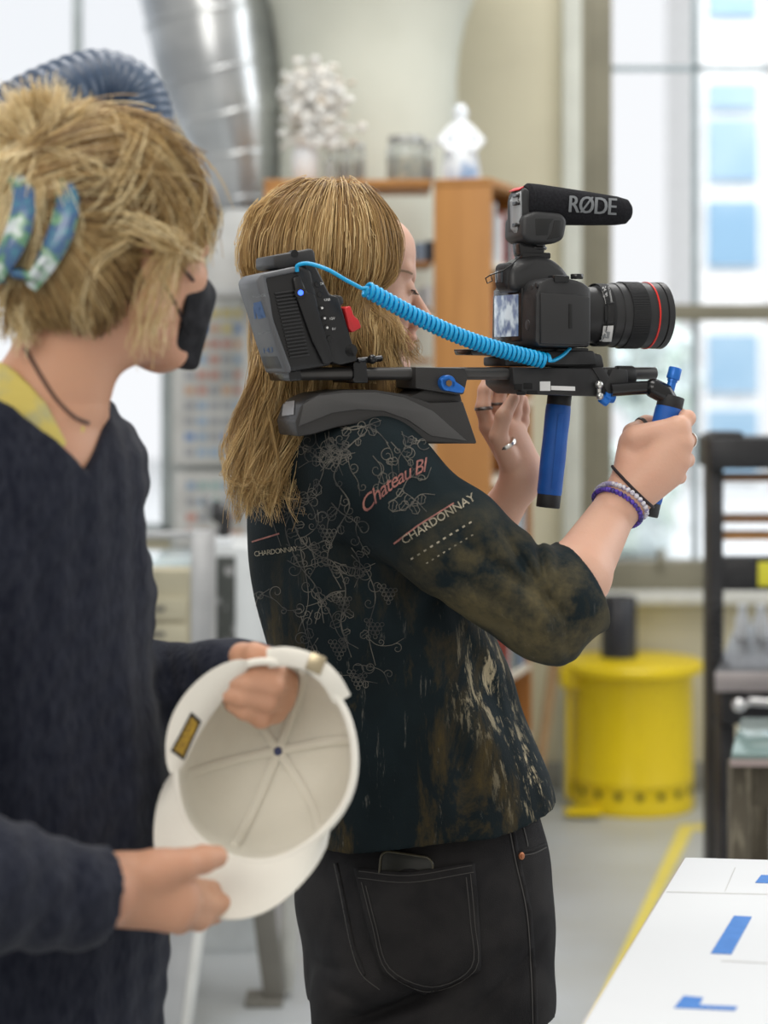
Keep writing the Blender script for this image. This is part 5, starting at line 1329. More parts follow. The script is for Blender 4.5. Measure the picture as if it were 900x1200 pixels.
# lettering on the sleeve, running up along the arm
b2 = text_px('Chateau Bl', lambda s_: (427 + s_ * .82, 604 - s_ * .90 + s_ * s_ * .0036, -.84 + s_ * .006), 22.5, shear=.5, offset=.10, spacing=.88)
on_surface(b2, sbv, 'sleeve_script', M_pink, shirt, off=.0012, cell=5)
b2 = text_px('CHARDONNAY', lambda s_: (474 + s_ * .87, 638 - s_ * .54, -.53), 13.5, offset=.1, spacing=1.0); on_surface(b2, sbv, 'sleeve_lettering', M_beige, shirt, off=.0012, cell=5)
b2 = text_px('CHARDONNAY', lambda s_: (299 + s_ * .93, 652 - s_ * .12, -.13), 8.5, spacing=.85); on_surface(b2, sbv, 'back_lettering', M_beige, shirt, off=.0012, cell=5)
b2 = text_px('Bl', lambda s_: (300 + s_ * .9, 588 - s_ * .2, -.15), 17, shear=.35, offset=.3); on_surface(b2, sbv, 'back_script', M_pink, shirt, off=.0012, cell=5)
bm2 = bmesh.new(); strip_px(bm2, [(462, 637), (490, 616), (532, 590)], 2.2, 1.6); strip_px(bm2, [(296, 635), (328, 625)], 1.8); on_surface(bm2, sbv, 'pink_rule', M_pink, shirt, off=.0012, cell=5)
# vines
rv = random.Random(5); bm2 = bmesh.new()
def vine(pts, w_=1.5, leaves=True):
    c = [tuple(p) for p in catmull(pts, 6)]
    strip_px(bm2, c, w_, w_ * .7)
    if not leaves: return
    for i_ in range(3, len(c) - 2, 5):
        x_, y_ = c[i_]; a0 = rv.uniform(0, 6.28); sg = rv.choice((-1, 1)); r_ = rv.uniform(4, 10)
        if rv.random() < .55:   # tendril spiral
            cxq, cyq = x_ + math.cos(a0) * r_, y_ + math.sin(a0) * r_
            sp_ = [(cxq - math.cos(a0 + sg * t) * r_ * (1 - t / 9), cyq - math.sin(a0 + sg * t) * r_ * (1 - t / 9)) for t in np.linspace(0, 7.5, 22)]
            strip_px(bm2, sp_, 1.0, .5)
        else:                   # leaf outline with a rib
            L_ = rv.uniform(8, 15); W_ = L_ * .42; ca_, sa_ = math.cos(a0), math.sin(a0)
            out = [(x_ + ca_ * L_ * t - sa_ * W_ * math.sin(math.pi * t) * (1 + .3 * math.sin(9 * t)) * s_, y_ + sa_ * L_ * t + ca_ * W_ * math.sin(math.pi * t) * (1 + .3 * math.sin(9 * t)) * s_) for s_, rng in ((1, np.linspace(0, 1, 9)), (-1, np.linspace(1, 0, 9))) for t in rng]
            strip_px(bm2, out, .9); strip_px(bm2, [(x_, y_), (x_ + ca_ * L_, y_ + sa_ * L_)], .7)
def grapes(x_, y_, n_=12):
    for k in range(n_):
        row = int((math.sqrt(8 * k + 1) - 1) / 2); i_ = k - row * (row + 1) // 2
        cxq = x_ + (i_ - row / 2) * 5.2; cyq = y_ + 26 - row * 4.8
        strip_px(bm2, [(cxq + 2.4 * math.cos(t), cyq + 2.4 * math.sin(t)) for t in np.linspace(0, 6.283, 9)], .8)
vine([(385, 512), (400, 535), (392, 560), (410, 590), (396, 620), (384, 655), (400, 690)])
vine([(340, 600), (352, 630), (372, 650), (392, 660), (405, 690), (400, 730), (412, 770)])
vine([(330, 560), (345, 590), (335, 620), (350, 660), (372, 690), (380, 730)])
vine([(400, 505), (420, 500), (440, 505), (455, 520)], 1.2)
vine([(345, 520), (365, 530), (380, 545), (372, 570), (355, 580)], 1.2)
vine([(412, 650), (430, 670), (440, 700), (432, 740), (440, 780)], 1.2)
vine([(315, 540), (325, 570), (318, 600), (330, 640)], 1.1)
vine([(365, 690), (385, 715), (398, 745), (420, 760)], 1.2)
vine([(455, 590), (468, 580), (480, 560), (498, 562), (505, 548)], 1.2); vine([(460, 600), (478, 595), (492, 580), (510, 580)], 1.0); vine([(470, 575), (485, 585), (500, 600)], .9)
vine([(352, 640), (362, 700), (350, 740)], 1.0)
vine([(300, 560), (308, 590), (300, 615)], 1.0)
for k in range(46):
    cxq = rv.gauss(385, 38); cyq = rv.uniform(500, 800)
    if cxq < 300: continue
    if k % 5 == 0: cxq, cyq = rv.uniform(380, 480), rv.uniform(500, 520)
    a0 = rv.uniform(0.6, 2.5); pts_ = [(cxq, cyq)]
    for q_ in range(3):
        a0 += rv.uniform(-.8, .8); pts_.append((pts_[-1][0] + 17 * math.cos(a0), pts_[-1][1] + 17 * math.sin(a0)))
    vine(pts_, rv.uniform(.8, 1.4))
for p_ in ((402, 690), (384, 610), (440, 720), (420, 780), (398, 745), (455, 680)): grapes(*p_)
on_surface(bm2, sbv, 'vine_print', M_vine, shirt, off=.0009, cell=5)
# dotted small print
bm2 = bmesh.new()
for k in range(10):
    x_, y_ = 482 + k * 7.5, 655 - k * 4.6; strip_px(bm2, [(x_, y_), (x_ + 3.0, y_ - 1.8)], 2.0)
for k in range(9):
    x_, y_ = 500 + k * 6.5, 660 - k * 4.0; strip_px(bm2, [(x_, y_), (x_ + 2.2, y_ - 1.4)], 1.4)
on_surface(bm2, sbv, 'small_print', M_beige, shirt, off=.001, cell=5)

# ---- jeans
jc = 2.60
def jf(x, y, z): return .0016 * np.sin(60 * z + 20 * x) * np.sin(23 * x + 9 * z) + .003 * np.exp(-((z - .72) / .03) ** 2) * np.sin(30 * x)
j = SDF((-.24, 2.30, .02), (.36, 2.96, 1.06), 0.0036)
jr = [(945, 506, 108, .150), (985, 500, 126, .164), (1030, 496, 135, .172), (1080, 497, 136, .176), (1130, 501, 132, .174), (1175, 503, 130, .168)]
rows = [(Z(y_, jc), X(c_, jc), jc, S(a_, jc), b_) for y_, c_, a_, b_ in jr]
j.loft(rows, heading=HD, p=2.5)
kR = Vector((X(455, jc), jc - .085, .70)); kL = Vector((X(560, jc), jc + .085, .70))
for hp, (fx, fy) in ((kR, (X(452, jc), jc - .09)), (kL, (X(572, jc), jc + .10))):
    j.rc(hp, (fx, fy, .42), .098, .088, .03); j.rc((fx, fy, .42), (fx - .01, fy, .09), .088, .085, .03)
    j.rc((fx - .01, fy, .03), (fx - .01, fy, .10), .07, .07, .0, 's')
j.add((-.24, 2.3, .02), (.36, 2.96, 1.06), jf)
def jcrease(x, y, z):
    d = 0
    for (px, py, dx, dz, A_, L_, W_) in [(440, 1185, .95, .3, .012, .06, .010), (480, 1170, .9, .42, .010, .09, .009), (600, 1150, .8, .6, .006, .08, .009), (375, 1150, .9, .3, .008, .03, .007), (395, 1165, .95, -.25, .006, .04, .007)]:
        c = P(px, py, 2.44); u_ = (x - c.x) * dx + (z - c.z) * dz; v_ = -(x - c.x) * dz + (z - c.z) * dx
        d = d + A_ * np.exp(-(u_ / L_) ** 2 - (v_ / W_) ** 2) / (1 + np.exp(np.clip((y - 2.52) / .015, -30, 30)))
    return d
j.add((-.24, 2.3, .6), (.36, 2.96, 1.06), jcrease)
M_denim = mat('black_denim', (0.018, 0.017, 0.018), 0.8, col2=(0.030, 0.028, 0.028), scale=14, bump=.35, bscale=700, spec=.15, detail=8)
jeans = j.build('jeans', M_denim, op)
jbv = bvh_of(jeans)
M_stitch = mat('grey_stitching', (.065, .06, .056), .8); M_copper = mat('copper_rivet', (.50, .20, .10), .35, metal=.7)
bm2 = bmesh.new(); poly_px(bm2, [(418, 1018), (480, 1023), (554, 1011), (560, 1090), (561, 1138), (506, 1166), (450, 1141), (433, 1080)])
pk = on_surface(bm2, jbv, 'back_pocket', M_denim, jeans, off=.0065, thick=.003, cell=6)
pbv2 = bvh_of(pk, jeans)
def stitch(name, pts, w_=1.1, off=.001, m_=M_stitch, par=None):
    bm2 = bmesh.new(); strip_px(bm2, [tuple(p) for p in catmull(pts, 5)], w_); return on_surface(bm2, pbv2, name, m_, par or jeans, off=off, cell=5)
for pts in ([(420, 1029), (480, 1034), (555, 1022)], [(421, 1021), (480, 1026), (553, 1014)], [(424, 1034), (437, 1085), (454, 1139), (506, 1162), (557, 1136), (556, 1080), (551, 1024)], [(429, 1038), (441, 1085), (457, 1135), (506, 1156), (552, 1133), (551, 1080), (546, 1028)]):
    stitch('pocket_stitching', pts, par=jeans)
for pts in ([(392, 1012), (400, 1050), (412, 1110), (424, 1142), (445, 1160)], [(596, 968), (604, 1010), (617, 1070), (622, 1140), (624, 1200)], [(612, 965), (617, 985), (618, 992)], [(607, 1003), (625, 1000), (640, 993)], [(540, 976), (575, 972), (598, 968)]):
    stitch('seam_stitching', pts, 1.3)
bm2 = bmesh.new(); strip_px(bm2, [(394, 1012), (402, 1050), (414, 1110), (427, 1143)], 4); strip_px(bm2, [(600, 966), (608, 1010), (621, 1070), (626, 1140), (628, 1200)], 4.5); strip_px(bm2, [(607, 999), (625, 996), (640, 989)], 4)
bm2.free()
for pts_, w__ in (([(394, 1012), (402, 1050), (414, 1110), (427, 1143)], 4), ([(600, 966), (608, 1010), (621, 1070), (626, 1140), (628, 1200)], 4.5), ([(607, 999), (625, 996), (640, 989)], 4)):
    bm2 = bmesh.new(); strip_px(bm2, pts_, w__); on_surface(bm2, jbv, 'seam_ridge', M_denim, jeans, off=.001, thick=.002, cell=6)
for (px, py) in ((613, 962), (610, 1003)):
    lc, no, _, _ = cast(jbv, px, py)
    if lc is None: continue
    if no.y > 0: no = -no
    b = MB(); b.cyl(lc, lc + no * .003, .0048, n=20, bev=.001); b.cyl(lc + no * .003, lc + no * .0042, .0022, n=14); b.build('rivet', M_copper, jeans)
# shoes
M_shoe = mat('black_shoe', (.02, .02, .02), .5); M_sole = mat('shoe_sole', (.6, .6, .58), .6)
for fx, fy in ((X(452, jc), jc - .09), (X(572, jc), jc + .10)):
    sg = SDF((fx - .16, fy - .12, .0), (fx + .26, fy + .22, .16), .004)
    d_ = Vector((math.cos(HD), math.sin(HD), 0))
    a = Vector((fx - .03, fy, .055)); sg.rc(a, a + d_ * .10 + Vector((0, 0, -.01)), .042, .042, .02); sg.rc(a + d_ * .10, a + d_ * .19 + Vector((0, 0, -.018)), .042, .034, .02); sg.rc(a, a + Vector((.01, 0, .06)), .04, .04, .02)
    sg.field((fx - .2, fy - .2, 0), (fx + .3, fy + .3, .022), lambda x, y, z: z - .018 + 0 * x + 0 * y, op='s')
    so = sg.build('shoe', M_shoe, op)
    b = MB(); ring_ = [a + d_ * (.08 + .155 * math.cos(t)) + Vector((-d_.y, d_.x, 0)) * .046 * math.sin(t) for t in np.linspace(0, 2 * math.pi, 28, endpoint=False)]
    b.prism([Vector((p_.x, p_.y, .001)) for p_ in ring_], (0, 0, .022), bev=.003); b.build('shoe_sole', M_sole, so)
# phone in the back pocket
lc, no, _, _ = cast(pbv2, 480, 1040)
if no.y > 0: no = -no
phx = Vector((1, 0, 0)); phz = Vector((.08, 0, 1)).normalized(); ny = (no - phz * no.dot(phz)).normalized(); phx = phz.cross(ny) * -1 if phz.cross(ny).x < 0 else phz.cross(ny); 
top = P(478, 997, lc.y); Mph = Matrix((( phx.x, ny.x, phz.x, 0), (phx.y, ny.y, phz.y, 0), (phx.z, ny.z, phz.z, 0), (0, 0, 0, 1)))
hit, hn, _, _ = cast(jbv, 478, 1006); 
pc = hit - phz * .064 + hn * (.0005 if hn.y < 0 else -.0005)
Mph.translation = pc
ph = thing('smartphone', 'dark phone sticking out of the back pocket of the black jeans', 'phone', M=Mph)
b = MB(Mph); b.prism([Vector((sx * (.0335 - r_ + r_ * math.cos(t)), .0035, sz * (.070 - r_) + sz * r_ * math.sin(t))) for sx, sz, rng in ((1, 1, np.linspace(0, 1.57, 6)), (-1, 1, np.linspace(1.57, 0, 6)), (-1, -1, np.linspace(0, 1.57, 6)), (1, -1, np.linspace(1.57, 0, 6))) for r_ in (.011,) for t in rng], (0, -.007, 0), bev=.0015); b.build('case', mat('phone_case', (.03, .03, .025), .3), ph)
b = MB(Mph); b.tube([Vector((sx * (.0335 - r_ + r_ * math.cos(t)), .0042, sz * (.070 - r_) + sz * r_ * math.sin(t))) for sx, sz, rng in ((1, 1, np.linspace(0, 1.57, 6)), (-1, 1, np.linspace(1.57, 0, 6)), (-1, -1, np.linspace(0, 1.57, 6)), (1, -1, np.linspace(1.57, 0, 6))) for r_ in (.011,) for t in rng], .0014, n=8, closed=True); b.build('bumper_rim', mat('phone_rim', (.07, .06, .035), .35), ph)

# ---- hair
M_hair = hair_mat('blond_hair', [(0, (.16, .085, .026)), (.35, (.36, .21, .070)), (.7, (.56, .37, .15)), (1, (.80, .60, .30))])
M_hbase = mat('blond_hair_base', (.24, .14, .048), .6, col2=(.15, .085, .028), scale=60, stretch=(3, 3, .25))
hb = SDF((-.25, 2.36, 1.28), (.10, 2.78, 1.75), .004)
hb.ell(OH(-.018, 0, .036), (.097, .079, .081), ORm, 0)
hb.ell(OH(-.042, 0, -.03), (.070, .074, .082), ORm, .03)
hb.ell(OH(.10, 0, -.02), (.062, .075, .085), ORm, .02, 's')
hb.rc(OH(-.06, 0, -.06), P(338, 520, 2.53), .054, .040, .03, flat=((-.2, 1, 0), .75))
hb.rc(OH(.015, -.065, -.04), P(452, 455, 2.515), .030, .030, .02)
hb.rc(P(335, 520, 2.53), P(318, 560, 2.49), .04, .022, .02)
hbo = hb.build('hair_mass', M_hbase, op)
def hull(u, v, extra=0.0):
    """direction (azimuth u from front, elevation v) on the hair hull, head frame"""
    ce = math.cos(v); d = np.array([math.cos(u) * ce, math.sin(u) * ce, math.sin(v)])
    a, b_, c_ = .106 + extra, .089 + extra, .090 + extra
    r = 1 / math.sqrt((d[0] / a) ** 2 + (d[1] / b_) ** 2 + (d[2] / c_) ** 2)
    return OH(-.018 + d[0] * r, d[1] * r, .038 + d[2] * r)
rh = np.random.default_rng(5)
paths = []; tones = []
def lerp1(xs, ys, t): return [float(np.interp(t, xs, [y_[k] for y_ in ys])) for k in range(len(ys[0]))]
NL = 340
for L in range(NL):
    near = L % 4 != 0
    az = math.radians(rh.uniform(40, 195)) * (-1 if near else 1)      # minus: viewer's side
    deg = abs(math.degrees(az))
    # path along the hull from the parting
    pts = []
    px_ = .045 * math.cos(az) + rh.normal(0, .007)
    ex = rh.uniform(.0, .012)
    s0 = np.array(OH(px_ * .9 + (-.004 if deg < 80 else -.012), -.004 if near else .004, np.float64(.127) + ex * .5 - abs(px_) * .22))
    pts.append(s0)
    for v, lim in ((62, 0), (38, 30), (14, 38), (-10, 52), (-32, 62)):
        if not near and v < 0: continue
        u_ = math.copysign(max(abs(az), math.radians(lim)), az)
        pts.append(np.array(hull(u_, math.radians(v), ex)))
    # lower points by azimuth (picture column,row -> place)
    dep = 2.505 if near else 2.66
    k1 = lerp1([40, 75, 110, 150, 190], [(463, 378), (430, 405), (375, 440), (325, 440), (308, 430)], deg)
    k2 = lerp1([40, 75, 110, 150, 190], [(487, 420), (446, 465), (372, 500), (312, 505), (290, 500)], deg)
    k3 = lerp1([40, 75, 110, 150, 190], [(484, 500), (450, 520), (350, 560), (305, 560), (283, 545)], deg)
    jx = rh.normal(0, 7 if deg > 60 else 3.5); dd = rh.uniform(-.012, .012)
    frontness = max(0, (75 - deg) / 35)
    pts.append(np.array(P(k1[0] + jx, k1[1], dep + dd + .0)))
    pts.append(np.array(P(k2[0] + jx * 1.3 + rh.normal(0, 5), k2[1], dep + dd - (.02 if deg > 120 else 0))))
    if deg > 85 or rh.random() < .0:
        pts.append(np.array(P(k3[0] + jx * 1.5 + rh.normal(0, 6), k3[1] + rh.uniform(-10, 18), dep + dd - (.045 if deg > 120 and near else .0))))
        if deg > 125 and rh.random() < .75:
            pts.append(np.array(P(k3[0] + 6 + jx * 1.2 + rh.normal(0, 8), k3[1] + rh.uniform(5, 66), dep + dd - .06)))
    elif deg > 60:
        pts.append(np.array(P(k3[0] + jx, k3[1] - 10, dep + .01)))
    cen = np.array(catmull(pts, 7)); K = 44
    tt = np.linspace(0, len(cen) - 1, K); cen = np.stack([np.interp(tt, range(len(cen)), cen[:, q_]) for q_ in range(3)], 1)
    sN = np.linspace(0, 1, K)
    wamp = .0105 * np.clip((sN - .45) / .4, 0, 1); ph_ = rh.uniform(0, 6.28); fr = rh.uniform(15, 24)
    cen[:, 0] += wamp * np.sin(fr * sN + ph_); cen[:, 1] += .6 * wamp * np.cos(fr * sN + ph_)
    tone0 = np.clip(rh.normal(.42 + (.12 if deg > 130 else 0), .16), 0, 1)
    nh = 17
    for k in range(nh):
        o1 = rh.normal(0, .0038, 3); o2 = rh.normal(0, .0052, 3)
        tip = np.clip(1.15 - sN, 0.12, 1)
        w_ = (o1[None] * (1 - sN)[:, None] + o2[None] * (sN)[:, None]) * (tip ** .5)[:, None]
        fz = .0016 * np.sin(rh.uniform(10, 40) * sN[:, None] + rh.uniform(0, 6, 3)[None]) * sN[:, None]
        cut = rh.uniform(.84, 1.0); hp = cen + w_ + fz
        t2 = np.linspace(0, cut * (K - 1), K); hp = np.stack([np.interp(t2, range(K), hp[:, q_]) for q_ in range(3)], 1)
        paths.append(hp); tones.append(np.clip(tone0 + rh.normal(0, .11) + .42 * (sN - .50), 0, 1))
# long wavy ends down the back
for k in range(34):
    xa, xb = rh.uniform(298, 345), rh.uniform(268, 326); yb = rh.uniform(560, 612); dp = 2.47 + rh.uniform(-.02, .02); ph_ = rh.uniform(0, 6.3); am = rh.uniform(4, 9)
    pts = [np.array(P(xa + (xb - xa) * t + am * math.sin(ph_ + 7.5 * t) * (t > .1), 400 + (yb - 400) * t, 2.52 + (dp - 2.52) * min(1, t * 1.6))) for t in np.linspace(0, 1, 8)]
    cen = np.array(catmull(pts, 7)); tt = np.linspace(0, len(cen) - 1, K); cen = np.stack([np.interp(tt, range(len(cen)), cen[:, q_]) for q_ in range(3)], 1); sN = np.linspace(0, 1, K); t0_ = rh.uniform(.4, .85)
    for q in range(15):
        paths.append(cen + (rh.normal(0, .0042, 3)[None] * (1 - sN)[:, None] ** .6 + rh.normal(0, .0018, 3)[None] * sN[:, None])); tones.append(np.clip(t0_ + rh.normal(0, .12) + .25 * (sN - .4), 0, 1))
# flyaways
for k in range(260):
    az = -math.radians(rh.uniform(68, 200)) if k % 3 else math.radians(rh.uniform(60, 180)); v0 = math.radians(rh.uniform(20, 88)); ex = rh.uniform(.004, .016)
    base_ = [np.array(hull(az, v0 - t * rh.uniform(.4, .9), ex * (.4 + t) + .008 * math.sin(3 * t))) for t in np.linspace(0, 1, 6)]
    c = np.array(catmull(base_, 8)); tt = np.linspace(0, len(c) - 1, K); paths.append(np.stack([np.interp(tt, range(len(c)), c[:, q_]) for q_ in range(3)], 1)); tones.append(np.full(K, .85))
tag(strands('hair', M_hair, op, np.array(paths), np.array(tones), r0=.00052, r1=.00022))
# ================================================================ THE WOMAN IN THE NAVY SWEATER
wY = 1.95
WH, WRm = head_frame(P(134, 288, wY), math.radians(43), math.radians(6))
wo_ = thing('person', 'blonde woman in a navy knit sweater and black face mask holding a cap', 'person', (X(10, wY), wY, 0))
M_skin2 = skin_mat('skin_warm', (0.60, 0.33, 0.21), (0.54, 0.28, 0.18), None)
WHD = math.radians(-40)
tc_ = Vector((X(14, wY), wY, 0))
sFar = P(84, 545, 2.05); eFar = P(72, 800, 2.13); wFar = P(303, 812, 2.015)
sNear = Vector((tc_.x - .115, tc_.y - .135, Z(545, 1.83))); eNear = Vector((tc_.x - .09, 1.62, Z(1020, 1.64))); wNear = P(118, 1048, 1.79)
g = SDF((-.56, 1.50, .68), (.02, 2.30, 1.80), 0.0026)
wr = [(Z(y_, wY), X(c_, wY), wY, a_, b_) for y_, c_, a_, b_ in [(1260, 20, .13, .14), (1100, 18, .125, .135), (950, 15, .11, .120), (800, 14, .105, .118), (680, 8, .105, .145), (590, 12, .094, .142), (530, 18, .085, .13), (500, 28, .06, .09)]]
def back(rows): return [(r[0], r[1] - .186 * .045 * min(1, max(0, (1.36 - r[0]) / .16)), r[2] + .045 * min(1, max(0, (1.36 - r[0]) / .16)), *r[3:]) for r in rows]
wr = back(wr)
g.loft(wr, heading=WHD)
g.rc(P(36, 530, wY), P(64, 455, wY), .060, .050, .03); g.rc(P(64, 455, wY), WH(-.02, 0, -.04), .050, .054, .02)
add_head(g, WH, WRm)
g.rc((tc_.x, tc_.y, sFar.z + .02), sFar, .06, .05, .03); g.rc((tc_.x, tc_.y, sNear.z + .02), sNear, .06, .05, .03)
g.rc(sFar, eFar, .045, .038, .02); g.rc(eFar, P(205, 820, 2.09), .034, .028, .01); g.rc(P(205, 820, 2.09), wFar, .028, .023, .01)
g.rc(sNear, eNear, .045, .040, .02); g.rc(eNear, wNear, .040, .0275, .01)
# near hand: thumb on the brim, fingers beneath it
def h2(px, py, dy=0.0): return P(px - 8, py, 1.82 + dy)
g.rc(wNear, h2(150, 1045, -.005), .0285, .026, .014, flat=((0, 1, 0), .85))
for a, c, r0, r1 in [(h2(142, 1034, .0), h2(216, 1035, .012), .022, .016), (h2(142, 1045, .0), h2(222, 1055, .008), .022, .017), (h2(144, 1055, .0), h2(212, 1073, .006), .021, .016), (h2(150, 1030, -.004), h2(200, 1018, -.006), .022, .018)]:
    g.rc(a, c, r0, r1, .014)
wf = [([h2(218, 1037, .020), h2(246, 1046, .060), h2(270, 1042, .095), h2(286, 1036, .110)], [.0125, .0115, .0100, .0085]),
      ([h2(224, 1052, .012), h2(250, 1062, .050), h2(278, 1058, .080), h2(300, 1050, .100)], [.0128, .0115, .0100, .0085]),
      ([h2(217, 1068, .008), h2(241, 1077, .040), h2(258, 1070, .070), h2(274, 1060, .090)], [.0120, .0108, .0096, .0082]),
      ([h2(202, 1077, .010), h2(218, 1082, .036), h2(232, 1076, .060), h2(246, 1066, .08)], [.0110, .0096, .0085, .0075]),
      ([h2(190, 1020, -.006), h2(222, 1013, -.002), h2(246, 1007, .012), h2(262, 1004, .022)], [.0190, .0140, .0125, .0105])]
for pts, rs in wf: g.chain(pts, rs, .005)
# far hand: comes round the back of the cap, fingers curled in through the strap gap
def h3(px, py, dy=0.0): return P(px, py, 1.99 + dy)
g.rc(wFar, h3(318, 806, .012), .024, .022, .012)
for a, c, r0, r1 in [(h3(312, 800, .018), h3(330, 792, -.012), .019, .014), (h3(312, 805, .018), h3(332, 806, -.014), .019, .014), (h3(310, 812, .02), h3(328, 821, -.012), .018, .013), (h3(308, 818, .02), h3(320, 834, -.008), .016, .012), (h3(300, 795, .01), h3(292, 778, .004), .016, .013)]:
    g.rc(a, c, r0, r1, .012)
ff = [([h3(331, 793, -.014), h3(320, 786, -.040), h3(298, 790, -.050), h3(282, 797, -.048)], [.0130, .0118, .0104, .0088]),
      ([h3(333, 807, -.016), h3(318, 803, -.046), h3(288, 800, -.058), h3(262, 796, -.056)], [.0128, .0120, .0106, .0090]),
      ([h3(329, 821, -.014), h3(312, 821, -.044), h3(282, 816, -.058), h3(257, 811, -.056)], [.0122, .0112, .0100, .0086]),
      ([h3(321, 835, -.010), h3(306, 841, -.036), h3(286, 832, -.050), h3(272, 825, -.050)], [.0112, .0102, .0092, .0080]),
      ([h3(292, 780, .004), h3(284, 769, -.006), h3(298, 766, -.018), h3(314, 768, -.020)], [.0150, .0130, .0108, .0088])]
for pts, rs in ff: g.chain(pts, rs, .004)
wbody = g.build('body', M_skin2, wo_)
wbv = bvh_of(wbody)
# far hand's other finger peeping behind the brim (left edge)
# ---- yellow undershirt and sweater
VZ = Z(556, 1.84)
W_LO, W_HI = (-.66, 1.44, .60), (.08, 2.34, 1.50)
def wl(off, extra=0): return [(r[0], r[1], r[2], r[3] + off, r[4] + off) for r in wr2]
wr2 = [(Z(y_, wY), X(c_, wY), wY, a_, b_) for y_, c_, a_, b_ in [(1300, 20, .136, .152), (1180, 18, .138, .152), (1050, 16, .148, .154), (930, 14, .152, .156), (800, 4, .143, .154), (700, -2, .132, .164), (620, -6, .122, .160), (560, 0, .110, .152), (515, 16, .088, .118), (492, 34, .06, .085)]]
wr2 = back(wr2)
y_ = SDF((-.5, 1.66, 1.20), (-.02, 2.22, 1.52), .003)
y_.loft([(r[0], r[1], r[2], r[3] - .011, r[4] - .011) for r in wr2 if r[0] > 1.30], heading=WHD)
y_.rc((tc_.x, tc_.y, sFar.z + .02), sFar, .058, .050, .03); y_.rc((tc_.x, tc_.y, sNear.z + .02), sNear, .058, .05, .03)
y_.rc(P(14, 505, 1.94), P(44, 470, 1.945), .068, .060, .03)
nk = (WRm @ np.array([1, 0, 0]))
y_.field((-.60, 1.66, 1.2), (-.02, 2.25, 1.54), lambda x, y, z: np.minimum((VZ + .016 + 2.1 * np.abs((x - tc_.x) * -math.sin(WHD) + (y - tc_.y) * math.cos(WHD) - .004) + 0.4 * np.maximum(0, (x - tc_.x) * -math.sin(WHD) + (y - tc_.y) * math.cos(WHD) - .004) + .4 * np.maximum(0, .055 - (x - tc_.x) * math.cos(WHD) - (y - tc_.y) * math.sin(WHD)) - z) * .5, 1), k=.004, op='s')
M_ysh = mat('yellow_collar', (.62, .50, .13), .8, col2=(.45, .42, .22), scale=28, lo=.5, hi=.68, bump=.2, bscale=300, detail=6)
y_.build('yellow_shirt', M_ysh, wo_)
sw = SDF(W_LO, W_HI, .0034)
sw.loft(wr2, heading=WHD, p=2.15)
sw.rc((tc_.x + .01, tc_.y, sFar.z + .01), sFar, .075, .062, .05); sw.rc((tc_.x, tc_.y, sNear.z + .01), sNear, .075, .068, .04)
sw.rc(P(8, 512, 1.935), P(36, 486, 1.945), .080, .066, .03)
sw.rc(sFar, eFar, .060, .068, .03)
sw.rc(eFar, P(205, 825, 2.09), .074, .056, .03); sw.rc(P(205, 818, 2.09), P(262, 800, 2.055), .052, .043, .015)
sw.rc(P(262, 800, 2.055), P(316, 800, 2.040), .042, .038, .01)
sw.rc(sNear, eNear, .078, .078, .03)
cN = P(112, 1048, 1.782)
sw.rc(eNear, cN, .074, .047, .02)
wd = Vector(cN - eNear).normalized()
def knit(x, y, z):
    return (.0030 * np.sin(26 * z + 9 * x + 3 * np.sin(14 * x + 8 * y)) * np.sin(15 * x - 9 * z) + .0012 * np.sin(120 * (x + y * .8)) + .0009 * np.sin(170 * z + 30 * np.sin(8 * x)))
sw.add(W_LO, W_HI, knit)
def fold2(x, y, z):
    d = 0
    for (px, py, Yc, dx, dz, A_, L_, W_) in [(200, 790, 2.05, .3, -.95, .003, .05, .006), (178, 800, 2.06, .2, -.98, .003, .06, .006), (228, 790, 2.03, .4, -.9, .003, .05, .006), (60, 1020, 1.66, .2, -.98, .004, .06, .01), (85, 1030, 1.7, .1, -1, .004, .06, .008), (60, 780, 1.82, .25, -.97, .006, .2, .015), (110, 850, 1.85, .1, -.99, .005, .2, .014), (150, 700, 1.9, .15, -.99, .004, .2, .014), (30, 640, 1.8, .7, -.7, .005, .12, .014), (120, 1150, 1.85, .05, -1, .005, .2, .014), (70, 1160, 1.82, -.05, -1, .005, .2, .014)]:
        c = P(px, py, Yc); u_ = (x - c.x) * dx + (z - c.z) * dz; v_ = -(x - c.x) * dz + (z - c.z) * dx
        d = d + A_ * np.exp(-(u_ / L_) ** 2 - (v_ / W_) ** 2 - ((y - Yc) / .06) ** 2)
    return d
sw.add(W_LO, W_HI, fold2)
sw.field((cN.x - .02, 1.6, 1.0), (.02, 1.95, 1.12), lambda x, y, z: np.maximum(-((x - cN.x) * wd.x + (y - cN.y) * wd.y + (z - cN.z) * wd.z), np.sqrt((x - cN.x) ** 2 + (y - cN.y) ** 2 + (z - cN.z) ** 2) - .066), op='s') if False else None
sw.field((cN.x - .05, 1.6, .9), (.04, 1.95, 1.14), lambda x, y, z: np.maximum(-((x - cN.x) * wd.x + (y - cN.y) * wd.y + (z - cN.z) * wd.z), np.sqrt((x - cN.x) ** 2 + (y - cN.y) ** 2 + (z - cN.z) ** 2) - .066), op='s')
sw.rc(cN - wd * .008, cN + wd * .08, .036, .040, .003, 's')
sw.rc(P(306, 802, 2.015), P(335, 806, 1.96), .029, .034, .004, 's')
sw.rc(P(300, 772, 2.0), P(300, 772, 1.9), .020, .020, .004, 's')
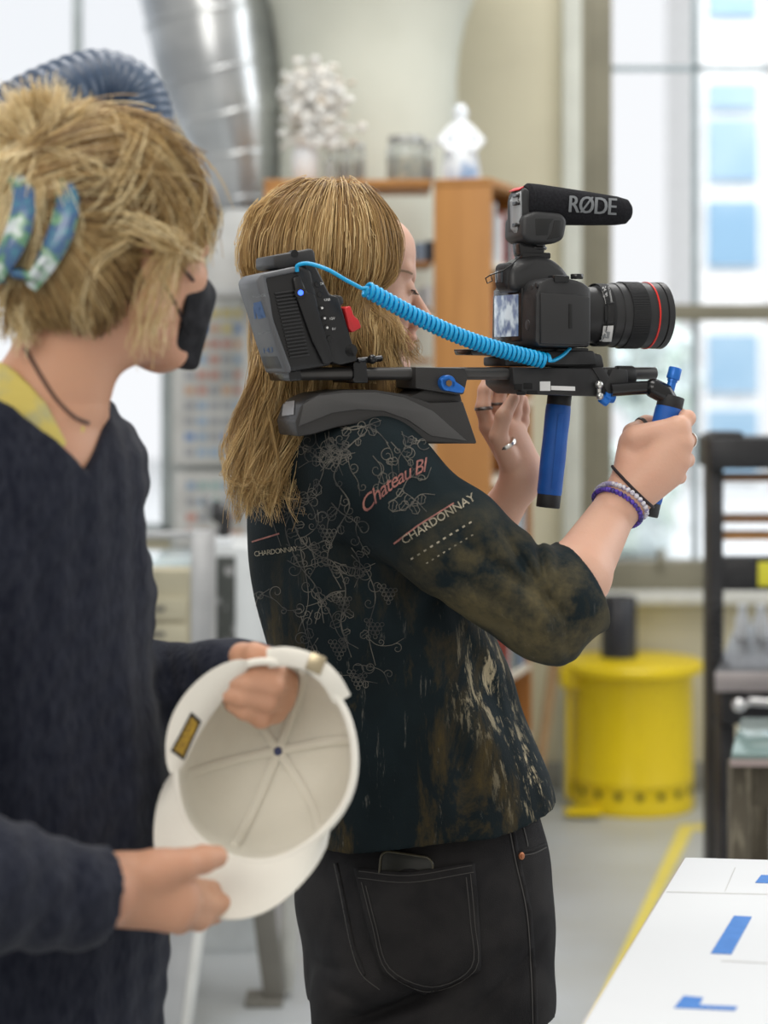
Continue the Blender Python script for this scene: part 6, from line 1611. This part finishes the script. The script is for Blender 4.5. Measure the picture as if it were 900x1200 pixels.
# V neckline, lower in front than behind
fw = (math.cos(WHD), math.sin(WHD)); lt = (-math.sin(WHD), math.cos(WHD))
def vcut(z0, slope, back=.5, lead=.055):
    def fn(x, y, z):
        u_ = (x - tc_.x) * fw[0] + (y - tc_.y) * fw[1]; l_ = (x - tc_.x) * lt[0] + (y - tc_.y) * lt[1]
        return (z0 + slope * np.abs(l_ - .008) + back * np.maximum(0, lead - u_) - z) * .7
    return fn
sw.field((-.60, 1.66, VZ - .01), (-.18, 2.25, 1.50), vcut(VZ, .95), k=.006, op='s')
M_knit = mat('navy_knit', (.012, .014, .024), .95, col2=(.026, .029, .042), scale=160, stretch=(1, 1, .35), lo=.35, hi=.7, bump=.9, bscale=230, spec=.1, sheen=.10)
sw.build('navy_sweater', M_knit, wo_)
# trousers and shoes, below the frame
M_tr = mat('dark_trousers', (.02, .02, .028), .85)
tr_ = SDF((-.62, 1.70, .02), (-.12, 2.24, .98), .005)
tr_.loft([(Z(1310, wY), X(10, wY), wY + .05, .115, .130), (Z(1200, wY), X(10, wY), wY + .05, .115, .130), (.93, X(10, wY), wY + .05, .105, .12)], heading=WHD)
for sx, sy in ((-.06, -.08), (.06, .08)):
    tr_.rc((tc_.x + sx * .8, tc_.y + sy, .78), (tc_.x + sx, tc_.y + sy, .42), .095, .07, .03); tr_.rc((tc_.x + sx, tc_.y + sy, .42), (tc_.x + sx, tc_.y + sy, .07), .07, .055, .03)
trs = tr_.build('trousers', M_tr, wo_)
for sx, sy in ((-.06, -.08), (.06, .08)):
    sg = SDF((tc_.x + sx - .12, tc_.y + sy - .26, 0), (tc_.x + sx + .26, tc_.y + sy + .12, .16), .005)
    a = Vector((tc_.x + sx, tc_.y + sy, .05)); d_ = Vector((math.cos(WHD), math.sin(WHD), 0))
    sg.rc(a, a + d_ * .16 + Vector((0, 0, -.012)), .042, .034, .02); sg.rc(a, a + Vector((0, 0, .05)), .042, .045, .02)
    sg.field((-1, 1, 0), (0.3, 3, .012), lambda x, y, z: z - .004 + 0 * x + 0 * y, op='s')
    sg.build('shoe', M_shoe, wo_)

# ---- black mask
M_mask = mat('mask_black', (.012, .012, .014), .8, col2=(.03, .03, .034), scale=40, bump=.3, bscale=300, spec=.2)
mk = SDF(tuple(np.array(WH(.06, 0, -.05)) - .12), tuple(np.array(WH(.06, 0, -.05)) + .12), .0022)
mk.ell(WH(.048, 0, -.052), (.062, .061, .060), WRm, 0)
mk.rc(WH(.085, 0, -.010), WH(.110, 0, -.035), .010, .011, .02); mk.rc(WH(.110, 0, -.035), WH(.092, 0, -.100), .011, .020, .02)
mk.ell(WH(.055, 0, -.135), (.075, .075, .030), WRm, .006, 's')
mk.ell(WH(.035, 0, .025), (.085, .085, .045), WRm, .006, 's')
mk.ell(WH(-.02, 0, -.05), (.082, .10, .11), WRm, .004, 's')
mk.build('face_mask', M_mask, wo_)
b = MB()
for z0_, z1_ in ((-.030, -.004), (-.082, -.030)):
    b.tube([Vector(WH(.050, -.066, z0_ )), Vector(WH(.025, -.074, (z0_ + z1_) / 2)), Vector(WH(-.006, -.083, z1_))], .0016, n=6)
b.build('mask_ear_loop', M_mask, wo_)
# thin dark necklace / tattooed line down the neck
bm2 = bmesh.new(); strip_px(bm2, [tuple(p) for p in catmull([(30, 408), (48, 440), (66, 468), (86, 488), (104, 496)], 5)], 5.0); on_surface(bm2, wbv, 'cord_necklace', mat('necklace_brown', (.16, .085, .06), .7), wo_, off=.0014, thick=.001, cell=6)

# ---- blond hair, pinned up
M_hair2 = hair_mat('honey_blond_hair', [(0, (.13, .07, .022)), (.3, (.32, .19, .07)), (.65, (.60, .42, .18)), (1, (.90, .75, .45))], .45)
M_hb2 = mat('honey_hair_base', (.34, .20, .075), .6, col2=(.20, .115, .04), scale=50, stretch=(1, 1, .4))
hb = SDF((-.50, 1.72, 1.42), (-.05, 2.2, 1.82), .004)
hb.ell(WH(-.016, 0, .034), (.099, .082, .080), WRm, 0)
hb.ell(WH(-.045, 0, -.015), (.072, .074, .080), WRm, .03)
hb.ell(WH(.10, 0, -.03), (.065, .080, .085), WRm, .02, 's')
hb.ell(WH(.02, -.085, -.045), (.05, .03, .05), WRm, .01, 's')
CLIP = P(50, 235, 1.90)      # where the twist is gathered
hb.rc(WH(-.08, -.01, .03), CLIP, .055, .050, .03); hb.rc(CLIP, P(28, 290, 1.91), .040, .030, .02)
hb.build('hair_mass', M_hb2, wo_)
paths = []; tones = []; K = 34
clipv = np.array(CLIP)
def whull(d, ex=0.0):
    a, b_, c_ = .103 + ex, .086 + ex, .082 + ex
    r = 1 / math.sqrt((d[0] / a) ** 2 + (d[1] / b_) ** 2 + (d[2] / c_) ** 2)
    return np.array(WH(-.016 + d[0] * r, d[1] * r, .036 + d[2] * r))
cd = WRm.T @ (clipv - np.array(WH(-.016, 0, .036))); cd /= np.linalg.norm(cd)
for L in range(560):
    # roots all over the head, hair drawn back to the clip
    u_ = rh.uniform(-math.pi, math.pi); v_ = math.radians(rh.uniform(-42, 88))
    if abs(u_) < math.radians(60) and v_ < math.radians(24): continue
    if abs(u_) < math.radians(78) and v_ < math.radians(-4): continue
    d0 = np.array([math.cos(u_) * math.cos(v_), math.sin(u_) * math.cos(v_), math.sin(v_)])
    om = math.acos(np.clip(d0 @ cd, -1, 1)); 
    if om < .35: continue
    ex = rh.uniform(.0, .009); pts = []
    for t in np.linspace(0, 1, 9):
        d_ = (math.sin((1 - t) * om) * d0 + math.sin(t * om) * cd) / math.sin(om); d_ = d_ / np.linalg.norm(d_)
        p_ = whull(d_, ex + .006 * math.sin(math.pi * t)) + np.array([0, 0, -.006 * math.sin(math.pi * t)])
        pts.append(p_)
    end = clipv + rh.normal(0, .016, 3) - np.array([0, 0, .015]); pts[-1] = pts[-1] * .25 + end * .75
    cen = np.array(catmull(pts, 6)); tt = np.linspace(0, len(cen) - 1, K); cen = np.stack([np.interp(tt, range(len(cen)), cen[:, q_]) for q_ in range(3)], 1)
    t0_ = np.clip(rh.normal(.38, .20), 0, 1)
    for k in range(11):
        o1 = rh.normal(0, .0065, 3); o2 = rh.normal(0, .0045, 3); sN = np.linspace(0, 1, K)
        paths.append(cen + o1 * (1 - sN)[:, None] + o2 * sN[:, None]); tones.append(np.clip(t0_ + rh.normal(0, .20) + .20 * (sN - .4), 0, 1))
def lock(pxs, spread, n_, tone, rad=.003, jit=8, fan=1.0):
    cen0 = [np.array(P(*p)) for p in pxs]; sN = np.linspace(0, 1, K)
    for L in range(n_):
        sh = rh.normal(0, spread, 3)
        for k in range(jit):
            pts = []
            o_ = rh.normal(0, rad * .9, 3)
            for i_, p in enumerate(cen0):
                f_ = i_ / (len(cen0) - 1)
                pts.append(p + sh * (.4 + f_ * fan) + o_ * (1 - .35 * f_) + rh.normal(0, rad * .8, 3) * (.4 + f_))
            cen = np.array(catmull(pts, 8)); end = rh.uniform(.72, 1.0)
            tt = np.linspace(0, (len(cen) - 1) * end, K); cen = np.stack([np.interp(tt, range(len(cen)), cen[:, q_]) for q_ in range(3)], 1)
            cen += (.0022 * np.sin(rh.uniform(3, 9) * sN + rh.uniform(0, 6)))[:, None] * rh.normal(0, 1, 3)[None] * sN[:, None]
            paths.append(cen); tones.append(np.clip(tone + rh.normal(0, .24) + .15 * (sN - .5), 0, 1))
# spiky tuft standing above the clip and falling over it
for k in range(120):
    a0 = math.radians(rh.uniform(-115, 80)); L_ = rh.uniform(60, 112) * (1 if abs(math.degrees(a0)) < 70 else .8)
    ex_, ey_ = 50 + math.sin(a0) * L_ * .9, 190 - math.cos(a0) * L_ * 1.0
    lock([(52, 225, 1.89), ((52 + ex_) / 2 + rh.normal(0, 4), (215 + ey_) / 2 - 10, 1.885 + rh.normal(0, .01)), (ex_, ey_ + rh.uniform(0, 14), 1.885 + rh.normal(0, .02))], .002, 1, rh.uniform(.65, 1.05), .0040, 22)
# hair tips that drop over the clip
for pxs in ([(50, 190, 1.86), (32, 210, 1.845), (18, 260, 1.84), (10, 320, 1.845)], [(52, 190, 1.86), (70, 210, 1.845), (86, 245, 1.845), (92, 270, 1.85)], [(46, 190, 1.86), (20, 205, 1.845), (2, 250, 1.845), (-6, 310, 1.85)], [(50, 190, 1.86), (40, 230, 1.838), (36, 280, 1.838), (30, 330, 1.845)], [(52, 180, 1.87), (84, 190, 1.85), (106, 205, 1.85), (122, 215, 1.86)], [(50, 180, 1.87), (10, 190, 1.85), (-14, 220, 1.86), (-26, 260, 1.87)]):
    lock(pxs, .008, 9, .9, .004, 16)
# bangs towards the temple and strands in front of the ear
lock([(140, 146, 1.90), (186, 168, 1.88), (222, 215, 1.93), (232, 262, 1.95), (228, 296, 1.94)], .005, 34, .45, .005, 14, 1.0)
lock([(122, 148, 1.885), (174, 177, 1.87), (211, 225, 1.905), (221, 276, 1.92), (216, 308, 1.915)], .005, 34, .55, .005, 14, 1.0)
lock([(104, 152, 1.88), (156, 190, 1.865), (194, 238, 1.88), (207, 284, 1.89), (203, 308, 1.895)], .006, 28, .45, .005, 12, 1.0)
lock([(200, 290, 1.87), (186, 320, 1.865), (178, 360, 1.87), (172, 400, 1.88), (174, 424, 1.885)], .004, 4, .75, .005, 8, 1.0)
lock([(215, 270, 1.87), (206, 300, 1.865), (196, 350, 1.87), (188, 385, 1.88), (196, 415, 1.89)], .004, 3, .7, .005, 7, 1.0)
lock([(225, 300, 1.90), (200, 288, 1.865), (160, 268, 1.85), (120, 268, 1.85), (80, 285, 1.86)], .005, 5, .75, .006, 9, .6)
lock([(176, 165, 1.87), (152, 222, 1.85), (122, 258, 1.85), (80, 268, 1.86)], .006, 7, .72, .008, 10, .6)
lock([(140, 150, 1.885), (146, 200, 1.86), (130, 235, 1.85), (92, 250, 1.86)], .006, 6, .65, .008, 10, .6)
lock([(130, 270, 1.85), (105, 300, 1.84), (95, 340, 1.845), (100, 380, 1.86), (108, 400, 1.87)], .003, 3, .75, .0045, 7, .8)
lock([(150, 285, 1.85), (115, 310, 1.84), (104, 345, 1.845), (102, 385, 1.86)], .003, 3, .8, .0025, 9, .8)
def nhull(u, v, ex=0.0):
    d = (math.cos(u) * math.cos(v), math.sin(u) * math.cos(v), math.sin(v)); return np.array(WH(-.045 + d[0] * (.075 + ex), d[1] * (.077 + ex), -.015 + d[2] * (.083 + ex)))
for k in range(1500):      # nape hairs swept up from the neck to the clip
    u = math.radians(rh.uniform(-205, -58)); v = math.radians(rh.uniform(-66, -5)); ex = rh.uniform(0, .008)
    uc = math.radians(-165); pts = [nhull(u, v, ex), nhull(u + (uc - u) * .3, v + .35, ex + .003), nhull(u + (uc - u) * .65, v * .4 + .35, ex + .006), clipv + rh.normal(0, .014, 3) - np.array([0, 0, .02])]
    c = np.array(catmull(pts, 8)); tt = np.linspace(0, len(c) - 1, K); paths.append(np.stack([np.interp(tt, range(len(c)), c[:, q_]) for q_ in range(3)], 1)); tones.append(np.clip(rh.normal(.38, .22) + np.linspace(-.1, .15, K), 0, 1))
for k in range(16):      # loose ends at the nape
    x_ = rh.uniform(-8, 48); lock([(x_ * .4 + 22, 320, 1.86), (x_ * .7 + 8, 360, 1.87), (x_, 395 + rh.uniform(-10, 22), 1.88)], .004, 1, rh.uniform(.4, .85), .004, 14)
for k in range(110):     # flyaways
    u_ = rh.uniform(-2.6, 1.2); v_ = math.radians(rh.uniform(10, 85)); base_ = []
    du, dv, e0 = rh.uniform(-.5, .5), rh.uniform(-.8, -.2), rh.uniform(.006, .02)
    for t in np.linspace(0, 1, 6):
        a_, b_ = u_ + du * t, v_ + dv * t; base_.append(whull(np.array([math.cos(a_) * math.cos(b_), math.sin(a_) * math.cos(b_), math.sin(b_)]), e0 * (.5 + t)))
    c = np.array(catmull(base_, 7)); tt = np.linspace(0, len(c) - 1, K); paths.append(np.stack([np.interp(tt, range(len(c)), c[:, q_]) for q_ in range(3)], 1)); tones.append(np.full(K, .85))
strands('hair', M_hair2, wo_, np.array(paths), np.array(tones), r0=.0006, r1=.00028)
# ---- claw clip
M_clip = mat('marbled_clip', (.05, .10, .24), .2, col2=(.12, .28, .14), scale=34, lo=.46, hi=.54, spec=.7)
n_ = M_clip.node_tree.nodes; r_ = n_['main_ramp'].color_ramp; e_ = r_.elements.new(.62); e_.color = (.55, .60, .62, 1); e_ = r_.elements.new(.36); e_.color = (.06, .20, .27, 1)
hc = thing('hair_claw_clip', 'marbled blue and green hair claw clip holding the blond bun', 'hair clip', P(35, 340, 1.85))
def clipside(dx, name):
    b = MB(); spine = catmull([P(66 + dx, 204, 1.845), P(78 + dx, 230, 1.832), P(73 + dx, 266, 1.824), P(57 + dx, 302, 1.824), P(36 + dx, 336, 1.832)], 6)
    b.tube(spine, [.007 + .006 * math.sin(math.pi * i_ / (len(spine) - 1)) for i_ in range(len(spine))], n=12, flat=.45, up=(0, 1, 0))
    for i_ in range(4, len(spine) - 1, 4):
        q0 = Vector(spine[i_]); b.tube([q0, q0 + Vector((-.012 - dx * .0002, .012, -.006)), q0 + Vector((-.022 - dx * .0004, .030, -.012))], [.005, .0045, .0025], n=8)
    return b.build(name, M_clip, hc)
clipside(0, 'clip_jaw'); clipside(-50, 'clip_jaw')
b = MB(); b.tube([P(68, 206, 1.855), P(48, 200, 1.85), P(26, 206, 1.855)], .008, n=10); b.build('clip_hinge', M_clip, hc)
b = MB(); b.tube([P(54, 302, 1.826), P(38, 324, 1.824), P(18, 320, 1.832)], .009, n=10, flat=.6); b.build('clip_end', M_clip, hc)

# ================================================================ THE CAP
M_cap = mat('cap_cotton', (.84, .81, .73), .85, col2=(.80, .77, .69), scale=10, bump=.35, bscale=600)
M_capin = mat('cap_lining', (.74, .71, .62), .9, col2=(.70, .67, .58), scale=10, bump=.3, bscale=500)
cc0 = P(309, 893, 1.915)            # centre of the opening
# cap frame: x right in the opening, y up the opening, z out of the opening towards the viewer
zc = (CAM - Vector(cc0)).normalized(); zc = (Matrix.Rotation(math.radians(-8), 3, 'Z') @ (Matrix.Rotation(math.radians(6), 3, 'X') @ zc)).normalized()
yc = (Vector((.36, 0, .93)) - zc * zc.dot(Vector((.36, 0, .93)))).normalized(); xc = yc.cross(zc)
CF = Matrix(((xc.x, yc.x, zc.x, cc0.x), (xc.y, yc.y, zc.y, cc0.y), (xc.z, yc.z, zc.z, cc0.z), (0, 0, 0, 1)))
cap = thing('baseball_cap', 'off-white baseball cap held upside open by the woman in navy', 'cap', M=CF)
RA, RB, DP = .088, .098, .110
def dome(b, off, n1=64, n2=16):
    rings = []
    for j_ in range(n2 + 1):
        ph_ = j_ / n2 * math.pi / 2; rr = math.cos(ph_) ** .62 if j_ < n2 else 0; zz = -math.sin(ph_) ** 1.0 * (DP - off)
        ring_ = []
        for k in range(n1):
            t = 2 * math.pi * k / n1
            rx, ry = (RA - off) * rr, (RB - off) * rr
            wob = 1 + .012 * math.sin(3 * t + 1) + .008 * math.cos(6 * t)
            q_ = Vector((rx * math.cos(t) * wob, ry * math.sin(t) * wob, zz))
            # half-round opening at the back (top) of the cap
            ring_.append(q_)
        rings.append(ring_)
    verts = [[b.bm.verts.new(q_) for q_ in r_] for r_ in rings[:-1]]; top_ = b.bm.verts.new((0, 0, -(DP - off)))
    gap = lambda k, j_: (abs(((k + .5) / n1) - .235) < .058 and j_ < 3)
    for j_ in range(n2 - 1):
        for k in range(n1):
            if gap(k, j_): continue
            b.bm.faces.new((verts[j_][k], verts[j_][(k + 1) % n1], verts[j_ + 1][(k + 1) % n1], verts[j_ + 1][k]))
    for k in range(n1): b.bm.faces.new((verts[-1][k], verts[-1][(k + 1) % n1], top_))
b = MB(CF); dome(b, 0); crown = b.build('crown', M_cap, cap, angle=60)
b = MB(CF); dome(b, .0035); lin = b.build('lining', M_capin, cap, angle=60)
# rim binding and sweatband
def rimpt(t, off=0, z=0): 
    wob = 1 + .012 * math.sin(3 * t + 1) + .008 * math.cos(6 * t); return Vector(((RA + off) * math.cos(t) * wob, (RB + off) * math.sin(t) * wob, z))
g0, g1 = 2 * math.pi * (.235 - .056), 2 * math.pi * (.235 + .056)
arc = np.linspace(g1, g0 + 2 * math.pi, 90)
b = MB(CF); b.tube([rimpt(t, -.002) for t in arc], .0038, n=10); b.build('rim_binding', M_cap, cap)
b = MB(CF)
prev = None
for t in arc:
    rr = [b.bm.verts.new(rimpt(t, -.0055, 0)), b.bm.verts.new(rimpt(t, -.0075, -.032)), b.bm.verts.new(rimpt(t, -.0055, -.033))]
    if prev:
        for i_ in range(2): b.bm.faces.new((prev[i_], rr[i_], rr[i_ + 1], prev[i_ + 1]))
    prev = rr
b.build('sweatband', M_capin, cap)
# strap bridging the gap at the back
b = MB(CF); sp = catmull([rimpt(g1 + .12, .001, -.004), rimpt(g1 - .1, .006, .004), rimpt((g0 + g1) / 2, .009, .008), rimpt(g0 + .1, .006, .006), rimpt(g0 - .12, .001, -.002)], 8)
b.tube(sp, .0095, n=12, flat=.28, up=(0, 0, 1)); st_ = b.build('back_strap', M_cap, cap)
b = MB(CF); q_ = Vector(sp[16]); b.box(q_ + Vector((.004, .002, .003)), (.016, .018, .004), bev=.0015); b.build('strap_buckle', mat('buckle_brass', (.5, .42, .28), .3, metal=.8), st_)
# seam tapes inside, meeting at the button
def inner_pt(t, s_): 
    ph_ = s_ * math.pi / 2; rr = max(math.cos(ph_), 0) ** .62; return Vector(((RA - .0055) * rr * math.cos(t), (RB - .0055) * rr * math.sin(t), -math.sin(ph_) * (DP - .0055)))
for k in range(6):
    t = math.pi / 6 + k * math.pi / 3; b = MB(CF); b.tube([inner_pt(t, s_) for s_ in np.linspace(.2, .995, 16)], .0045, n=8, flat=.3, up=(0, 0, 1)); b.build('seam_tape', M_capin, lin)
b = MB(CF); b.sphere((0, 0, -DP + .004), .006, sc=(1, 1, .5), n=14); b.build('crown_button', mat('button_navy', (.05, .06, .16), .5), lin)
# the sweatband folded outwards at the side, with its label
b = MB(CF); prev = None
for t in np.linspace(math.radians(124), math.radians(206), 40):
    q = math.sin(math.pi * (t - math.radians(124)) / math.radians(82.01)) ** .6
    rr = [b.bm.verts.new(rimpt(t, -.004 - .017 * q, -.002)), b.bm.verts.new(rimpt(t, -.001, .006)), b.bm.verts.new(rimpt(t, .001 + .010 * q, .007)), b.bm.verts.new(rimpt(t, .001 + .0105 * q, .003)), b.bm.verts.new(rimpt(t, -.001, .002)), b.bm.verts.new(rimpt(t, -.004 - .017 * q, -.005))]
    if prev:
        for i_ in range(6): b.bm.faces.new((prev[i_], rr[i_], rr[(i_ + 1) % 6], prev[(i_ + 1) % 6]))
    prev = rr
flap = b.build('sweatband_fold', M_cap, cap, angle=70)
flb = bvh_of(flap)
bm2 = bmesh.new(); poly_px(bm2, [(224, 834), (236, 845), (215, 891), (200, 880)]); lab = on_surface(bm2, flb, 'size_label', mat('label_black', (.02, .02, .02), .7), flap, off=.001, cell=5)
bm2 = bmesh.new(); poly_px(bm2, [(224, 839), (232, 847), (214, 886), (204, 878)]); on_surface(bm2, flb, 'label_print', mat('label_gold', (.42, .26, .02), .6, col2=(.25, .15, .02), scale=260, lo=.45, hi=.55), flap, off=.0016, cell=5)
# brim: crescent along the lower arc, curving towards the viewer
b = MB(CF); N = 40; M_ = 10; b0, b1 = math.radians(206), math.radians(336); grid_ = []
for i_ in range(N + 1):
    u_ = i_ / N; t = b0 + (b1 - b0) * u_; w_ = .053 * math.sin(math.pi * u_) ** .6; row = []
    for j_ in range(M_ + 1):
        v_ = j_ / M_; base_ = rimpt(t, -.001, 0); od = Vector((math.cos(t), math.sin(t), 0)); mid_t = (b0 + b1) / 2; md2 = Vector((math.cos(mid_t), math.sin(mid_t), 0))
        dirn = (od * .45 + md2 * .55).normalized(); arch = .022 * (1 - (2 * u_ - 1) ** 2)
        row.append(b.bm.verts.new(base_ + dirn * w_ * v_ + Vector((0, 0, .020 * v_ * w_ / .053 + arch * v_ * .3 - .018 * v_ * abs(2 * u_ - 1) ** 2))))
    grid_.append(row)
for i_ in range(N):
    for j_ in range(M_): b.bm.faces.new((grid_[i_][j_], grid_[i_ + 1][j_], grid_[i_ + 1][j_ + 1], grid_[i_][j_ + 1]))
bmesh.ops.recalc_face_normals(b.bm, faces=b.bm.faces)
bmesh.ops.solidify(b.bm, geom=list(b.bm.faces), thickness=.0035)
b.build('brim', M_cap, cap, angle=50)
